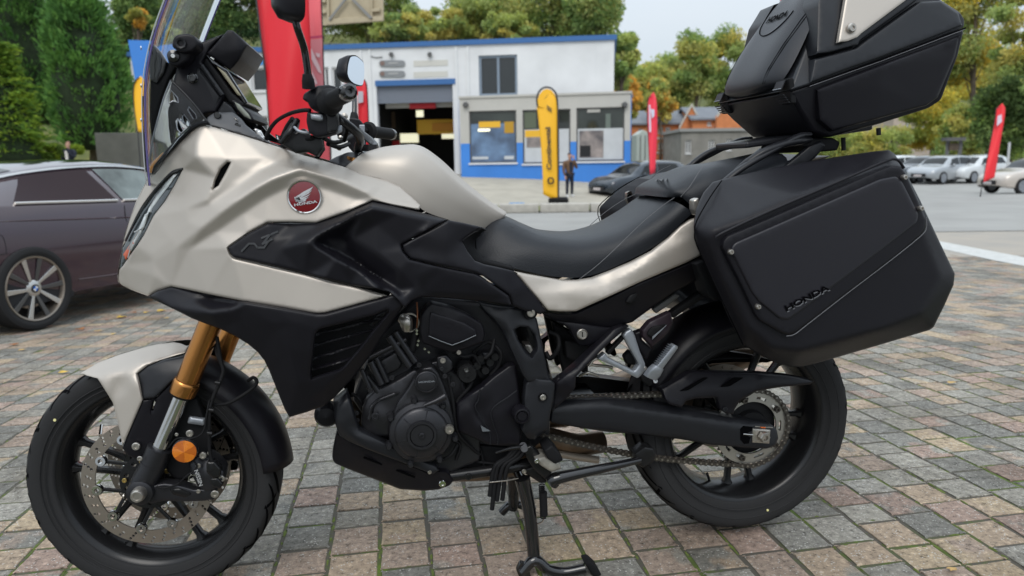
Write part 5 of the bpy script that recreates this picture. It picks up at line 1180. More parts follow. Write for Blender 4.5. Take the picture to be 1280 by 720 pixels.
for i in range(6):
    a = math.radians(15+60*i); d = V((math.cos(a), 0, math.sin(a))); tube('cover_rib', [cc_+d*.036+V((0, -.0125, 0)), cc_+d*.058+V((0, -.0085, 0))], .0014, B_ENG, gc, n=6)
bolt(cc_+V((0, -.019, 0)), .007, m=B_ENG, par=gc)
bolt(P(561.5, 535.5, -.20), .0115, m=B_STEEL, par=gc, h=.012)
for a in (100, 150, 200, 250, 300, 345, 50):
    q = cc_+V((math.cos(math.radians(a))*.082, .004, math.sin(math.radians(a))*.082)); lathe('bolt_boss', [(0, -.010), (.005, -.010), (.008, -.004), (.008, .02)], T(q), B_ENG, gc, n=14)
rc = lathe('round_cap', [(0, -.004), (.020, -.004), (.0225, -.003), (.024, -.006), (.0262, -.005), (.0275, .0), (.0275, .03)], T(P(533, 477, -.190)), B_ENG, bike, n=36)
pxtext('cap_lettering', 'HONDA', 533.2, 477.3, math.radians(-4), 2.3, -.1945, B_ALU, rc, stretch=1.7)
tube('clutch_rod', [P(530, 507, -.215), P(545, 501, -.215), P(556, 495, -.21)], [.004, .006, .009], B_ENG, bike, n=12)
lathe('starter_motor', [(0, -.03), (.006, -.03), (.006, -.026), (.0205, -.026), (.0235, -.022), (.0235, .03)], T(P(583, 464, -.155)), B_SATIN, bike, n=32)
bolt(P(583, 462.5, -.184), .006, m=B_CHROME, par=bike)
for (u, v, r_) in ((469, 520, .009), (446, 516, .006), (447, 525, .005), (553.5, 450.5, .007), (566, 480.5, .006), (490, 472, .006), (524, 456, .006), (463, 488, .006), (556, 470, .006), (552, 461, .005), (442, 530, .005), (573.5, 440.5, .0055)): bolt(P(u, v, -.19 if u > 450 else -.15), r_, m=B_ENG if u not in (553.5, 573.5) else B_STEEL, par=bike)
ep('breather', [(545, 446), (558, 443), (566, 452), (566, 462), (556, 470), (548, 462)], -.165, th=.02)
for pts in ([(592, 440, -.15), (602, 432, -.16), (612, 428, -.15), (626, 440, -.16), (624, 456, -.15), (612, 470, -.14)], [(575, 475, -.16), (590, 468, -.16), (588, 482, -.165), (574, 498, -.16), (571, 503, -.16)], [(566, 440, -.15), (580, 446, -.16), (592, 444, -.15), (600, 456, -.15)], [(606, 448, -.17), (614, 440, -.17), (618, 424, -.16)], [(560, 470, -.17), (566, 500, -.17), (572, 540, -.16), (590, 560, -.14), (600, 568, -.13)], [(572, 556, -.15), (562, 570, -.16), (545, 578, -.15)], [(440, 492, -.12), (450, 500, -.13), (455, 515, -.12)]): H_('hose', pts, .0045)
ep('throttle_body', [(592, 440), (615, 440), (626, 452), (622, 470), (600, 474), (590, 462)], -.13, th=.04)
for (u, v) in ((600, 447), (612, 452), (606, 462), (596, 456), (618, 445)): lathe('injector_boss', [(0, -.012), (.009, -.012), (.012, 0), (.012, .02)], T(P(u, v, -.14)), B_SATIN, bike, n=14)
ep('sprocket_cover', [(570, 506), (574, 501), (590, 491), (602, 484), (618, 470), (636, 457), (645, 455), (648, 480), (651, 510), (653, 530), (650, 556), (630, 557), (612, 556), (600, 551), (582, 543), (573, 540), (571, 520)],
   [(570, 506, -.17), [(575, 512, -.182), (592, 500, -.186), (602, 485, -.182)], (598, 520, -.176), [(616, 495, -.180), (619, 520, -.186), (622, 555, -.180)], (645, 456, -.165), (650, 530, -.172), (575, 540, -.17), [(590, 515, -.190), (600, 535, -.19)], (610, 530, -.178)], B_PLASTIC, th=.03)
for f in (lambda p: p, REFL): tube('cover_ridge', [f(P(u, v, -.188)) for u, v in ((600, 486), (598, 500), (594, 508), (600, 520), (612, 540), (613, 556))], .0016, B_PLASTIC2, bike, n=5, sub=3)
for f in (lambda p: p, REFL): tube('cover_ridge', [f(P(u, v, -.186)) for u, v in ((646, 488), (634, 497), (618, 508), (614, 520), (622, 545), (622, 556))], .0014, B_PLASTIC2, bike, n=5, sub=3)
mb = MB(); mb.prism([P(601, 532, -.192), P(613, 539, -.192), P(603, 539.5, -.192)], V((0, .003, 0))); mb.build('cover_accent', mat('accent_grey', (.10, .11, .12), .5), bike)
# under-engine pipes, exhaust header
tube('exhaust_header', [P(438, 500, -.03), P(450, 545, -.03), P(480, 575, -.03), P(560, 590, -.02), P(640, 585, .05), P(700, 560, .16)], .024, B_EXH, bike, n=16, sub=5)
tube('frame_lower_tube', [P(548, 597, -.13), P(600, 590, -.13), P(640, 584, -.13), P(690, 572, -.11)], .0145, B_SATIN, bike, n=16, sub=4)
tube('frame_lower_tube', [REFL(P(548, 597, -.13)), REFL(P(600, 590, -.13)), REFL(P(690, 572, -.11))], .0145, B_SATIN, bike, n=16, sub=4)
bolt(P(585.5, 595.5, -.15), .009, m=B_SATIN, par=bike)
ep('engine_sump', [(560, 560), (600, 556), (650, 560), (640, 580), (600, 588), (560, 590)], -.11, B_DARK, th=.1)
for p in ([(575, 560, -.12), (590, 575, -.12), (620, 580, -.12)], [(600, 560, -.12), (605, 580, -.12)], [(560, 548, -.14), (575, 556, -.14), (570, 575, -.14)]): H_('hose', p, .004)

# ---------------- frame plates
ep('frame_plate', [(598, 378), (615, 381), (640, 384), (655, 386), (665, 392), (671, 398), (674, 412), (680, 440), (686, 470), (688, 476), (660, 478), (654, 470), (640, 440), (628, 415), (618, 400), (604, 388)],
   [(600, 380, -.17), (640, 388, -.19), [(620, 396, -.19), (636, 412, -.2), (655, 450, -.205), (662, 476, -.2)], (672, 410, -.185), (686, 470, -.185), (650, 400, -.185), (628, 415, -.18)], B_PLASTIC2, th=.03, holes=[[(643, 412), (650, 408), (660, 409), (668, 418), (671, 430), (671, 438), (665, 447), (658, 441), (648, 425)]], mirror=REFL)
mb = MB(); 
ep('rear_shock', [(655, 430), (664, 430), (672, 445), (668, 452), (658, 446)], -.06, B_STEEL, th=.05)
ep('pivot_plate', [(657, 480), (662, 474), (668, 469.5), (674, 474), (690, 475), (694, 480), (692, 500), (688, 518), (686, 535), (668, 550), (660, 549.5), (652, 538), (656, 520), (655, 500)], [(657, 480, -.195), (690, 478, -.195), (672, 500, -.2), [(652, 538, -.2), (668, 543, -.205), (686, 524, -.2)], (665, 549, -.185)], B_PLASTIC2, th=.03)
lathe('pivot_cap', [(0, -.008), (.0105, -.008), (.0115, -.004), (.0135, -.004), (.015, -.009), (.0185, -.008), (.021, 0), (.022, .02)], T(P(652, 519, -.205)), B_PLASTIC, bike, n=36)
bolt(P(678.5, 496.5, -.203), .0075, par=bike, m=B_STEEL); bolt(P(663.5, 391, -.196), .010, par=bike, m=B_STEEL)
lathe('bolt_recess', [(.0, .0005), (.013, .0005), (.0155, -.002), (.017, .004)], T(P(663.5, 391, -.192)), B_DARK, bike, n=24)
lathe('bolt_recess', [(.0, .0005), (.010, .0005), (.0115, -.001), (.0125, .004)], T(P(678.5, 497, -.201)), B_DARK, bike, n=24)
ep('subframe_strut', [(694, 478), (706, 469), (719, 458), (742, 436), (766, 411), (776, 407), (787, 407), (760, 430), (735, 455), (720, 471), (719, 485), (706, 500), (690, 514), (692, 496)], [(694, 478, -.18), (719, 460, -.18), (766, 412, -.17), (787, 407, -.165), [(700, 478, -.190), (722, 462, -.190), (770, 416, -.178)], (710, 495, -.18)], B_PLASTIC, th=.03)
ep('lower_frame_plate', [(700, 470), (704, 500), (690, 515), (686, 510), (690, 480)], -.175, B_PLASTIC, th=.02)

# dark mass under the seat with key lock
ep('seat_lower_panel', [(676, 391), (700, 392), (720, 392), (800, 354), (845, 336), (876, 322), (892, 330), (894, 340), (868, 352), (842, 366), (816, 384), (790, 403), (766, 409), (758, 410), (690, 400)], [(680, 392, -.19), (720, 394, -.185), (800, 358, -.18), (876, 325, -.17), (790, 402, -.15), (840, 368, -.15), (700, 402, -.16), (760, 408, -.15)], B_PLASTIC, th=.03)
ep('lock_panel', [(680, 396), (700, 400), (768, 410), (760, 420), (745, 428), (734, 433), (724, 432), (718, 424), (712, 412), (704, 406)], [(680, 396, -.15), (768, 410, -.15), (728, 430, -.155), (730, 415, -.165)], B_PLASTIC, th=.02)
kl = lathe('key_lock', [(0, -.004), (.010, -.004), (.0115, -.006), (.0135, -.004), (.0135, .01)], T(P(727.5, 417.5, -.165)), B_STEEL, bike, n=28)
mb = MB(); mb.box((-.001, -.0052, -.006), (.001, -.004, .006), T(P(727.5, 417.5, -.165))); mb.build('key_slot', B_ENGRAVE, kl)
ep('side_reflector_slot', [(782, 378), (787, 369), (797, 366), (794, 376), (788, 380)], -.178, B_DARK, th=.006, roll=.003)
ep('inner_dark', [(690, 402), (735, 430), (735, 470), (720, 460), (706, 470), (700, 450)], -.06, B_DARK, th=.02)
ep('battery_box', [(705, 425), (745, 432), (748, 448), (730, 456), (708, 448)], -.10, B_DARK, th=.08)
H_('spring_hose', [(686, 415, -.1), (697, 420, -.11), (698, 435, -.12), (688, 448, -.11), (682, 440, -.1)], .006)
tube('shock_body', [P(655, 400, 0), P(690, 520, 0)], .03, B_SATIN, bike, n=20)
for pts in ([(720, 452, -.12), (740, 456, -.13), (760, 458, -.12), (766, 460, -.12)], [(724, 470, -.12), (735, 466, -.13), (748, 470, -.12)], [(736, 458, -.15), (742, 450, -.15), (748, 448, -.15)]): H_('linkage', pts, .004, B_STEEL)

# passenger footrest bracket
ep('footrest_bracket', [(747, 449), (756, 441), (760, 447), (793, 464), (799, 456), (779, 420), (782, 415), (789, 411), (793, 418), (800, 440), (806, 454), (807, 464), (797, 473), (780, 464), (757, 453)], -.165, B_ALU, th=.02, roll=.0025, mirror=REFL)
ep('bracket_link', [(757, 440), (778, 419), (781, 423), (761, 444)], -.150, B_DARK, th=.01)
ep('bracket_hub', [(780, 446), (788, 438), (796, 446), (794, 456), (784, 456)], -.12, B_DARK, th=.02)
p0, p1 = P(812, 472, -.19), P(843.5, 431, -.235); d_ = (p1-p0).normalized(); sd_ = V((-d_.z, 0, d_.x)).normalized()
for f in (lambda p: p, REFL):
    secs = []
    for t, hw in ((0, .015), (.16, .0165), (.34, .0125), (.36, .009), (.96, .0075), (1, .004)):
        c = p0.lerp(p1, t); secs.append([f(c+sd_*hw*a+V((0, -.013*b, 0))) for a, b in ((-1, -.7), (-.7, -1), (.7, -1), (1, -.7), (1, .7), (.7, 1), (-.7, 1), (-1, .7))])
    fp = loft('footrest', secs, B_ALU, bike, closed=True, smooth=False)
    for i in range(11):
        c = p0.lerp(p1, .38+.055*i); mb = MB(); mb.add([f(c+sd_*.008+V((0, -.011, 0))), f(c+sd_*.008+d_*.0028+V((0, -.011, 0))), f(c+sd_*.0128+d_*.0014+V((0, -.011, 0))), f(c+sd_*.008+V((0, .011, 0))), f(c+sd_*.008+d_*.0028+V((0, .011, 0))), f(c+sd_*.0128+d_*.0014+V((0, .011, 0)))], [(0, 1, 2), (5, 4, 3), (0, 2, 5, 3), (1, 4, 5, 2)]); mb.build('tooth', B_ALU, fp)
ep('footrest_mount', [(800, 470), (806, 462), (812, 468), (816, 480), (812, 483), (804, 478)], -.165, B_DARK, th=.03)
bolt(P(819, 476, -.19), .006, par=bike, m=B_CHROME); bolt(P(806.5, 460, -.178), .004, par=bike, m=B_STEEL)
ep('heel_guard', [(802.5, 413), (812, 402), (838, 389.5), (841, 403), (836, 414), (830, 421), (815, 434), (803, 421.5)], [(802, 414, -.16), (838, 390, -.155), (820, 410, -.168), (815, 433, -.16)], mat('plum_black', (.018, .011, .016), .42), th=.02)
ep('heel_guard_inset', [(810, 414), (815, 408), (833, 405), (817, 425), (809, 419)], -.171, B_DARK, th=.006)
mb = MB(); mb.prism([P(815.5, 424.5, -.176), P(816, 421, -.176), P(833.5, 406.5, -.176)], V((0, .003, 0))); mb.build('heel_guard_highlight', B_ALU, bike)  # silver sliver paints the triangular highlight on the guard
ep('inner_guard', [(793, 416), (804, 412), (802, 424), (815, 436), (808, 450), (800, 440), (794, 425)], -.14, B_PLASTIC, th=.02)
ep('tail_strut', [(836, 392), (846, 385), (880, 362), (896, 350), (900, 356), (880, 372), (850, 392), (842, 398)], -.12, B_DARK, th=.02)
ep('tail_strut', [(815, 386), (844, 366), (850, 370), (832, 384), (820, 392)], -.13, mat('grey_bracket', (.09, .09, .09), .5), th=.01)

# ---------------- swingarm, chain, rear wheel
RR, RX, RZ = .315, 1.543, .334
MR = T(RX, 0, RZ)
ep('swingarm', [(688, 505), (705, 500), (760, 498), (800, 502), (850, 510), (900, 519), (930, 524), (964, 530), (971, 537), (973, 548), (969, 557), (958, 561), (925, 559), (890, 556), (850, 549), (800, 543), (760, 540), (720, 534), (688, 528)],
   [[(688, 504, -.125), (760, 498, -.125), (850, 511, -.125), (930, 525, -.13), (965, 531, -.14)], [(690, 512, -.142), (760, 507, -.142), (850, 520, -.142), (930, 533, -.146)], [(700, 530, -.142), (760, 535, -.142), (850, 544, -.142), (925, 554, -.146)], (850, 549, -.13), (970, 545, -.148), (760, 540, -.13)], B_PLASTIC2, th=.045, mirror=REFL)
panel('axle_slot', [(926, 537), (930, 533), (941, 534), (941, 538), (935, 541), (935, 545), (941, 548), (940, 554), (930, 555), (926, 550)], -.1485, B_ENGRAVE, bike, thick=.004, roll=0, step=6)
panel('chain_adjuster', [(941, 536), (963, 537.5), (961.5, 554.5), (940.5, 553)], -.153, B_STEEL, bike, thick=.008, roll=.001, step=6)
lathe('rear_axle_nut', [(0, -.006), (.0065, -.006), (.008, -.016), (.0125, -.016), (.0145, -.013), (.0145, 0)], T(P(953.5, 545, -.156)), B_STEEL, bike, n=6, sharp=20)
tube('adjuster_bolt', [P(929, 542.5, -.151), P(941, 543.5, -.151)], .0022, B_CHROME, bike, n=8)
panel('adjuster_mark', [(944, 532.5), (966, 534), (966, 535.2), (944, 533.8)], -.1495, B_STEEL, bike, thick=.002, roll=0)
mb = MB(); mb.prism([P(951, 533.6, -.152), P(957, 534, -.152), P(957, 535.4, -.152), P(951, 535, -.152)], V((0, .001, 0))); mb.build('adjuster_sticker', mat('orange_sticker', (.6, .12, .02), .5), bike)
tube('rear_axle', [V((RX, -.15, RZ)), V((RX, .15, RZ))], .013, B_STEEL, bike, n=16)
tube('swingarm_pivot', [P(652, 519, -.2), REFL(P(652, 519, -.2))], .02, B_SATIN, bike, n=16)
mb = MB(); a_ = P(760, 520, -.1); mb.box((a_.x-.08, -.11, a_.z-.03), (a_.x+.0, .11, a_.z+.03)); mb.build('swingarm_bridge', B_SATIN, bike, bevel=.01)

rw_ = wheel(RR, .18, .228, .150, MR, bike, 5, math.radians(-12), .075, offs=-.005)
tyre('tyre', RR, .18, .226, .150, MR, rw_, 28, math.radians(-75))
tube('tyre_valve', [P(884, 592, -.05), P(887, 601, -.01)], .004, B_CHROME, rw_, n=8)
ring_holes('rear_brake_disc', MR, .09, .128, .085, .005, [(.118, 2*math.pi*i/24, .003) for i in range(24)], B_DISC, rw_)
YCH = -.098
sl = []
for i in range(10):
    a = 2*math.pi*i/10; a0, a1 = a-.17, a+.17
    arc = [( .0885*math.cos(t), .0885*math.sin(t)) for t in np.linspace(a0, a1, 5)]+[(.0815*math.cos(t), .0815*math.sin(t)) for t in np.linspace(a1, a0, 5)]
    sl.append(arc)
teeth = [((.1035+(.0055 if i % 2 else -.0015))*math.cos(2*math.pi*i/82), (.1035+(.0055 if i % 2 else -.0015))*math.sin(2*math.pi*i/82)) for i in range(82)]
spk = ring_holes('rear_sprocket', MR, .074, .1035, YCH, .006, [(.091+.0, 2*math.pi*(i+.5)/5, .0045) for i in range(5)], mat('sprocket_steel', (.42, .40, .36), .35, .8), rw_, slots=sl)
for i in range(41):
    a = 2*math.pi*i/41; mb = MB(); mb.add([MR @ V((r_*math.cos(b), YCH+dy, r_*math.sin(b))) for dy in (-.002, .002) for r_, b in ((.102, a-.045), (.1095, a-.012), (.1095, a+.012), (.102, a+.045))], [(0,1,2,3),(7,6,5,4),(0,4,5,1),(1,5,6,2),(2,6,7,3)]); mb.build('tooth', B_CHAIN, spk)
lathe('sprocket_carrier', [(.03, -.105), (.045, -.105), (.05, -.09), (.072, -.088), (.078, -.085), (.078, -.06), (.05, -.05)], MR, B_DARK, rw_, n=40)
for i in range(5):
    a = 2*math.pi*(i+.5)/5; bolt(MR @ V((.086*math.cos(a), YCH-.006, .086*math.sin(a))), .0085, par=spk, m=B_CHAIN, h=.01)
# chain path: rear sprocket, top run, front sprocket, lower run
fx = P(640, 522, YCH); r1, r2 = .1065, .036; c1, c2 = V((RX, 0, RZ)), V((fx.x, 0, fx.z+.01))
dv = c2-c1; Ld = dv.length; th = math.atan2(dv.z, dv.x); be = math.acos((r1-r2)/Ld)
at1, ab1 = th-be, th+be
pt = lambda c, r, a: V((c.x+r*math.cos(a), YCH, c.z+r*math.sin(a)))
path = [pt(c1, r1, ab1+(2*math.pi-2*be)*i/40-(0)) for i in range(41)]    # around the rear
tp = pt(c2, r2, at1); lp = pt(c2, r2, ab1)
path += [pt(c2, r2, at1-(2*be)*i/14) for i in range(15)]; path.append(path[0])
# sag of the lower run
pts2 = []
for a, b in zip(path[:-1], path[1:]):
    L_ = (b-a).length; k = max(1, int(L_/.01))
    for i in range(k):
        p = a.lerp(b, i/k); 
        if L_ > .3 and min(a.z, b.z) < .30: p.z -= .022*math.sin(math.pi*i/k)
        pts2.append(p)
seg = [0]
for a, b in zip(pts2[:-1], pts2[1:]): seg.append(seg[-1]+(b-a).length)
tot = seg[-1]; nl = int(tot/.0159); mb = MB(); mr_ = MB()
def onp(s):
    s %= tot; i = min(len(seg)-2, max(0, int(np.searchsorted(seg, s))-1)); t = (s-seg[i])/max(1e-9, seg[i+1]-seg[i]); return pts2[i].lerp(pts2[i+1], t)
for i in range(nl):
    a, b = onp(i*tot/nl), onp((i+1)*tot/nl); d = (b-a).normalized(); nn_ = V((-d.z, 0, d.x)); o_ = .0095 if i % 2 else .0075
    for sy in (-1, 1):
        ring = []
        for c, sg in ((a, -1), (b, 1)):
            for k in range(4):
                an = (math.pi/2+math.pi*k/3) if sg < 0 else (-math.pi/2+math.pi*k/3)
                ring.append(c+d*math.cos(an)*.0068+nn_*math.sin(an)*.0068)
        for c in (.5,):
            m_ = (a+b)/2; ring.insert(4, m_-nn_*.0042); ring.append(m_+nn_*.0042)
        mb.prism([q+V((0, sy*o_, 0)) for q in ring], V((0, -.0016, 0)))
    M_ = T(a); mr_.lathe([(0, -.0122), (.0026, -.0122), (.0030, -.0105)], M_, 6)
    mr_.lathe([(.0045, -.007), (.0045, .007)], M_, 7)
ch = mb.build('drive_chain', B_CHAIN, bike); ch['kind'] = 'stuff'
o = mr_.build('chain_pins', mat('chain_pin', (.33, .31, .28), .3, .9), ch); o['kind'] = 'stuff'
# chain guard
ep('chain_guard', [(826, 486), (836, 481), (863, 464.5), (900, 465), (950, 466), (985, 469), (1004, 473), (1018, 476.5), (1012, 480.5), (975, 484), (945, 489), (938, 494), (925, 501), (918, 512), (917, 518), (908, 517.5), (900, 512), (896, 497), (870, 498), (858, 501), (852, 509), (836, 505), (832, 500)],
   [[(826, 486, -.150), (863, 465, -.140), (950, 467, -.135), (1018, 477, -.12)], [(832, 495, -.158), (870, 488, -.158), (945, 486, -.15), (1005, 479, -.13)], (910, 510, -.152), (860, 475, -.152), (950, 474, -.146)], B_PLASTIC, th=.02)
ep('guard_slot', [(850, 489), (880, 472), (886, 472), (860, 488)], -.160, B_ENGRAVE, th=.003, roll=0); ep('guard_slot', [(901, 484), (918, 472), (930, 472), (912, 483)], -.158, B_ENGRAVE, th=.003, roll=0)
for u, v in ((846, 501.5), (906, 511.5)): bolt(P(u, v, -.158), .0065, par=bike, m=B_PLASTIC2)
# hugger
secs = []
for a in np.linspace(math.radians(155), math.radians(62), 20):
    sec = []
    for s in np.linspace(-1, 1, 11):
        y = .096*math.sin(s*math.pi/2*.95); rr = .332-(1-math.cos(s*math.pi/2*.95))*.055; sec.append(V((RX+rr*math.cos(a), y, RZ+rr*math.sin(a))))
    secs.append(sec)
o = loft('rear_hugger', secs, B_PLASTIC, bike, cap=False); s_ = o.modifiers.new('s', 'SOLIDIFY'); s_.thickness = .004
# muffler on the far side
tube('muffler', [V((1.0, .16, .30)), V((1.08, .20, .31)), V((1.2, .215, .335)), V((1.5, .225, .41)), V((1.72, .23, .47)), V((1.74, .23, .475))], [.022, .05, .058, .062, .056, .04], B_EXH, bike, n=24, sub=4)
tube('collector_pipe', [P(642, 552, .10), P(680, 548, .14), P(720, 556, .16), P(752, 552, .18)], .034, B_EXH, bike, n=20, sub=4)
tube('heat_shield', [P(690, 566, .12), P(720, 571, .13), P(748, 575, .13)], .011, mat('pale_shield', (.42, .36, .30), .5, .5), bike, n=12)

# ---------------- centre stand and side stand
fl = V((1.079, -.17, .0))
st = tube('centre_stand', [P(653, 598, -.13), P(662, 640, -.135), P(667, 690, -.15), P(667, 706, -.16)], [.020, .017, .0165, .017], B_GLOSS, bike, n=16, sub=4)
tube('stand_leg', [REFL(P(653, 598, -.13)), REFL(P(662, 640, -.135)), REFL(P(667, 690, -.15)), REFL(P(667, 706, -.16))], [.020, .017, .0165, .017], B_GLOSS, st, n=16, sub=4)
tube('stand_foot', [P(652, 716, -.165), P(668, 700, -.16), P(684, 711, -.165), P(705, 715, -.17), P(732, 710, -.18)], [.012, .016, .014, .013, .013], B_GLOSS, st, n=14, sub=4)
ep('stand_pad', [(729, 702), (737, 700), (747, 709), (752, 719), (745, 724), (737, 714)], -.19, B_DARK, th=.03, mirror=False, par=st)
ep('stand_flange', [(645, 712), (650, 702), (660, 704), (664, 722), (650, 724)], -.165, B_GLOSS, th=.008, mirror=False, par=st)
tube('stand_cross_tube', [P(655, 608, -.12), REFL(P(655, 608, -.12))], .014, B_GLOSS, st, n=12)
tube('stand_foot', [REFL(P(652, 716, -.165)), REFL(P(668, 700, -.16)), REFL(P(700, 714, -.17))], .013, B_GLOSS, st, n=12, sub=3)
# spring beside the leg
sc0, sc1 = P(677, 606, -.14), P(679, 648, -.14)
hel = [sc0.lerp(sc1, i/120)+V((math.cos(i*.9)*.007, math.sin(i*.9)*.007, 0)) for i in range(121)]
tube('stand_spring', hel, .0017, B_DARK, st, n=5)
tube('spring_sleeve', [P(679, 615, -.145), P(680, 644, -.145)], .010, B_DARK, st, n=12)
tube('spring_hook', [P(680, 645, -.14), P(678, 652, -.14), P(672, 655, -.14)], .002, B_CHROME, st, n=6, sub=3)
ep('stand_pivot_plate', [(651, 588), (668, 582), (682, 598), (684, 603), (676, 604), (660, 594)], -.145, B_SATIN, th=.015, mirror=False)
# side stand folded up to the rear
sd2 = tube('side_stand', [P(690, 602, -.17), P(700, 597, -.175), P(760, 584, -.17), P(800, 575, -.155)], [.020, .0155, .0115, .0085], B_GLOSS, bike, n=16, sub=4)
ep('side_stand_foot', [(793, 567), (806, 558), (817, 560), (820, 570), (816, 578), (803, 585), (795, 578)], -.158, B_SATIN, th=.035, mirror=False, par=sd2)
# gear lever/rider footrest in worn rubber
ep('footrest_rubber', [(680, 563), (690, 556), (700, 566), (704, 575), (694, 580), (684, 573)], -.215, B_DARK, th=.06, mirror=False)
ep('footrest_casting', [(668, 574), (680, 570), (700, 578), (702, 586), (690, 590), (686, 588), (676, 582)], -.20, mat('worn_alloy', (.40, .38, .34), .5, .7, noise_amt=.3, noise_scale=40), th=.05, mirror=False)
ep('footrest_hanger', [(655, 560), (664, 556), (680, 572), (690, 590), (682, 600), (668, 588), (658, 572)], -.18, B_SATIN, th=.03, mirror=False)
tube('gear_lever', [P(620, 566, -.19), P(636, 561, -.20), P(650, 559, -.21), P(655, 558.5, -.215)], [.003, .004, .005, .008], B_SATIN, bike, n=10, sub=3)
lathe('lever_end', [(0, -.012), (.008, -.012), (.009, -.008), (.009, .01), (0, .012)], T(P(654.5, 559, -.21)), mat('grey_rubber', (.08, .08, .085), .6), bike, n=18)
# drain hoses
for i, (x0, x1, y1) in enumerate(((634, 615, 637), (640, 621, 626), (646, 628, 625), (630, 612, 620))):
    H_('drain_hose', [(x0+12, 562, -.14), (x0+3, 572, -.15), (x0-9, 580, -.155), (x0-14, 592, -.155), (x1, y1, -.155)], .0058, B_DARK)
tube('hose_strap', [P(612, 603, -.165), P(632, 601, -.168), P(648, 598, -.16)], .0014, B_STEEL, bike, n=5)
bolt(P(655, 589, -.15), .006, par=bike); bolt(P(671, 576, -.20), .006, par=bike, m=B_CHROME)

# ---------------- tail panel in warm silver
panel('tail_panel', [(643, 339.5), (660, 343), (703, 350.5), (722, 350.5), (740, 347.5), (765, 338), (790, 327), (815, 314), (836, 297), (850, 283), (862, 275), (872, 272), (878, 300), (878, 318), (858, 328), (800, 352.5), (760, 371), (720, 389), (700, 389.5), (685, 388), (664, 364)],
      [(643, 340, -.185), (703, 351, -.172), (740, 348, -.17), (790, 328, -.168), (836, 298, -.165), (865, 275, -.16), (878, 300, -.175), (858, 327, -.178), (800, 350, -.184), (720, 387, -.192), (685, 388, -.196), (730, 370, -.194), [(700, 365, -.19), (760, 355, -.188), (820, 322, -.182), (868, 296, -.172)]], B_BEIGE, bike, thick=.01, roll=.004, step=6)

# ---------------- seats
def seat(name, st, m, n=9, sub=5, sharp=70, edge=.62):
    secs = []
    for (bu, bv, by), (cu, cv, cy), k in st:
        b, c = P(bu, bv, by), P(cu, cv, cy); w_ = -by; h = c.z-b.z; sec = []
        for t, f in ((-1, 0), (-1.015, .3), (-.985, .55), (-.90, .76), (-.72, .90), (-.45, .965), (0, 1.0)):
            x = b.x+(c.x-b.x)*(f**1.5 if k is None else f**k); sec.append(V((x, t*w_, b.z+h*f)))
        secs.append(sec+[REFL(p) for p in sec[-2::-1]])
    return loft(name, secs, m, bike, sub=sub, sharp=sharp)
rs = [((595, 300, -.085), (612, 268, .0), 1), ((597, 316, -.110), (627, 268, .03), 1), ((608, 327, -.132), (648, 277, .06), 1), ((640, 335, -.150), (668, 284, .08), 1), ((695, 346, -.158), (706, 286, .10), 1), ((738, 344.5, -.160), (742, 277, .11), 1), ((785, 326, -.160), (770, 262, .11), 1), ((825, 303, -.160), (790, 248, .11), 1), ((866, 266, -.158), (800, 244, .09), 1)]
seat('rider_seat', rs, B_SEAT)
ps = [((846, 247, -.130), (794, 242.5, .085), 1.2), ((852, 247, -.140), (800, 231, .085), 1), ((868, 259, -.150), (815, 221, .09), 1), ((884, 262, -.150), (845, 207, .085), 1), ((912, 256, -.145), (872, 203.5, .075), 1), ((950, 240, -.14), (905, 198, .06), 1), ((985, 225, -.12), (945, 190, .05), 1)]
seat('passenger_seat', ps, B_SEAT)
def seam(pts, m=B_THREAD, r_=.0009): mirr('seat_seam', [P(*p) for p in pts], r_, m, n=5, sub=5)
seam([(724, 349, -.163), (745, 333, -.168), (768, 312, -.168), (800, 281, -.164), (826, 259, -.152), (843, 247, -.136)])
seam([(851, 246, -.145), (863, 232, -.15), (873, 216, -.135), (880, 207, -.11)])
mirr('seat_piping', [P(*p) for p in ((613, 283, -.06), (620, 281, -.075), (636, 283, -.095), (650, 287, -.09), (664, 285, -.04))], .0012, B_SEAT, n=6, sub=4)
_z = P(828, 224, -.02).z+.001; _vs, _fs = text_geo('NT', 1, 0, .03)
obj('seat_lettering', [G(828+(p.x*1.9+p.y*.5)*6.5, 224-p.y*6.5, _z+.10*(828+(p.x*1.9)*6.5-828)*.0022) for p in _vs], _fs, B_SEAT, bike)

# ---------------- fuel tank cover in warm silver
ts = []
for (b, c, k) in [((430, 210, -.165), (459, 190, .03), 0), ((450, 217, -.175), (478, 184.5, .03), 0), ((478, 224, -.185), (502, 181.5, .03), 0), ((503, 236, -.188), (524, 182.5, .03), 0), ((528, 262, -.182), (548, 198, .03), 0), ((562, 275, -.15), (575, 223, .03), 0), ((594, 284, -.105), (604, 246, .03), 0), ((608, 288, -.075), (626, 261, .02), 0), ((613, 289, -.06), (631, 264, .01), 0)]:
    p, q = P(*b), P(*c); w_ = -b[2]; h = q.z-p.z; sec = []
    for t, f in ((-1, 0), (-.99, .36), (-.94, .62), (-.85, .79), (-.79, .84), (-.5, .945), (-.2, .99), (0, 1)): sec.append(V((p.x+(q.x-p.x)*f, t*w_, p.z+h*f)))
    ts.append(sec+[REFL(v) for v in sec[-2::-1]])
loft('tank_cover', ts, B_BEIGE, bike, sub=5, sharp=70)
panel('tank_trim', [(409, 202), (420, 196), (434, 190.5), (452, 189), (468, 188.5), (474, 190), (475.5, 194), (472, 203), (466, 208), (455, 210), (440, 209.5), (428, 208.5)], [(409, 202, -.13), (434, 191, -.10), (470, 190, -.09), (472, 205, -.12), (428, 208, -.15), (450, 200, -.125)], B_PLASTIC2, bike, thick=.012, roll=.003, step=5, rnd=2)
lathe('trim_bolt', [(0, -.006), (.005, -.006), (.0085, -.004), (.010, 0)], T(P(453, 194.5, -.128)), B_GLOSS, bike, n=16)

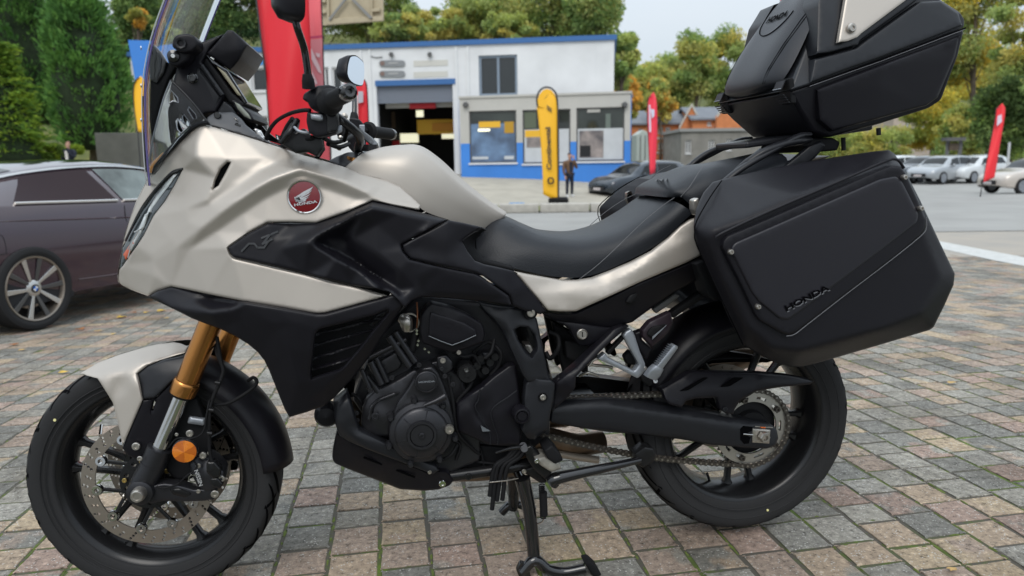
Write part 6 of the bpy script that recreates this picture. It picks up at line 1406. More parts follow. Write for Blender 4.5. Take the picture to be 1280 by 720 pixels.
# ---------------- cockpit, windscreen, display
sec = []
for u, v in ((190, 232), (187, 200), (184.5, 150), (185.5, 100), (195, 50), (212, 0), (236, -60), (264, -120)):
    e = P(u, v, -.16); row = []
    for s in np.linspace(-1, 1, 17):
        y = .175*s*(1+.0*abs(s)); row.append(V((e.x-.030*(1-s*s), y, e.z+.0)))
    sec.append(row)
ws = loft('windscreen', sec, B_CLEAR, bike, cap=False, sub=4); s_ = ws.modifiers.new('s', 'SOLIDIFY'); s_.thickness = .003
for k in (0, 1):
    e = [r_[0 if k == 0 else -1] for r_ in [list(c) for c in sec]]; tube('screen_edge', e, .0022, B_PURP, ws, n=6, sub=4)
tube('screen_edge', [e_ for e_ in [r_[1]+V((-.006, 0, 0)) for r_ in sec]], .0012, B_CHROME, ws, n=5, sub=4)
H_('screen_channel', [(178, 120, -.15), (178, 150, -.15), (180, 190, -.15), (183, 215, -.15)], .0018, B_GLOSS)
for v in (60, 107, 150): bolt(P(177, v, -.155), .004, V((-1, -.3, 0)), B_CHROME, bike)
def cp(name, o, y, m=B_PLASTIC, th=.02, roll=.003, rnd=1, mirror=REFL, **k): return panel(name, o, y, m, bike, thick=th, roll=roll, rnd=rnd, step=6, mirror=mirror, **k)
cp('screen_support', [(186, 55), (192, 56), (200, 64), (209, 78), (205, 92), (196, 105), (188, 100), (186, 78)], -.125, B_GLOSS, th=.01)
cp('screen_support', [(188, 98), (196, 104), (205, 92), (212, 76), (224, 78), (210, 100), (200, 130), (194, 160), (190, 175), (187, 150)], -.120, B_DARK, th=.02)
cp('cockpit_side', [(222, 82), (236, 66), (248, 54), (262, 49), (280, 42), (262, 60), (252, 78), (262, 98), (280, 120), (270, 140), (256, 142), (248, 150), (238, 156), (226, 140), (214, 112)], [(222, 82, -.12), (262, 50, -.11), (280, 120, -.12), (240, 150, -.135), (245, 100, -.128)], B_PLASTIC, th=.04)
cp('cockpit_rib', [(249, 82), (254, 80), (280, 118), (276, 121)], -.134, B_PLASTIC2, th=.01)
cp('cockpit_lower', [(224, 118), (248, 85), (276, 121), (268, 140), (250, 143), (244, 130)], -.125, B_PLASTIC2, th=.03)
bolt(P(240.5, 97.5, -.137), .008, par=bike, m=B_GLOSS)
lathe('bolt_washer', [(0, .0), (.009, 0), (.0115, .002), (.0115, .006)], T(P(240.5, 97.5, -.132)), B_GLOSS, bike, n=20)
# visor over the display
vs_ = [P(285, 37.5, -.11), P(292, 39, -.11), P(309.5, 56.5, -.11), P(288, 88.5, -.10), P(258, 66, -.10)]
cp('display_visor', [(258, 67), (285, 37.5), (291, 38), (299, 45), (310, 56), (300, 74), (288, 88.5), (276, 79)], [(258, 67, -.115), (285, 38, -.115), (310, 57, -.105), (288, 88, -.10), [(262, 72, -.112), (300, 62, -.118)]], B_PLASTIC, th=.21, mirror=False, roll=.004)
cp('display_housing', [(253, 79), (258, 72), (276, 96), (290, 116), (306, 130), (300, 134), (286, 128), (270, 104)], -.108, B_DARK, th=.2, mirror=False)
mb = MB(); a, b = P(262, 71, -.10), P(310, 128, -.10); n_ = V((b.z-a.z, 0, -(b.x-a.x))).normalized()*-.008
mb.prism([P(259, 69.5, -.105), P(284, 88, -.105), P(309.5, 128, -.105), P(305, 130.5, -.105), P(281, 92, -.105), P(262, 76, -.105)], V((0, .21, 0))); mb.build('display', B_GLOSS, bike, bevel=.003)
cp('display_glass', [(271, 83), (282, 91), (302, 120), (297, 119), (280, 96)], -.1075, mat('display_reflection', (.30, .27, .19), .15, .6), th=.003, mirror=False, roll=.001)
tube('display_edge', [P(259, 69, -.106), P(266, 78, -.107), P(284, 88, -.107), P(309.5, 128, -.107)], .0012, B_ALU, bike, n=5)
cp('lower_display', [(290, 124), (297, 127), (313, 141), (318, 150), (310, 152), (300, 144), (292, 134)], -.115, B_PLASTIC, th=.2, mirror=False)
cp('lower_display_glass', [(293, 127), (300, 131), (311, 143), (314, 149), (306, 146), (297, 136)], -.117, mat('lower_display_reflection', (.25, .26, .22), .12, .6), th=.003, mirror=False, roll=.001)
cp('switch_pod', [(272, 139), (280, 126), (290, 134), (300, 150), (296, 156), (280, 150), (268, 146)], -.122, B_PLASTIC2, th=.03)
# clear wind deflector
cp('wind_deflector', [(214, 100), (222, 106), (240, 128), (258, 151), (247, 152), (236, 160), (222, 174), (210, 190), (198, 212), (189, 222), (186, 205), (190, 178), (197, 150), (205, 122)], [(214, 100, -.165), (258, 151, -.185), (236, 160, -.18), (189, 222, -.12), (197, 150, -.15), (215, 140, -.17)], B_TINT, th=.004, roll=.001,
   holes=[[(210, 122), (214, 113), (222, 122), (223, 128), (216, 126), (210, 130)], [(220, 152), (222, 148), (229, 163), (226, 166), (222, 162)], [(228, 146), (230, 143), (237, 152), (238, 157), (234, 158), (229, 151)], [(235, 138), (236, 133), (245, 143), (246, 148), (242, 149)]])
def outl(name, pts, y, r_, m): mirr(name, [P(u, v, y) for u, v in pts+[pts[0]]], r_, m, n=5)
for h_ in ([(210, 122), (214, 113), (222, 122), (223, 128), (216, 126), (210, 130)], [(220, 152), (222, 148), (229, 163), (226, 166), (222, 162)], [(228, 146), (230, 143), (237, 152), (238, 157), (234, 158), (229, 151)], [(235, 138), (236, 133), (245, 143), (246, 148), (242, 149)]): outl('deflector_slot_rim', h_, -.172, .0012, B_ALU)
H_('deflector_edge', [(214, 100, -.168), (205, 122, -.160), (197, 150, -.153), (190, 178, -.14), (186, 205, -.13)], .0017, B_ALU); H_('deflector_edge', [(214, 100, -.168), (240, 127, -.18), (258, 151, -.187)], .0022, B_SATIN)
cp('deflector_base', [(258, 150), (262, 155), (249, 158), (240, 162), (222, 180), (205, 198), (194, 210), (190, 218), (192, 208), (206, 190), (222, 172), (236, 158), (247, 152)], [(258, 151, -.18), (236, 160, -.165), (192, 212, -.11)], B_PLASTIC2, th=.01)
cp('amber_indicator', [(190, 204), (196, 198), (205, 190), (207, 192), (202, 202), (196, 214), (191, 222), (187, 214)], [(190, 204, -.10), (205, 190, -.12), (196, 214, -.105)], mat('amber_indicator_lens', (.8, .3, .02), .2, coat=1), th=.01)
cp('inner_fairing', [(256, 156), (260, 146), (268, 141), (290, 140), (300, 148), (306, 156), (318, 166), (334, 176), (352, 184), (380, 194), (345, 182), (302, 168), (268, 158)], [(256, 156, -.172), (268, 141, -.15), (300, 148, -.15), (334, 176, -.165), (380, 194, -.175)], mat('grey_black_trim', (.06, .062, .068), .4, bump=.1, bump_scale=900), th=.02)
for u, v in ((272, 144), (297, 158)): lathe('trim_stud', [(0, -.003), (.006, -.003), (.008, 0)], T(P(u, v, -.158)), B_GLOSS, bike, n=16)
cp('trim_slot', [(274, 149), (278, 149), (285, 158), (284, 161), (280, 159)], -.158, B_DARK, th=.004); cp('trim_vent', [(292, 146), (297, 148), (304, 158), (304, 165), (298, 160)], -.156, B_GLOSS, th=.004)
cp('trim_edge', [(318, 160), (326, 163), (333, 176), (328, 176), (320, 170)], -.155, B_CHROME, th=.003)
# lever knob left of the visor
cp('screen_lever', [(216, 52), (218, 46), (224, 43), (236, 42), (243, 45), (247, 51), (247, 58), (240, 64), (231, 66), (222, 64), (215, 58)], -.19, B_PLASTIC, th=.05, rnd=3, mirror=False)
cp('screen_lever_arm', [(209, 72), (215, 62), (228, 64), (240, 62), (234, 76), (222, 83), (212, 81)], -.165, B_PLASTIC, th=.04, rnd=3, mirror=False)
lathe('lever_ring', [(.007, -.002), (.011, -.003), (.011, .002), (.007, .002)], T(P(226, 54, -.193)), B_PLASTIC2, bike, n=8, closed=True)
lathe('lever_screw', [(0, -.008), (.004, -.008), (.0055, -.004), (.012, -.002), (.0135, .004)], T(P(216.5, 70, -.168)), B_GLOSS, bike, n=24); bolt(P(216.5, 70, -.175), .0045, par=bike, m=B_CHROME)

# ---------------- handlebar
be, gi = P(436.5, 114.5, -.44), P(413, 127, -.315)
def hb(f, near=True):
    e, g = f(be), f(gi); ax_ = (g-e).normalized(); q = V((0, 1, 0)).rotation_difference(ax_).to_matrix().to_4x4(); M = T(e) @ q
    gr = lathe('grip', [(.0155, .012), (.0172, .016), (.0165, .02)]+[(.0163+.0007*(i % 2), .024+.006*i) for i in range(16)]+[(.019, .122), (.024, .128), (.0265, .132), (.0265, .137), (.02, .142)], M, B_DARK, bike, n=28)
    lathe('bar_end', [(0, .004), (.004, .004), (.005, -.004), (.010, -.006), (.0150, -.002), (.0168, .008), (.0168, .014), (.014, .016)], M, B_GLOSS, bike, n=28)
    tube('handlebar', [g, g+ax_*.06, f(V((.535, -.17, 1.12))), f(V((.53, -.09, 1.09))), f(V((.53, .0, 1.088)))], .0095, B_SATIN, bike, n=14, sub=4)
    return M
hb(lambda p: p); hb(SREF)
cp('switch_housing', [(380, 117), (388, 112), (397, 107), (410, 106), (420, 108), (421, 122), (420, 136), (414, 141), (400, 141), (388, 135), (384, 127), (378, 124)], [(380, 118, -.30), (420, 108, -.295), (400, 124, -.315), (400, 140, -.30)], B_PLASTIC, th=.05, rnd=2, mirror=False)
cp('switch_cube', [(384, 140), (400, 141), (421, 140), (423, 152), (421, 166), (408, 170), (396, 172), (386, 166), (383, 152)], -.29, B_PLASTIC, th=.06, rnd=2, mirror=False)
cp('switch_rib', [(407, 142), (421, 141), (422, 164), (409, 167)], -.294, B_SATIN, th=.01, mirror=False)
cp('switch_button', [(388, 142), (403, 143), (404, 150), (400, 151.5), (389, 149)], -.302, B_ALU, th=.02, rnd=2, mirror=False)
cp('switch_button', [(421, 158), (427, 156), (427, 164), (420, 168)], -.285, B_ALU, th=.02, rnd=2, mirror=False)
cp('brake_lever_mount', [(368, 166), (380, 160), (386, 168), (402, 172), (404, 186), (396, 196), (384, 190), (370, 192), (352, 180), (352, 170), (360, 158), (366, 148), (372, 150)], -.24, B_SATIN, th=.05, rnd=2, mirror=False)
tube('lever', [P(372, 150, -.25), P(362, 165, -.27), P(352, 178, -.26)], .006, B_SATIN, bike, n=10, sub=3)
H_('metal_link', [(368, 159, -.27), (374, 164, -.28), (384, 166, -.28), (392, 165, -.27)], .003, B_ALU)
H_('control_cable', [(332, 182, -.14), (334, 168, -.16), (345, 152, -.19), (362, 142, -.23), (378, 138, -.27), (388, 138, -.28)], .0042)
for pts in ([(340, 185, -.12), (360, 182, -.18), (376, 176, -.22), (390, 172, -.25)], [(350, 190, -.10), (370, 196, -.12), (392, 200, -.10), (404, 186, -.16)], [(366, 148, -.24), (358, 160, -.22), (350, 178, -.18)], [(404, 172, -.22), (416, 178, -.16), (428, 176, -.1), (440, 170, -.0)], [(410, 180, -.18), (424, 184, -.12), (436, 180, -.05)], [(424, 150, -.25), (434, 160, -.15), (430, 176, -.1)]): H_('cable', pts, .005)
mb = MB(); tp_ = MB()
mb.prism([V((.50, -.11, 1.03)), V((.62, -.11, 1.03)), V((.62, -.11, 1.055)), V((.50, -.11, 1.055))], V((0, .22, 0))); mb.build('top_yoke', B_SATIN, bike, bevel=.01)
for sy in (-1, 1): tube('bar_clamp', [V((.555, sy*.05, 1.05)), V((.555, sy*.05, 1.10))], .022, B_SATIN, bike, n=16); tube('fork_cap', [V((.50+.02, sy*.108, 1.05)), V((.525, sy*.108, 1.068))], .022, B_GOLD, bike, n=20)
tube('steering_stem', [V((.28, 0, .78)), V((.55, 0, 1.05))], .03, B_SATIN, bike, n=20)
ep('frame_head', [(330, 300), (420, 240), (470, 300), (500, 360), (440, 380), (360, 360)], -.06, B_DARK, th=.12, mirror=False)
# far side switchgear
q_ = lambda u, v: P(u, v, .29)
mb = MB(); mb.prism([q_(438, 148), q_(450, 150), (q_(457, 158)), q_(458, 178), q_(456, 192), q_(444, 193), q_(436, 184), q_(434, 160)], V((0, -.04, 0))); o = mb.build('right_switchgear', B_PLASTIC, bike, bevel=.004)
for (a, b, c, d) in ((449, 156, 456, 166), (450, 172, 456, 182)): mb = MB(); mb.prism([P(a, b, .245), P(c, b, .245), P(c, d, .245), P(a, d, .245)], V((0, -.004, 0))); mb.build('switch_button', B_ALU, bike, bevel=.002)
for (u, v, r_) in ((431, 145, .007), (434, 152, .006), (426, 172, .005), (424, 185, .006)): lathe('small_fitting', [(0, -.01), (r_, -.008), (r_, .01)], T(P(u, v, -.05)), B_STEEL, bike, n=12)
tube('brake_reservoir', [P(426, 150, .15), P(431, 172, .15)], .018, B_DARK, bike, n=16)
# mirrors
def mirror_unit(f, head, stem, face):
    tube('mirror_stem', [f(p) for p in stem], [.0085]+[.0066]*(len(stem)-2)+[.008], B_GLOSS, bike, n=12, sub=5)
stem = [P(386, 108, -.31), P(385, 96, -.315), P(384, 84, -.32), P(380, 60, -.335), P(372, 36, -.36), P(368, 20, -.37)]
for f in (lambda p: p, SREF):
    tube('mirror_stem', [f(p) for p in stem], .0072, B_GLOSS, bike, n=12, sub=5)
    tube('mirror_boot', [f(P(386, 110, -.31)), f(P(385, 100, -.315)), f(P(383.5, 92, -.318))], [.013, .012, .0085], B_DARK, bike, n=14, sub=3)
mh = []   # rounded housing, swelling forward of the glass
prof = [(353, -8), (352, 12), (357, 22), (367, 27.5), (384, 27.5), (389, 24), (391, 12), (392, -8), (390, -26), (372, -34), (358, -28)]
for k, f in enumerate((lambda p: p, SREF)):
    c = P(374, -2, -.37); rings = []
    for s, dx, off in ((1.0, .0, 0), (1.0, -.012, 0), (.82, -.034, 0), (.4, -.047, 0)):
        ring = []
        for u, v in round_poly(prof, 5, 2):
            p = P(u, v, -.37); loc = (p-c); y_ = -.37+(p.x-c.x)*-1.35; ring.append(f(V((c.x+(p.x-c.x)*.55*s+dx, -.37+(-(p.x-c.x))*1.5*s, c.z+(p.z-c.z)*s))))
        rings.append(ring)
    hs = loft('mirror_housing', rings, B_PLASTIC, bike, closed=True, cap=True, sharp=50)
    gl = [v+V((.0008, 0, 0)) for v in rings[0]]; cc = sum(gl, V((0, 0, 0)))/len(gl); gl = [cc+(v-cc)*.93+V((.001, 0, 0)) for v in gl]
    obj('mirror_glass', gl, [tuple(range(len(gl)))], mat('mirror_glass', (.85, .87, .9), .03, 1), hs)

# ---------------- rear rack and grab rails
for f in (lambda p: p, REFL):
    tube('rack_bar', [f(p) for p in (P(882, 248, -.165), P(900, 232, -.168), P(925, 212, -.168), P(955, 194, -.165), P(996, 171.5, -.155), P(1012, 168, -.145))], [.0065, .008, .008, .008, .008, .006], B_PLASTIC2, bike, n=10, sub=4, flat=1.5)
    tube('grab_rail', [f(p) for p in (P(858, 213, .15), P(868, 203, .158), P(884, 192, .162), (P(904, 184.5, .16)), P(926, 180, .15), P(950, 178, .12))], [.006, .009, .0095, .0095, .011, .010], B_PLASTIC2, bike, n=12, sub=5, flat=1.3)
mb = MB(); a, b = P(905, 196, -.08), P(1040, 176, -.08)
mb.prism([V((1.50, -.09, 1.082)), V((1.84, -.11, 1.125)), V((1.84, .11, 1.125)), V((1.50, .09, 1.082))], V((0, 0, .016))); mb.build('rear_rack', B_PLASTIC2, bike, bevel=.005)
ep('rack_bracket', [(975, 212), (990, 200), (1012, 182), (1026, 176), (1032, 182), (1020, 196), (1004, 210)], -.13, B_PLASTIC2, th=.01)
ep('rack_base', [(1000, 182), (1010, 172), (1040, 172), (1050, 178), (1046, 188), (1024, 190)], -.12, B_DARK, th=.2, mirror=False)
mirr('case_post', [P(1054, 172, -.12), P(1054.5, 188, -.12)], .0055, B_DARK, n=10); mirr('case_post', [P(1098, 160, -.16), P(1098.5, 169, -.16)], .0055, B_DARK, n=10)
ep('tail_core', [(840, 300), (880, 262), (960, 215), (1010, 200), (1060, 240), (1050, 320), (960, 360), (880, 340)], -.10, B_DARK, th=.2, mirror=False)
ep('number_plate_bracket', [(1020, 300), (1090, 330), (1110, 420), (1080, 430)], -.03, B_DARK, th=.06, mirror=False)

# ---------------- panniers
PO = [(867, 284), (870, 262), (874, 252), (880, 240), (891, 227.5), (907, 223), (960, 211), (1040, 197), (1090, 189.5), (1111, 187.5), (1118, 192), (1128, 207), (1150, 250), (1172, 297), (1193.5, 342), (1192, 356), (1180, 383), (1167, 409), (1162, 412.5), (1100, 431), (1018, 455), (1000, 459), (985, 458), (968, 453), (950, 444), (929, 431), (912, 400), (890, 350), (870, 306)]
PC = [[(874, 252, -0.3000), (891, 227.5, -0.2600), (907, 223, -0.2550), (1040, 197, -0.2550), (1111, 187.5, -0.2550), (1118, 192, -0.2800)], [(867, 286, -0.3600), (871, 306, -0.3600), (895, 362, -0.3600), (929, 431, -0.3600)], [(1124, 206, -0.4000), (1150, 250, -0.3950), (1193, 342, -0.3800), (1191, 356, -0.3800), (1165, 410, -0.3600)], [(950, 444, -0.3500), (990, 458, -0.3400), (1100, 430, -0.3500), (1160, 412, -0.3550)],
      [(893, 287, -0.3980), (930, 274, -0.4020), (1000, 244, -0.4040), (1060, 221, -0.4050), (1110, 203, -0.4030)], 
      [(884, 297, -0.3900), (905, 350, -0.3980), (935, 410, -0.4000), (965, 436, -0.3980)], [(965, 436, -0.3980), (1000, 440, -0.4020), (1100, 412, -0.4050), (1150, 392, -0.4030), (1176, 345, -0.4030)], [(1120, 212, -0.4030), (1150, 280, -0.4060), (1176, 345, -0.4030)], [(950, 350, -0.4070), (1000, 300, -0.4070), (1060, 280, -0.4070), (1120, 270, -0.4070)], [(1000, 390, -0.4070), (1060, 360, -0.4070), (1120, 340, -0.4070)], (1050, 400, -0.4060)]
pn = panel('pannier', PO, PC, B_CASE, bike, skirt=(.075, .17, -.01), roll=.006, step=5, back=True, mirror=REFL)
PL = [(902.5, 309), (904, 301), (909, 295), (940, 282), (1000, 256), (1060, 230), (1100, 212), (1114, 207), (1126, 208), (1132, 215), (1148, 250), (1158, 275), (1157, 285), (1151, 294), (1120, 320), (1060, 366), (1010, 404), (993, 417), (984, 419), (976, 416), (950, 401), (944, 394), (924, 352)]
panel('pannier_lid_face', PL, [(905, 300, -0.4160), (1115, 208, -0.4160), (1158, 280, -0.4160), (990, 416, -0.4160), (1040, 310, -0.4195), (947, 396, -0.4160)], B_CASE, bike, thick=.01, roll=.007, step=6)
inner = [(913, 312), (918, 304), (1000, 268), (1100, 224), (1120, 220), (1128, 228), (1148, 268), (1146, 278), (1110, 306), (1010, 382), (985, 400), (974, 398), (950, 378), (940, 366)]
panel('pannier_lid_inset', inner, -0.4210, mat('luggage_inset', (.009, .008, .012), .36, bump=.08, bump_scale=1200), bike, thick=.006, roll=.0025, step=7, rnd=4)
tube('lid_crease', [P(u, v, -0.4135) for u, v in ((1158, 272), (1158, 284), (1151, 295), (1110, 328), (1060, 366), (1010, 405), (993, 418), (983, 420))], .0010, B_EDGE, pn, n=5, sub=3)
mirr('lid_seam', [P(902, 226, -0.2750), P(888, 246, -0.3200), P(871, 276, -0.3600), P(868.5, 290, -0.3670), P(871, 306, -0.3670), P(895, 360, -0.3720), P(929, 431, -0.3700)], .0016, B_ENGRAVE, n=5, sub=3)
mirr('lid_ridge', [P(895, 298, -0.4080), P(902, 292, -0.4100), P(960, 265, -0.4120), P(1060, 222, -0.4130), P(1108, 201, -0.4120), P(1122, 200, -0.4100), P(1130, 210, -0.4080)], .003, B_CASE, n=8, sub=3)
for u, v in ((914, 315), (948, 383.5), (1131, 221.5), (1151.5, 260.5)):
    lathe('lid_screw', [(0, -.001), (.0015, -.001), (.0025, -.004), (.0045, -.004), (.006, -.001), (.006, .006)], T(P(u, v, -0.4220)), B_STEEL, pn, n=16)
strk = .0
o = pxtext('pannier_lettering', 'HONDA', 1008.5, 373, math.radians(-27), 7.0, -0.4235, B_ENGRAVE, pn, stretch=1.65, bold=.04)
o = pxtext('pannier_lettering', 'HONDA', 1009.2, 374.2, math.radians(-27), 7.0, -0.4228, B_EDGE, pn, stretch=1.65, bold=.04)  # offset lighter copy paints the highlight on the letter edges
ep('pannier_mount', [(868, 330), (880, 325), (892, 350), (900, 372), (892, 376), (884, 368), (878, 350)], -.20, B_DARK, th=.06)
ep('pannier_catch', [(866, 250), (873, 247), (877, 262), (870, 270), (866, 262)], -.25, B_STEEL, th=.02)

# ---------------- top case
YT = -.195
def case_part(name, near, m, par, bevel=.010, sharp=40):
    # near outline (u, v, y) mirrored to the far side and joined by a skin
    a = [P(*p) for p in near]; b = [REFL(p) for p in a]; n = len(a); mb = MB()
    mb.add(a+b, [tuple(range(n))[::-1], tuple(range(n, 2*n))]+[(i, (i+1) % n, n+(i+1) % n, n+i) for i in range(n)])
    o = mb.build(name, m, par); bm = bmesh.new(); bm.from_mesh(o.data); bmesh.ops.triangulate(bm, faces=[f for f in bm.faces if len(f.verts) > 4]); bmesh.ops.recalc_face_normals(bm, faces=bm.faces); bm.to_mesh(o.data); bm.free()
    md = o.modifiers.new('b', 'BEVEL'); md.width = bevel; md.segments = 3; md.limit_method = 'ANGLE'; md.angle_limit = math.radians(20)
    o.data.polygons.foreach_set('use_smooth', [True]*len(o.data.polygons)); o.data.set_sharp_from_angle(angle=math.radians(sharp)); return o
low = [(988, 115, YT), (1012, 107, YT), (1060, 90, YT), (1100, 76, YT), (1207, 36, YT), (1199, 69, -0.1850), (1178, 125, -0.1650), (1163, 135, -0.1550), (1100, 155, -0.1550), (1037, 172, -0.1550), (1016, 165, -0.1550), (1000, 140, -0.1750)]
tc_ = case_part('top_case', low, B_CASE, bike, .008)
lid = [(987, 113.5, YT), (1012, 106, YT), (1060, 89, YT), (1100, 75, YT), (1206, 34.5, YT), (1206, 24, -0.1900), (1200, 14, -0.1850), (1178, 0, -0.1750), (1125, -45, -0.1250), (1090, -58, -.105), (1054, -42, -.095), (1034, -6, -0.1250), (1006, 60, -0.1450)]
lid = case_part('top_case_lid', lid, B_CASEG, tc_, .010)
# side relief of the lid: shoulder panel that carries the warm silver plate
panel('lid_shoulder', [(1022, 4), (1020, 68), (1036, 66), (1073, 56), (1076, 50), (1146, 0), (1160, -20), (1060, -30), (1030, -20)], [(1022, 4, -0.1720), (1022, 68, -0.2000), (1073, 56, -0.2030), (1146, 0, -0.1900), (1060, -30, -0.1500)], B_CASEG, tc_, thick=.07, roll=.006, step=6)
panel('lid_side_facet', [(1012, 104), (1018, 74), (1070, 60), (1080, 52), (1150, 2), (1176, 1), (1198, 16), (1203, 32), (1100, 72), (1060, 86)], [(1012, 104, -0.2020), (1070, 62, -0.2000), (1150, 4, -0.1860), (1198, 18, -0.1900), (1100, 70, -0.2060), (1203, 32, -0.1980)], B_CASEG, tc_, thick=.06, roll=.005, step=6)
panel('lid_plate', [(1059, -12), (1048, 53), (1060, 51), (1072, 46), (1076, 42), (1131, 1), (1146, -14), (1100, -22)], [(1059, -12, -0.1820), (1048, 53, -0.2140), (1072, 46, -0.2140), (1131, 1, -0.2000)], B_BEIGE, tc_, thick=.01, roll=.002, step=6)
lathe('plate_screw', [(0, 0), (.0035, 0), (.0045, -.003), (.0085, -.003), (.0115, .001), (.0115, .006)], T(P(1065.5, 34.5, -0.2160)), B_STEEL, tc_, n=20)
tube('case_seam', [P(u, v, YT-.003) for u, v in ((988, 114), (1012, 106.5), (1060, 89.5), (1100, 75.5), (1207, 35))], .0022, B_ENGRAVE, tc_, n=6)
tube('case_seam_edge', [P(u, v, YT-.0045) for u, v in ((1012, 108), (1060, 91), (1100, 77), (1206, 36.8))], .0009, B_EDGE, tc_, n=5)
panel('case_side_facet', [(1020, 112), (1100, 82), (1200, 44), (1194, 70), (1172, 122), (1158, 132), (1100, 148), (1040, 164), (1024, 150)], [(1020, 112, -0.1980), (1200, 44, -0.1980), (1172, 122, -0.1820), (1100, 148, -0.1820), (1040, 164, -0.1780), (1100, 110, -0.2000)], B_CASE, tc_, thick=.03, roll=.006, step=6)
# front face seen obliquely: seam, latches, backrest pad
A0, A1 = P(990, 113, YT), REFL(P(990, 113, YT))
tube('case_seam', [A0+V((-.001, 0, .001)), A1+V((-.001, 0, .001))], .0022, B_ENGRAVE, tc_, n=6)
fn = V((-1, 0, 0))
def fface(y, z, off=0):               # point of the case's front face at width y and height z above the seam
    if z >= 0: p0, p1 = P(987, 113.5, YT), P(1004, 60, -.175); t = z/(p1.z-p0.z); x = p0.x+(p1.x-p0.x)*t
    else: p0, p1 = P(988, 115, YT), P(1000, 140, -.175); t = (p0.z-(p0.z+z))/(p0.z-p1.z); x = p0.x+(p1.x-p0.x)*t
    return V((x-off, y, p0.z+z))
for y in (-.165, .160):
    mb = MB(); mb.prism([fface(y-.024, -.026, .001), fface(y+.024, -.026, .001), fface(y+.028, .03, .001), fface(y-.028, .03, .001)], V((-.014, 0, 0))); l_ = mb.build('latch', B_DARK, tc_, bevel=.003)
    for k in range(4): mb = MB(); z0 = -.024+k*.0055; mb.prism([fface(y-.022, z0, .015), fface(y+.022, z0, .015), fface(y+.022, z0+.003, .015), fface(y-.022, z0+.003, .015)], V((-.004, 0, 0))); mb.build('latch_rib', B_PLASTIC2, l_)
    mb = MB(); mb.prism([fface(y-.02, .004, .015), fface(y+.02, .004, .015), fface(y+.02, .026, .015), fface(y-.02, .026, .015)], V((-.003, 0, 0))); mb.build('latch_plate', B_CASE, l_, bevel=.001)
    tube('latch_pin', [fface(y-.018, .006, .019), fface(y+.018, .006, .019)], .0012, B_ALU, l_, n=5)
pad = []
for z, wd, th_ in ((.006, .122, .012), (.018, .145, .034), (.05, .155, .046), (.11, .152, .048), (.17, .138, .042), (.225, .115, .034), (.262, .09, .022), (.28, .06, .008)):
    row = []
    for s in np.linspace(-1, 1, 25):
        e = abs(s); y = wd*math.copysign(1-(1-e)**1.0, s) if e < 1 else wd*s
        bulge = th_*(1-abs(s)**5.0); z2 = z+.0; 
        x0 = fface(0, 0).x+z*.53; row.append(V((x0-bulge-.002, wd*s, fface(0, 0).z+z+.010*s*s)))
    pad.append(row)
bp = loft('backrest_pad', pad, mat('pad_leatherette', (.012, .013, .017), .38, bump=.25, bump_scale=500), tc_, cap=False, sub=4, sharp=80)
def padp(y, z, lift=.0015):
    x0 = fface(0, 0).x+z*.53
    zs_ = [.006, .018, .05, .11, .17, .225, .262, .28]; wd = float(np.interp(z, zs_, [.122, .145, .155, .152, .138, .115, .09, .06])); th_ = float(np.interp(z, zs_, [.012, .034, .046, .048, .042, .034, .022, .008])); s = y/wd
    return V((x0-th_*(1-abs(s)**5)-.002-lift, y, fface(0, 0).z+z+.010*s*s))
for sy in (-1, 1):
    for dy in (0, .006): tube('pad_seam', [padp(sy*(.104+dy+.03*math.sin(t*math.pi*.9)*.5),   .02+.24*t) for t in np.linspace(0, 1, 14)], .0009, B_ENGRAVE, bp, n=5)
tube('pad_seam', [padp(.072*math.cos(a), .205+.045*math.sin(a)) for a in np.linspace(math.pi, 2*math.pi, 20)]+[padp(.074, .225), padp(.070, .25)], .0012, B_ENGRAVE, bp, n=5)
vs, fs = text_geo('HONDA', 1, 0, .05)
o = obj('pad_lettering', [padp(-p.x*.026, .205+p.y*.022, .003) for p in vs], fs, B_ENGRAVE, bp)
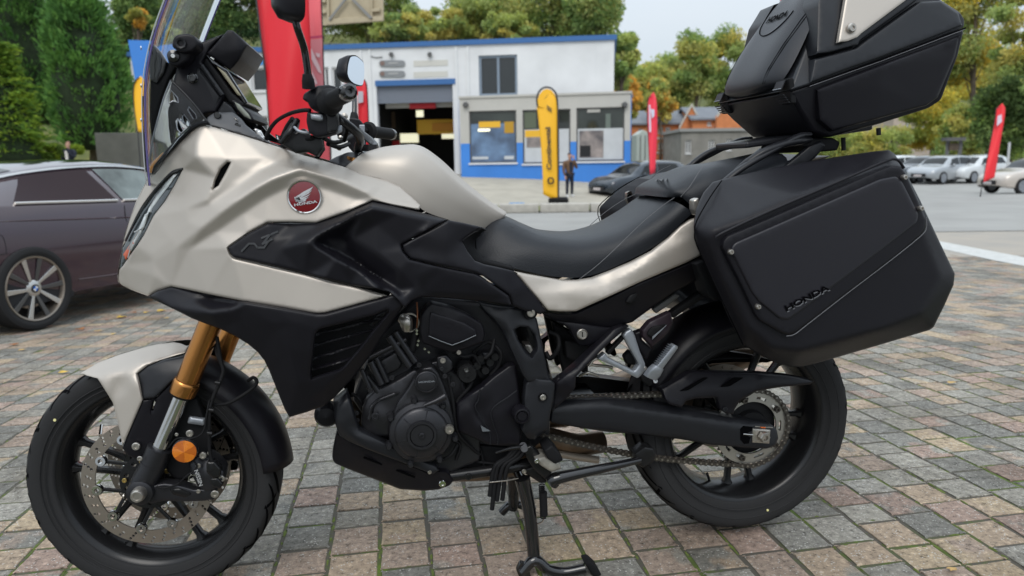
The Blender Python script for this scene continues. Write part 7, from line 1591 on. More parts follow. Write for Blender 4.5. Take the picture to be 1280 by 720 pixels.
# ================================================================== CARS
def car(name, label, L_, Wd, st, loc, rz, paint, wheels, R_, glass_spans, group=None, dx=False, rim_m=None, gm=None, roof_m=None):
    """st: stations (x, z_bottom, z_belt, z_top, half width at belt, half width at top); x runs from the tail to the nose"""
    r = empty(name, loc, rz, label=label, cat='car', group=group); C_ = []
    def half(s):
        x, zb, zl, zt, wb, wt = s; wm = wb+(.06 if dx else .035)
        return [V((x, -wm*.90, zb)), V((x, -wm*.985, zb+.05)), V((x, -wm, zb+(zl-zb)*.45)), V((x, -wm*.992, zb+(zl-zb)*.72)), V((x, -wb, zl)), V((x, -(wb*.93+wt*.07), zl+(zt-zl)*.06+.004)), V((x, -wt-(wb-wt)*.12, zl+(zt-zl)*.86)), V((x, -wt*.9, zt-(.02 if zt > zl+.1 else .004))), V((x, -wt*.5, zt+.015)), V((x, 0, zt+.02))]
    mw = Matrix.Translation(V(loc)) @ Matrix.Rotation(rz, 4, 'Z')
    secs = []
    for s in st:
        h = half(s); secs.append([mw @ v for v in h+[V((v.x, -v.y, v.z)) for v in h[-2::-1]]])
    body = loft('body', secs, paint, r, sub=5, sharp=45)
    # smooth stations for the glass, laid just outside the body
    xs = [s[0] for s in st]
    def interp(x):
        for i in range(len(st)-1):
            if xs[i] <= x <= xs[i+1]: break
        hs = [half(st[max(0, i-1)]), half(st[i]), half(st[i+1]), half(st[min(len(st)-1, i+2)])]
        t = (x-xs[i])/(xs[i+1]-xs[i]); o = []
        for a, b, c, d in zip(*hs):
            if i == 0: a = b*2-c
            if i+2 >= len(st): d = c*2-b
            o.append(.5*((2*b)+(c-a)*t+(2*a-5*b+4*c-d)*t*t+(3*b-a-3*c+d)*t*t*t))
        return o
    def side_pt(x, f, off, sg):           # f: 0 belt .. 1 roof edge
        h = interp(x); a, b = h[5], h[6]; p = a.lerp(b, f); n = V((0, -(b.z-a.z), -(a.y-b.y)*-1)); n = V((0, -abs(b.z-a.z)-1e-4, abs(b.y-a.y))).normalized(); p = p+n*off; return mw @ V((p.x, p.y*sg, p.z))
    for (x0b, x0t, x1b, x1t, f0, f1) in glass_spans:
        for sg in (1, -1):
            nx, nz = 16, 5; vs, fs = [], []
            for i in range(nx+1):
                for j in range(nz+1):
                    f = f0+(f1-f0)*j/nz; tt = i/nx; xa = x0b+(x0t-x0b)*j/nz; xb = x1b+(x1t-x1b)*j/nz; vs.append(side_pt(xa+(xb-xa)*tt, f, .006, sg))
            for i in range(nx):
                for j in range(nz): q = (i*(nz+1)+j, (i+1)*(nz+1)+j, (i+1)*(nz+1)+j+1, i*(nz+1)+j+1); fs.append(q if sg > 0 else q[::-1])
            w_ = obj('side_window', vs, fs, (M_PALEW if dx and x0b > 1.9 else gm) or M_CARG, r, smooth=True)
            if dx: tube('window_trim', [side_pt(x0b+(x1b-x0b)*t, f0-.035,   .012, sg) for t in np.linspace(0, 1, 14)], .012, B_CHROME, w_, n=6)
    for xw in wheels:
        for sg in (-1, 1):
            h = interp(xw); yw = abs(h[1].y); M = mw @ T(xw, sg*(yw+.004), R_) @ Matrix.Rotation(0 if sg < 0 else math.pi, 4, 'Z')
            ar = [(R_*1.11*math.cos(a), R_*1.11*math.sin(a)) for a in np.linspace(-.35, math.pi+.35, 28)]
            mb = MB(); mb.prism([M @ V((x_, .0, z_)) for x_, z_ in ar], (M.to_3x3() @ V((0, .012, 0)))); mb.build('arch_opening', M_DARK, r)
            M2 = M @ T(0, -.004, 0) @ T(0, 0, 0)
            rr = R_*(.79 if dx else .74); wt_ = .2
            ty = lathe('wheel', [(rr, -.022), (rr+.02, -.034), (R_*.9, -.036), (R_*.975, -.026), (R_, -.008), (R_, .15), (rr, .15)], M2, B_TYRE, r, n=48, closed=True)
            lathe('rim', [(rr, -.020), (rr-.006, -.028), (rr-.018, -.024), (rr-.026, -.004), (rr-.03, .09), (.0, .09)], M2, rim_m or B_ALU, ty, n=48) if not dx else lathe('rim', [(rr, -.020), (rr-.006, -.028), (rr-.018, -.024), (rr-.026, -.004), (rr-.03, .09), (rr, .09)], M2, B_DISC, ty, n=64, closed=True)
            if dx:
                lathe('brake_rotor', [(0, .05), (rr*.62, .05), (rr*.62, .07)], M2, B_DISC, ty, n=40); lathe('barrel', [(0, .088), (rr, .088)], M2, M_DARK, ty, n=40)
                for i in range(5):
                    for s2 in (-1, 1):
                        a = 2*math.pi*i/5+math.radians(18); ae = a+s2*.30; a0_ = a+s2*.42
                        p0_, p1_ = V((math.cos(a0_)*.055, -.004, math.sin(a0_)*.055)), V((math.cos(ae)*(rr-.016), -.022, math.sin(ae)*(rr-.016)))
                        d = (p1_-p0_).normalized(); sd_ = V((-d.z, 0, d.x)); mb = MB()
                        mb.add([M2 @ q for q in (p0_-sd_*.012, p0_+sd_*.012, p1_+sd_*.026, p1_-sd_*.020, p0_-sd_*.010+V((0, .03, 0)), p0_+sd_*.010+V((0, .03, 0)), p1_+sd_*.018+V((0, .03, 0)), p1_-sd_*.014+V((0, .03, 0)))], [(0, 1, 2, 3), (7, 6, 5, 4), (0, 4, 5, 1), (1, 5, 6, 2), (2, 6, 7, 3), (3, 7, 4, 0)])
                        mb.build('rim_spoke', M_RIMS if s2 > 0 else M_RIMD, ty, bevel=.004)
                lathe('rim_centre', [(0, -.010), (.055, -.008), (.068, .0), (.07, .03)], M2, M_RIMS, ty, n=24)
                hub = lathe('roundel', [(0, -.016), (.030, -.016), (.034, -.012), (.034, 0)], M2, B_GLOSS, ty, n=32)
                for q in range(4):
                    a0_, a1_ = math.pi/2*q, math.pi/2*(q+1); vs = [M2 @ V((0, -.0175, 0))]+[M2 @ V((.021*math.cos(a), -.0175, .021*math.sin(a))) for a in np.linspace(a0_, a1_, 8)]
                    obj('roundel_quarter', vs, [(0, k+1, k+2) for k in range(7)], mat('roundel_blue', (.02, .13, .5), .3) if q % 2 else mat('roundel_white', (.7, .7, .7), .3), hub)
            elif sg < 0 or True:
                for i in range(6):
                    a = 2*math.pi*i/6; mb = MB(); d = V((math.cos(a), 0, math.sin(a))); sd_ = V((-d.z, 0, d.x))*.03; mb.prism([M2 @ (d*.03-sd_+V((0, -.01, 0))), M2 @ (d*.03+sd_+V((0, -.01, 0))), M2 @ (d*(rr-.02)+sd_+V((0, -.018, 0))), M2 @ (d*(rr-.02)-sd_+V((0, -.018, 0)))], mw.to_3x3() @ V((0, .02*(-sg)*-1, 0))); mb.build('rim_spoke', rim_m or B_ALU, ty)
    return r, mw, interp, side_pt, body, half
M_CARG = mat('car_glass', (.008, .010, .011), .03, spec=.4)
M_PALEW = mat('painted_view_glass', (.26, .31, .30), .06, col2=(.03, .04, .04), noise_scale=2.2, spec=.5)  # opaque; pale and dark noise paints the bright view through the window
M_RIMS = mat('rim_machined', (.55, .54, .52), .25, .85); M_RIMD = mat('rim_dark_face', (.10, .10, .10), .3, .6)
M_PLUM = mat('plum_metallic_paint', (.026, .007, .017), .10, .0, coat=1, noise_amt=.05, noise_scale=2)
M_SIDEG = mat('tinted_red_glass', (.014, .002, .005), .02, spec=.25)
# parked coupe at the left, heading away to the right
ang = math.radians(90-26.2)
cw = GD(19, 5.62); rear_axle_right = V((cw.x, cw.y, 0))
ca_, sa_ = math.cos(ang), math.sin(ang)
# local x forward, right side is local -y
orig = rear_axle_right-V((ca_, sa_, 0))*.98-V((sa_, -ca_, 0))*.90
zc = cw.z+.005
CS = [(0.00, .42, .92, .96, .62, .5), (.10, .32, .98, 1.02, .80, .66), (.45, .24, 1.00, 1.07, .86, .70), (.75, .21, .99, 1.17, .875, .62), (1.15, .20, .975, 1.27, .88, .60), (1.7, .19, .955, 1.335, .885, .60), (2.25, .18, .94, 1.345, .885, .61), (2.75, .18, .925, 1.28, .88, .62), (3.2, .18, .91, 1.13, .875, .66), (3.5, .18, .90, .985, .87, .72), (3.9, .19, .84, .90, .865, .74), (4.3, .22, .74, .80, .83, .70), (4.55, .28, .64, .70, .72, .6), (4.66, .36, .56, .60, .55, .45)]
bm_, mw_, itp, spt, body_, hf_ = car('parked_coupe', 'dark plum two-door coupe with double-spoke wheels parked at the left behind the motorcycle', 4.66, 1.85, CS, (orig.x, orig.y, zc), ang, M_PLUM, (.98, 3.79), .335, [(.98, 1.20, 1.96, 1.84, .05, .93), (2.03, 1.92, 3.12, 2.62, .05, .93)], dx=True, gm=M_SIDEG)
def side_line(name, pts, r_, m, off=.004):  # along the flank: (x, fraction from sill to belt)
    for sg in (1, -1):
        o = []
        for x, f in pts:
            h = itp(x); z = h[1].z+(h[4].z-h[1].z)*f; y = None
            for a, b in zip(h[:5], h[1:5]):
                if a.z <= z <= b.z+1e-6: y = a.y+(b.y-a.y)*(z-a.z)/(b.z-a.z+1e-9); break
            y = y if y is not None else h[2].y; o.append(mw_ @ V((x, (y-off)*sg, z)))
        tube(name, o, r_, m, bm_, n=6, sub=3)
side_line('door_seam', [(2.0, .0), (2.0, .4), (1.99, .8), (2.02, .99)], .004, M_DARK, .0)
side_line('door_seam', [(3.25, .1), (3.26, .5), (3.22, .95)], .004, M_DARK, .0)
side_line('shoulder_line', [(.5, .86), (1.2, .85), (2.0, .83), (2.8, .81), (3.6, .79)], .006, M_PLUM, .0)
side_line('sill_line', [(1.4, .13), (2.2, .12), (3.3, .13)], .007, M_PLUM, .0)
side_line('fuel_flap_seam', [(.55, .72), (.72, .72), (.78, .70), (.79, .55), (.76, .52), (.56, .52)], .003, M_DARK, .0)
side_line('door_handle', [(2.10, .80), (2.16, .815), (2.30, .815), (2.36, .80)], .013, M_PLUM, .018)
side_line('handle_chrome', [(2.14, .775), (2.22, .765), (2.28, .775)], .009, B_CHROME, .012)
M_SEATD = mat('seat_dim', (.10, .09, .09), .7)
# windscreen, rear screen, cant rail trim, mirror, tail lamp, antenna fin
for nm_, x0, x1, t0, t1 in (('windscreen', 2.86, 3.36, .97, .97), ('rear_window', .55, 1.25, .97, .97)):
    vs, fs = [], []
    for i in range(9):
        x = x0+(x1-x0)*i/8; h = itp(x); row = h[7:]+[V((v.x, -v.y, v.z)) for v in h[-2:6:-1]]
        for v in row: vs.append(mw_ @ (V((v.x, v.y*.98, v.z))+V((0, 0, .006))))
    n = len(row)
    for i in range(8):
        for j in range(n-1): fs.append((i*n+j, (i+1)*n+j, (i+1)*n+j+1, i*n+j+1))
    obj(nm_, vs, fs, M_CARG, bm_, smooth=True)
for sg in (1, -1):
    tube('roof_trim', [spt(x, 1.0, .008, sg) for x in np.linspace(1.0, 2.9, 16)], .013, B_CHROME, bm_, n=6)
    mb = MB(); c = mw_ @ V((2.92, -.97*sg, .99)); tube('door_mirror', [mw_ @ V((2.88, -.90*sg, .96)), mw_ @ V((2.90, -.96*sg, .98)), mw_ @ V((2.90, -1.02*sg, 1.0)), mw_ @ V((2.91, -1.07*sg, 1.0))], [.03, .06, .075, .05], M_PLUM, bm_, n=12, sub=3)
    mb = MB(); h = [mw_ @ V(p) for p in ((.03, -.72*sg, .84), (.12, -.86*sg, .84), (.34, -.90*sg, .82), (.34, -.89*sg, .93), (.12, -.85*sg, .95), (.03, -.72*sg, .94))]; mb.prism(h, mw_.to_3x3() @ V((0, -.012*sg, 0))); mb.build('tail_lamp', mat('tail_lamp_red', (.3, .01, .01), .1, coat=1), bm_)
mb = MB(); mb.add([mw_ @ V(p) for p in ((1.30, -.02, 1.36), (1.30, .02, 1.36), (1.48, .01, 1.385), (1.48, -.01, 1.385), (1.33, 0, 1.42))], [(0, 3, 4), (3, 2, 4), (2, 1, 4), (1, 0, 4), (0, 1, 2, 3)]); mb.build('roof_antenna', M_PLUM, bm_)

# dark crossover behind the seat
SUVS = [(0, .45, .95, 1.0, .7, .6), (.12, .3, 1.05, 1.2, .84, .68), (.5, .26, 1.04, 1.52, .88, .66), (1.3, .24, 1.02, 1.60, .89, .66), (2.2, .23, 1.0, 1.58, .89, .66), (2.8, .23, .98, 1.42, .885, .68), (3.25, .24, .97, 1.12, .88, .72), (3.5, .24, .95, 1.03, .87, .74), (4.0, .26, .88, .96, .85, .72), (4.35, .3, .76, .84, .78, .6), (4.5, .38, .66, .7, .6, .45)]
def place_car(label, u, d, rz, paint, st=SUVS, name='parked_car', group=None, R_=.35, wheels=(.85, 3.6), spans=((.7, .9, 1.95, 1.9, .1, .9), (2.02, 1.97, 3.0, 2.62, .1, .9)), z=None, extra=True, plate=True):
    p = GD(u, d); z = p.z if z is None else z
    off = Matrix.Rotation(rz, 3, 'Z') @ V((2.25, 0, 0))
    r, mw, itp_, spt_, b_, h_ = car(name, label, 4.5, 1.8, st, (p.x-off.x, p.y-off.y, z+.005), rz, paint, wheels, R_, spans, group=group, rim_m=B_ALU)
    xn = st[-1][0]
    # windscreen and rear screen
    tops = [s for s in st if s[3]-s[2] > .12]
    for nm_, x0, x1 in (('windscreen', 2.72, 3.28), ('rear_window', .14, .48)):
        vs, fs = [], []
        for i in range(7):
            x = x0+(x1-x0)*i/6; h = itp_(x); row = h[7:]+[V((v.x, -v.y, v.z)) for v in h[-2:6:-1]]
            for v in row: vs.append(mw @ (V((v.x, v.y*.98, v.z))+V((0, 0, .008))))
        n = len(row)
        for i in range(6):
            for j in range(n-1): fs.append((i*n+j, (i+1)*n+j, (i+1)*n+j+1, i*n+j+1))
        obj(nm_, vs, fs, M_CARG, r, smooth=True)
    for sg in (1, -1):
        mb = MB(); mb.prism([mw @ V(p) for p in ((4.12, -.80*sg, .74), (4.38, -.66*sg, .68), (4.44, -.52*sg, .66), (4.44, -.50*sg, .72), (4.36, -.64*sg, .77), (4.10, -.79*sg, .82))], mw.to_3x3() @ V((.02, -.03*sg, .012))); mb.build('headlight', mat('car_headlight', (.5, .52, .55), .1, coat=1), r)
        mb = MB(); mb.prism([mw @ V(p) for p in ((.03, -.68*sg, .9), (.12, -.84*sg, .9), (.3, -.90*sg, .92), (.3, -.88*sg, 1.03), (.05, -.7*sg, 1.02))], mw.to_3x3() @ V((-.02, -.02*sg, 0))); mb.build('tail_lamp', mat('tail_lamp_red', (.3, .01, .01), .1, coat=1), r)
        tube('door_mirror', [mw @ V((2.84, -.9*sg, .99)), mw @ V((2.85, -1.0*sg, 1.04)), mw @ V((2.85, -1.06*sg, 1.04))], [.04, .085, .06], paint, r, n=10, sub=2)
    mb = MB(); mb.prism([mw @ V(p) for p in ((4.5, -.42, .42), (4.53, .42, .42), (4.53, .42, .60), (4.5, -.42, .60))][:4], mw.to_3x3() @ V((.02, 0, 0))); mb.build('grille', M_DARK, r)
    mb = MB(); mb.prism([mw @ V(p) for p in ((4.53, -.26, .44), (4.53, .26, .44), (4.53, .26, .54), (4.53, -.26, .54))], mw.to_3x3() @ V((.012, 0, 0)));
    if plate: mb.build('number_plate', mat('plate_white', (.55, .5, .5), .5), r)
    return r
M_NAVY = mat('dark_blue_car_paint', (.022, .030, .042), .22, .5, coat=1)
M_WCAR = mat('white_car_paint', (.55, .57, .58), .25, .1, coat=1); M_SCAR = mat('silver_car_paint', (.36, .38, .40), .28, .5, coat=1); M_BCAR = mat('cream_car_paint', (.50, .45, .40), .3, .2, coat=1)
c0 = YAW
place_car('dark blue crossover car parked beyond the seat, facing left', 800, 30.5, math.radians(202), M_NAVY, z=-.50)
for i, (lb, u, d, a, pm) in enumerate([('dark parked car nearest the pannier, left of the parked group', 1156, 44, 190, M_NAVY), ('silver parked car between the dark car and the white one at right', 1178, 41.5, 200, M_SCAR), ('large silver white car parked behind the leaning red flag', 1218, 42, 196, M_WCAR), ('cream car cut off by the right edge of the picture', 1296, 31.5, 178, M_BCAR)]):
    place_car(lb, u, d, math.radians(a), pm, group='cars parked at the far side of the road')
place_car('pale car half hidden behind the pannier corner', 1115, 47, math.radians(184), M_WCAR, group='cars parked at the far side of the road')

# ================================================================== PEOPLE
def person(label, foot, height, face, joints, cloth, parts):
    r = empty('person', foot, label=label, cat='person'); s = height/1.75; R_ = Matrix.Rotation(face, 3, 'Z')
    W_ = lambda p: V(foot)+R_ @ (V(p)*s)
    def skin(name, chain, radii, m, root=0):
        vs, es, rs_ = [], [], []
        for path, rad in zip(chain, radii):
            prev = None
            for p, q in zip(path, rad):
                p = V(p); k = next((i for i, v in enumerate(vs) if (v-p).length < 1e-4), None)
                if k is None: vs.append(p); rs_.append(q); k = len(vs)-1
                if prev is not None: es.append((prev, k))
                prev = k
        me = bpy.data.meshes.new(name); me.from_pydata([W_(v) for v in vs], es, []); me.materials.append(m); o = link(name, me, r)
        sk = o.modifiers.new('skin', 'SKIN'); sk.use_smooth_shade = True
        for i, v in enumerate(me.skin_vertices[0].data): v.radius = (rs_[i]*s, rs_[i]*s); v.use_root = (i == root)
        o.modifiers.new('sub', 'SUBSURF').render_levels = 1; o.modifiers['sub'].levels = 1; return o
    for nm, ch, rd, m in parts: skin(nm, ch, rd, m)
    return r, W_
M_SKIN = mat('skin', (.45, .26, .19), .5); M_BRN = mat('brown_coat', (.13, .075, .045), .85); M_NVY = mat('navy_cloth', (.012, .016, .03), .85); M_WSH = mat('white_shoes', (.6, .6, .6), .6); M_HAIR = mat('dark_hair', (.05, .03, .02), .8); M_SHRT = mat('white_shirt', (.6, .58, .57), .8); M_PHONE = B_GLOSS
def man(label, foot, h, face, coat, shirt, trousers, hair, phone=True):
    hip, ch, sh, nk = (0, 0, .92), (0, .0, 1.2), (0, 0, 1.42), (0, .0, 1.50)
    parts = [('trousers', [[(0, 0, .95), (-.09, 0, .88), (-.10, .01, .5), (-.10, .03, .10)], [(0, 0, .95), (.09, 0, .88), (.11, .01, .5), (.12, .04, .10)]], [[.13, .105, .075, .06]]*2, trousers),
             ('coat', [[(0, 0, .86), (0, 0, 1.05), (0, -.0, 1.3), (0, 0, 1.44)], [(0, -.0, 1.3), (-.16, 0, 1.40), (-.235, .0, 1.36), (-.27, -.02, 1.08), (-.22, -.05, .86)], [(0, -.0, 1.3), (.16, 0, 1.40), (.235, .0, 1.36), (.27, -.10, 1.14), (.14, -.24, 1.36), (.10, -.20, 1.50)]], [[.16, .155, .15, .09], [.15, .10, .085, .062, .05], [.15, .10, .085, .062, .05, .045]], coat),
             ('head', [[(0, 0, 1.42), (0, -.01, 1.52), (0, -.03, 1.62), (0, -.025, 1.70)]], [[.055, .058, .088, .070]], M_SKIN),
             ('hair', [[(0, .01, 1.62), (0, .0, 1.71), (0, -.03, 1.735)]], [[.08, .085, .06]], hair)]
    r, W_ = person(label, foot, h, face, None, None, parts); s = h/1.75
    sh_ = MB(); mb = MB(); mb.prism([W_((-.05, -.165, .98)), W_((.05, -.165, .98)), W_((.07, -.155, 1.40)), W_((-.07, -.155, 1.40))], Matrix.Rotation(face, 3, 'Z') @ V((0, .03, 0))); mb.build('shirt', shirt, r, bevel=.01)
    for sx in (-1, 1):
        tube('shoe', [W_((sx*.11, .06, .05)), W_((sx*.115, -.04, .055)), W_((sx*.12, -.16, .035))], [.05*s, .055*s, .04*s], M_WSH, r, n=10, sub=2, flat=.8)
        tube('ear', [W_((sx*.085, -.02, 1.63)), W_((sx*.085, -.02, 1.67))], .016*s, M_SKIN, r, n=6)
    tube('nose', [W_((0, -.10, 1.67)), W_((0, -.128, 1.635)), W_((0, -.11, 1.62))], [.010*s, .016*s, .012*s], M_SKIN, r, n=6)
    # hands: palm with four fingers and a thumb
    for side, c, d in ((-1, V((-.21, -.06, .83)), V((0, -.1, -1))), (1, V((.09, -.185, 1.54)), V((-.1, .2, 1)))):
        d.normalize(); pts = [c-d*.02, c+d*.05]; tube('hand', [W_(p) for p in pts], [.030*s, .036*s], M_SKIN, r, n=8, flat=.6)
        for k, ln in enumerate((.05, .065, .07, .06)): o_ = V((-.03+.02*k, 0, 0)); tube('finger', [W_(c+d*.045+o_), W_(c+d*(.05+ln*.5)+o_+V((0, -.008, 0))), W_(c+d*(.05+ln)+o_+V((0, -.0, 0)))], .0095*s, M_SKIN, r, n=6)
        tube('thumb', [W_(c+V((.03*side*-1, 0, 0))), W_(c+V((.052*side*-1, -.01, 0))+d*.035)], .011*s, M_SKIN, r, n=6)
    return r, W_
f1 = GD(712, 28.8); man('man in brown jacket with a hand raised to his face before the blue wall', (f1.x, f1.y, f1.z), 1.76, math.radians(10), M_BRN, M_NVY, M_NVY, M_HAIR)
f2 = GD(88, 27.5); z2 = D(88, 177, 27.5).z-1.76
man('man in a navy jacket and white shirt standing on the bank behind the parked coupe', (f2.x, f2.y, z2), 1.76, math.radians(-15), M_NVY, M_SHRT, M_NVY, mat('sandy_hair', (.3, .17, .12), .8))

# ================================================================== FLAGS
M_FRED = mat('red_flag_cloth', (.62, .012, .022), .45, bump=.2, bump_scale=3, spec=.4); M_FRED2 = mat('red_flag_pink', (.72, .13, .15), .6); M_FYEL = mat('yellow_flag_cloth', (.80, .42, .012), .6); M_POLE = mat('black_pole', (.02, .02, .02), .5)
def feather(label, d, left, right, m, pole_side, name='feather_flag', wave=.05, group=None, d2=None, base=True, baseu=None, basev=None):
    """left/right: matching edge points (u, v) from top to bottom"""
    k = len(left); c = D((left[0][0]+right[0][0])/2, left[-1][1], d); vs, fs = [], []; nx = 8
    L2, R2 = catmull([V((*p, 0)) for p in left], 5), catmull([V((*p, 0)) for p in right], 5)
    r = empty(name, GD((left[-1][0]+right[-1][0])/2, d), label=label, cat='flag', group=group)
    for i, (a, b) in enumerate(zip(L2, R2)):
        for j in range(nx+1):
            t = j/nx; p = a.lerp(b, t); vs.append(D(p.x, p.y, d+wave*math.sin(t*3.2+i*.25)+wave*.5*math.sin(t*6+i*.11)))
    for i in range(len(L2)-1):
        for j in range(nx): fs.append((i*(nx+1)+j, i*(nx+1)+j+1, (i+1)*(nx+1)+j+1, (i+1)*(nx+1)+j))
    o = obj('flag_cloth', vs, fs, m, r, smooth=True); s_ = o.modifiers.new('s', 'SOLIDIFY'); s_.thickness = .006
    edge = L2 if pole_side < 0 else R2; pp = [D(p.x+pole_side*.6, p.y, d) for p in edge]
    if pole_side: pp = [D((L2[0].x+R2[0].x)/2, L2[0].y-1.0, d)]+pp
    pp.append(GD((baseu or edge[-1].x), d)); tube('pole', pp, [.012]*(len(pp)-1)+[.022], M_POLE, r, n=8)
    return r
yf = feather('yellow feather flag with black vertical lettering on the verge before the blue wall', 24, [(673, 125), (671, 132), (672.5, 145), (676, 180), (678, 215), (679, 243)], [(687, 116), (694, 122), (696.5, 140), (697, 180), (697.5, 215), (697.5, 252)], M_FYEL, 1, wave=.03, base=True)
# rounded head and black sleeve
hd = [(672, 133), (671, 125), (673, 116), (678, 110.5), (684, 109), (690, 111), (695, 117), (696.5, 126)]
mb = MB(); vs = [D(u, v, 23.99) for u, v in [(673, 133), (672, 125), (674.5, 117.5), (679, 112.5), (684, 111), (689.5, 113), (694, 119), (696, 128), (696.3, 140)]]; mb.prism(vs, V((0, .006, 0))); mb.build('flag_head', M_FYEL, yf)
tube('sleeve', [D(u, v, 24) for u, v in hd+[(697.6, 150), (698, 200), (698, 255)]], .03, M_POLE, yf, n=8, sub=3)
lo = GD(698, 24); lathe('flag_base', [(0, .0), (.30, .0), (.34, .05), (.34, .22), (.28, .28), (.1, .28)], T(lo.x, lo.y, lo.z+.03) @ Matrix.Rotation(math.radians(90), 4, 'X'), B_DARK, yf, n=24)
def vtext(body, u, v, ang, hpx, d, m, par, stretch=1, shear=0):
    vs, fs = text_geo(body, 1, 0, .03); k = hpx/.72; ca, sa = math.cos(ang), math.sin(ang)
    return obj('flag_lettering', [D(u+(p.x*stretch+p.y*shear)*k*ca+p.y*k*sa, v+(p.x*stretch+p.y*shear)*k*sa-p.y*k*ca, d) for p in vs], fs, m, par)
vtext('Continental', 686.0, 185.5, math.radians(-92), 6.2, 23.90, M_POLE, yf, stretch=1.32)
vtext('/', 686.8, 137.5, math.radians(-88), 6, 23.90, M_POLE, yf, stretch=1.6, shear=.3); vtext('/', 686.8, 134.5, math.radians(-88), 6, 23.90, M_POLE, yf, stretch=1.6, shear=.3)
c_ = D(688.5, 226, 23.9); lathe('flag_emblem', [(.07, -.004), (.12, -.004), (.12, .004), (.07, .004)], T(c_), M_POLE, yf, n=20, closed=True)
y2 = feather('yellow feather flag mostly hidden behind the windscreen edge', 17, [(172, 98), (168, 106), (167, 120), (169, 140), (173, 165)], [(176, 95), (181, 102), (183, 120), (183, 140), (183, 165)], M_FYEL, -1, wave=.02)
# tall red banners
rb = feather('tall bright red feather banner rising behind the handlebar', 9.0, [(312, -60), (321, 0), (327, 50), (334, 110), (338, 170), (342, 230)], [(385, -60), (386, 0), (388, 50), (390, 110), (392, 170), (394, 230)], M_FRED, -1, wave=.06, group='red dealer banners')
rb2 = feather('pale pinkish red banner with white lettering behind the near mirror stem', 9.9, [(380, -60), (380, 0), (382, 60), (384, 110), (384, 170), (384, 230)], [(400, -60), (401, 0), (403, 60), (405, 110), (412, 170), (413, 230)], M_FRED2, 1, wave=.03, group='red dealer banners')
mb = MB(); vs = [D(u, v, 9.82) for u, v in [(382, 36), (401, 34), (402, 30), (381, 32)]]
obj('banner_stripe', [D(u, v, 9.80) for u, v in [(381.5, 46), (402.5, 44), (402.5, 47), (381.5, 49)]], [(0, 1, 2, 3)], mat('mauve_print', (.45, .05, .12), .6), rb2)
obj('banner_panel', [D(u, v, 9.80) for u, v in [(382, 50), (402.5, 48), (404.5, 112), (384, 112)]], [(0, 1, 2, 3)], mat('pink_print', (.62, .24, .26), .6), rb2)
for q in ([(388, 60), (390, 62), (400, 84), (402, 92), (398, 90), (387, 70)], [(386, 84), (389, 86), (397, 104), (394, 106), (386, 92)], [(394, 66), (400, 67), (400, 72), (396, 71)]): obj('banner_print', [D(u, v, 9.78) for u, v in q], [tuple(range(len(q)))], mat('white_print', (.66, .55, .56), .6), rb2)
rb3 = feather('red feather banner with white emblem seen behind the far mirror', 12, [(438, 98), (440, 110), (441, 150), (442, 196)], [(455, 100), (458, 110), (460, 150), (462, 200)], M_FRED, 1, wave=.03, group='red dealer banners')
obj('banner_panel', [D(u, v, 11.9) for u, v in [(441, 120), (447, 119), (448, 166), (442, 167)]], [(0, 1, 2, 3)], mat('white_print', (.55, .5, .5), .6), rb3)
obj('banner_panel', [D(u, v, 11.9) for u, v in [(447.5, 114), (454, 114), (454, 128), (447.5, 129)]], [(0, 1, 2, 3)], mat('grey_print', (.4, .38, .42), .6), rb3)
rf = feather('slim pink red feather flag with white emblem, between the annex and the brick houses', 26, [(811.5, 121), (810, 130), (809.5, 150), (811, 180), (812.5, 218)], [(817, 115), (820.5, 125), (821.5, 150), (821, 180), (818.5, 216)], mat('pink_red_cloth', (.75, .03, .06), .5), -1, wave=.04)
obj('flag_print', [D(u, v, 25.85) for u, v in [(811, 131), (813, 131), (814, 165), (811.5, 165)]], [(0, 1, 2, 3)], mat('lavender_print', (.6, .5, .6), .6), rf)
obj('flag_print', [D(u, v, 25.85) for u, v in [(813.2, 136), (818, 137), (818, 145), (815, 148), (813.2, 147)]], [(0, 1, 2, 3)], mat('lavender_print', (.5, .52, .62), .6), rf)
rg = feather('leaning red feather flag in front of the parked white cars', 27, [(1246, 135), (1244, 150), (1238, 180), (1233, 205), (1229, 228)], [(1253, 129), (1256.5, 140), (1250, 180), (1246, 205), (1243, 222)], mat('bright_red_cloth', (.75, .02, .03), .5), -1, wave=.04)
obj('flag_print', [D(u, v, 26.85) for u, v in [(1247, 145), (1252, 143), (1252.5, 152), (1246, 158)]], [(0, 1, 2, 3)], mat('lavender_print', (.6, .5, .6), .6), rg)
rh = feather('red flag tip rising above the backrest of the top case', 22, [(975, -40), (975.5, -20), (976, 0), (977.5, 8), (979, 30)], [(984, -40), (984, -20), (983.5, 0), (982.5, 8), (982, 30)], mat('bright_red_cloth', (.75, .02, .03), .5), -1, wave=.03)

# 
TB = WP(372, 16, 482, 15.6); bo = empty('sign_board', GD(395, 15.9), label='tan board with grey crossed braces, cut off by the top edge of the picture', cat='sign')
M_TAN = mat('tan_board', (.42, .36, .25), .8, noise_amt=.1, noise_scale=4)
mb = MB(); mb.prism([TB.at(u, v) for u, v in ((376, -60), (479, -60), (480, 26.5), (409, 32), (376, 33))], TB.n*.05); mb.build('board', M_TAN, bo)
for q in (((409, -60), (412, -60), (413, 31), (410, 31)), ((464, -60), (466, -60), (467, 28), (465, 28)), ((412, 24), (480, 20.5), (480, 26.5), (412, 31.5))): mb = MB(); mb.prism([TB.at(u, v, .05) for u, v in q], TB.n*.06); mb.build('frame_rail', M_TAN, bo, bevel=.01)
for q in (((411, 24), (433, -4), (435, -2), (413, 26)), ((437, -3), (440, -4), (466, 22), (463, 24))): mb = MB(); mb.prism([TB.at(u, v, .11) for u, v in q], TB.n*.03); mb.build('brace', mat('grey_brace', (.22, .22, .21), .6), bo)
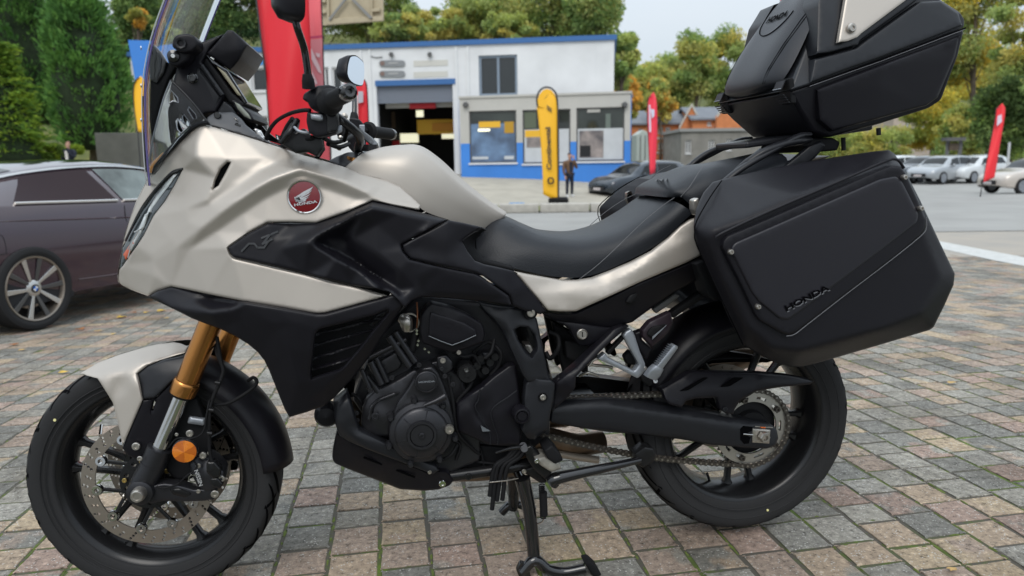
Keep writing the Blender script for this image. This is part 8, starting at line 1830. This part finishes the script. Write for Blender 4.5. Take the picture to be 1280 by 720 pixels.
for q in (((399, 14), (410, 13), (410, 17), (399, 18)), ((466, 12), (476, 11), (476, 15), (466, 16)), ((399, -2), (409, -2), (409, 4), (399, 4))): mb = MB(); mb.prism([TB.at(u, v, .05) for u, v in q], TB.n*.08); mb.build('batten', M_TAN, bo, bevel=.01)
tube('post', [GD(392, 16.1), TB.at(392, -50, -.1)], .07, M_POLE, bo, n=12)
# lamp post and bin on the right
tube_ = [GD(1260, 38), D(1262, 178, 38)]; o = tube('lamp_post', tube_, .06, mat('pale_post', (.45, .46, .46), .6), None, n=8); tag(o, 'thin pale grey post beside the parked cars at the right', 'post')
nb = WP(1180, 50, 1204, 50); o = MB(); 
n_ = empty('notice_shelter', nb.pt(0, 0), label='small dark roofed notice shelter on two posts among the yellow shrubs', cat='shelter')
for u0, v0, u1, v1, nm_ in ((1180, 172, 1204, 176, 'shelter_roof'), (1183, 176, 1185, 206, 'post'), (1199, 176, 1201, 206, 'post'), (1185, 179, 1199, 188, 'board')):
    mb = MB(); nb.pxrect(mb, u0, v0, u1, v1, -.3 if nm_ == 'shelter_roof' else -.05, .3 if nm_ == 'shelter_roof' else .0); mb.build(nm_, M_GREY if nm_ != 'board' else M_BARK, n_)
# low blue bench-like pipe on the verge
o = tube('blue_pipe', [GD(636, 23.0, .12), GD(655, 23.0, .12)], .07, mat('blue_plastic', (.06, .2, .42), .5), None, n=12); tag(o, 'short blue plastic pipe lying on the verge just above the seat nose', 'pipe')
# fallen leaves
rl = random.Random(21)
def leaf(u, v, sz, col, label):
    # find the ground point under the pixel
    p = G(u, v, 0)
    for _ in range(8): p = G(u, v, zg(p.x, p.y)+.006)
    a = rl.uniform(0, 6.28); k = 11; vs = []
    for i in range(k):
        t = 2*math.pi*i/k; r_ = sz*(.55+.45*abs(math.cos(t*2.5)))*rl.uniform(.8, 1.1); vs.append(V((p.x+math.cos(t+a)*r_, p.y+math.sin(t+a)*r_*.7, p.z+.004+.25*sz*abs(math.cos(t+a*2))*rl.uniform(.4, 1))))
    o = obj('fallen_leaf', vs+[V((p.x, p.y, p.z+.003))], [(i, (i+1) % k, k) for i in range(k)], col, None); s_ = o.modifiers.new('s', 'SOLIDIFY'); s_.thickness = .0008
    return tag(o, label, 'leaf', 'fallen leaves on the paving')
LY, LB, LT = mat('yellow_leaf', (.55, .36, .06), .7, noise_amt=.25, noise_scale=40), mat('brown_leaf', (.28, .12, .045), .8, noise_amt=.3, noise_scale=40), mat('tan_leaf', (.45, .30, .12), .8, noise_amt=.3, noise_scale=40)
for u, v, s_, m_, lb in [(152, 397, .05, LY, 'yellow leaf nearest the paving edge left of the fairing nose'), (167, 391, .03, LB, 'brown leaf beside the yellow one under the coupe'), (183, 391, .03, LY, 'small yellow leaf right of the brown one'), (202, 389, .05, LY, 'bright yellow leaf under the fairing nose'), (100, 412, .05, LB, 'curled brown leaf in front of the coupe wheel'), (123, 414, .035, LT, 'tan leaf right of the curled brown leaf'), (57, 409, .06, mat('orange_leaf', (.5, .17, .06), .8), 'flat orange leaf beside the coupe tyre'), (134, 400, .02, LB, 'tiny brown leaf left of the yellow leaf'), (80, 466, .035, LY, 'yellow leaf left of the mudguard tip'), (17, 431, .04, LB, 'brown leaf at the left edge of the paving'), (28, 438, .03, LT, 'tan leaf next to the brown leaf at the left edge'), (188, 376, .05, LB, 'brown leaf in the shade below the headlight'), (208, 398, .03, LT, 'small tan leaf by the fork'), (1190, 479, .03, LT, 'orange tan leaf on the paving right of the rear wheel'), (1190, 713, .016, LT, 'curled tan leaf at the bottom right'), (142, 418, .02, LY, 'very small yellow leaf left of the fork')]: leaf(u, v, s_, m_, lb)
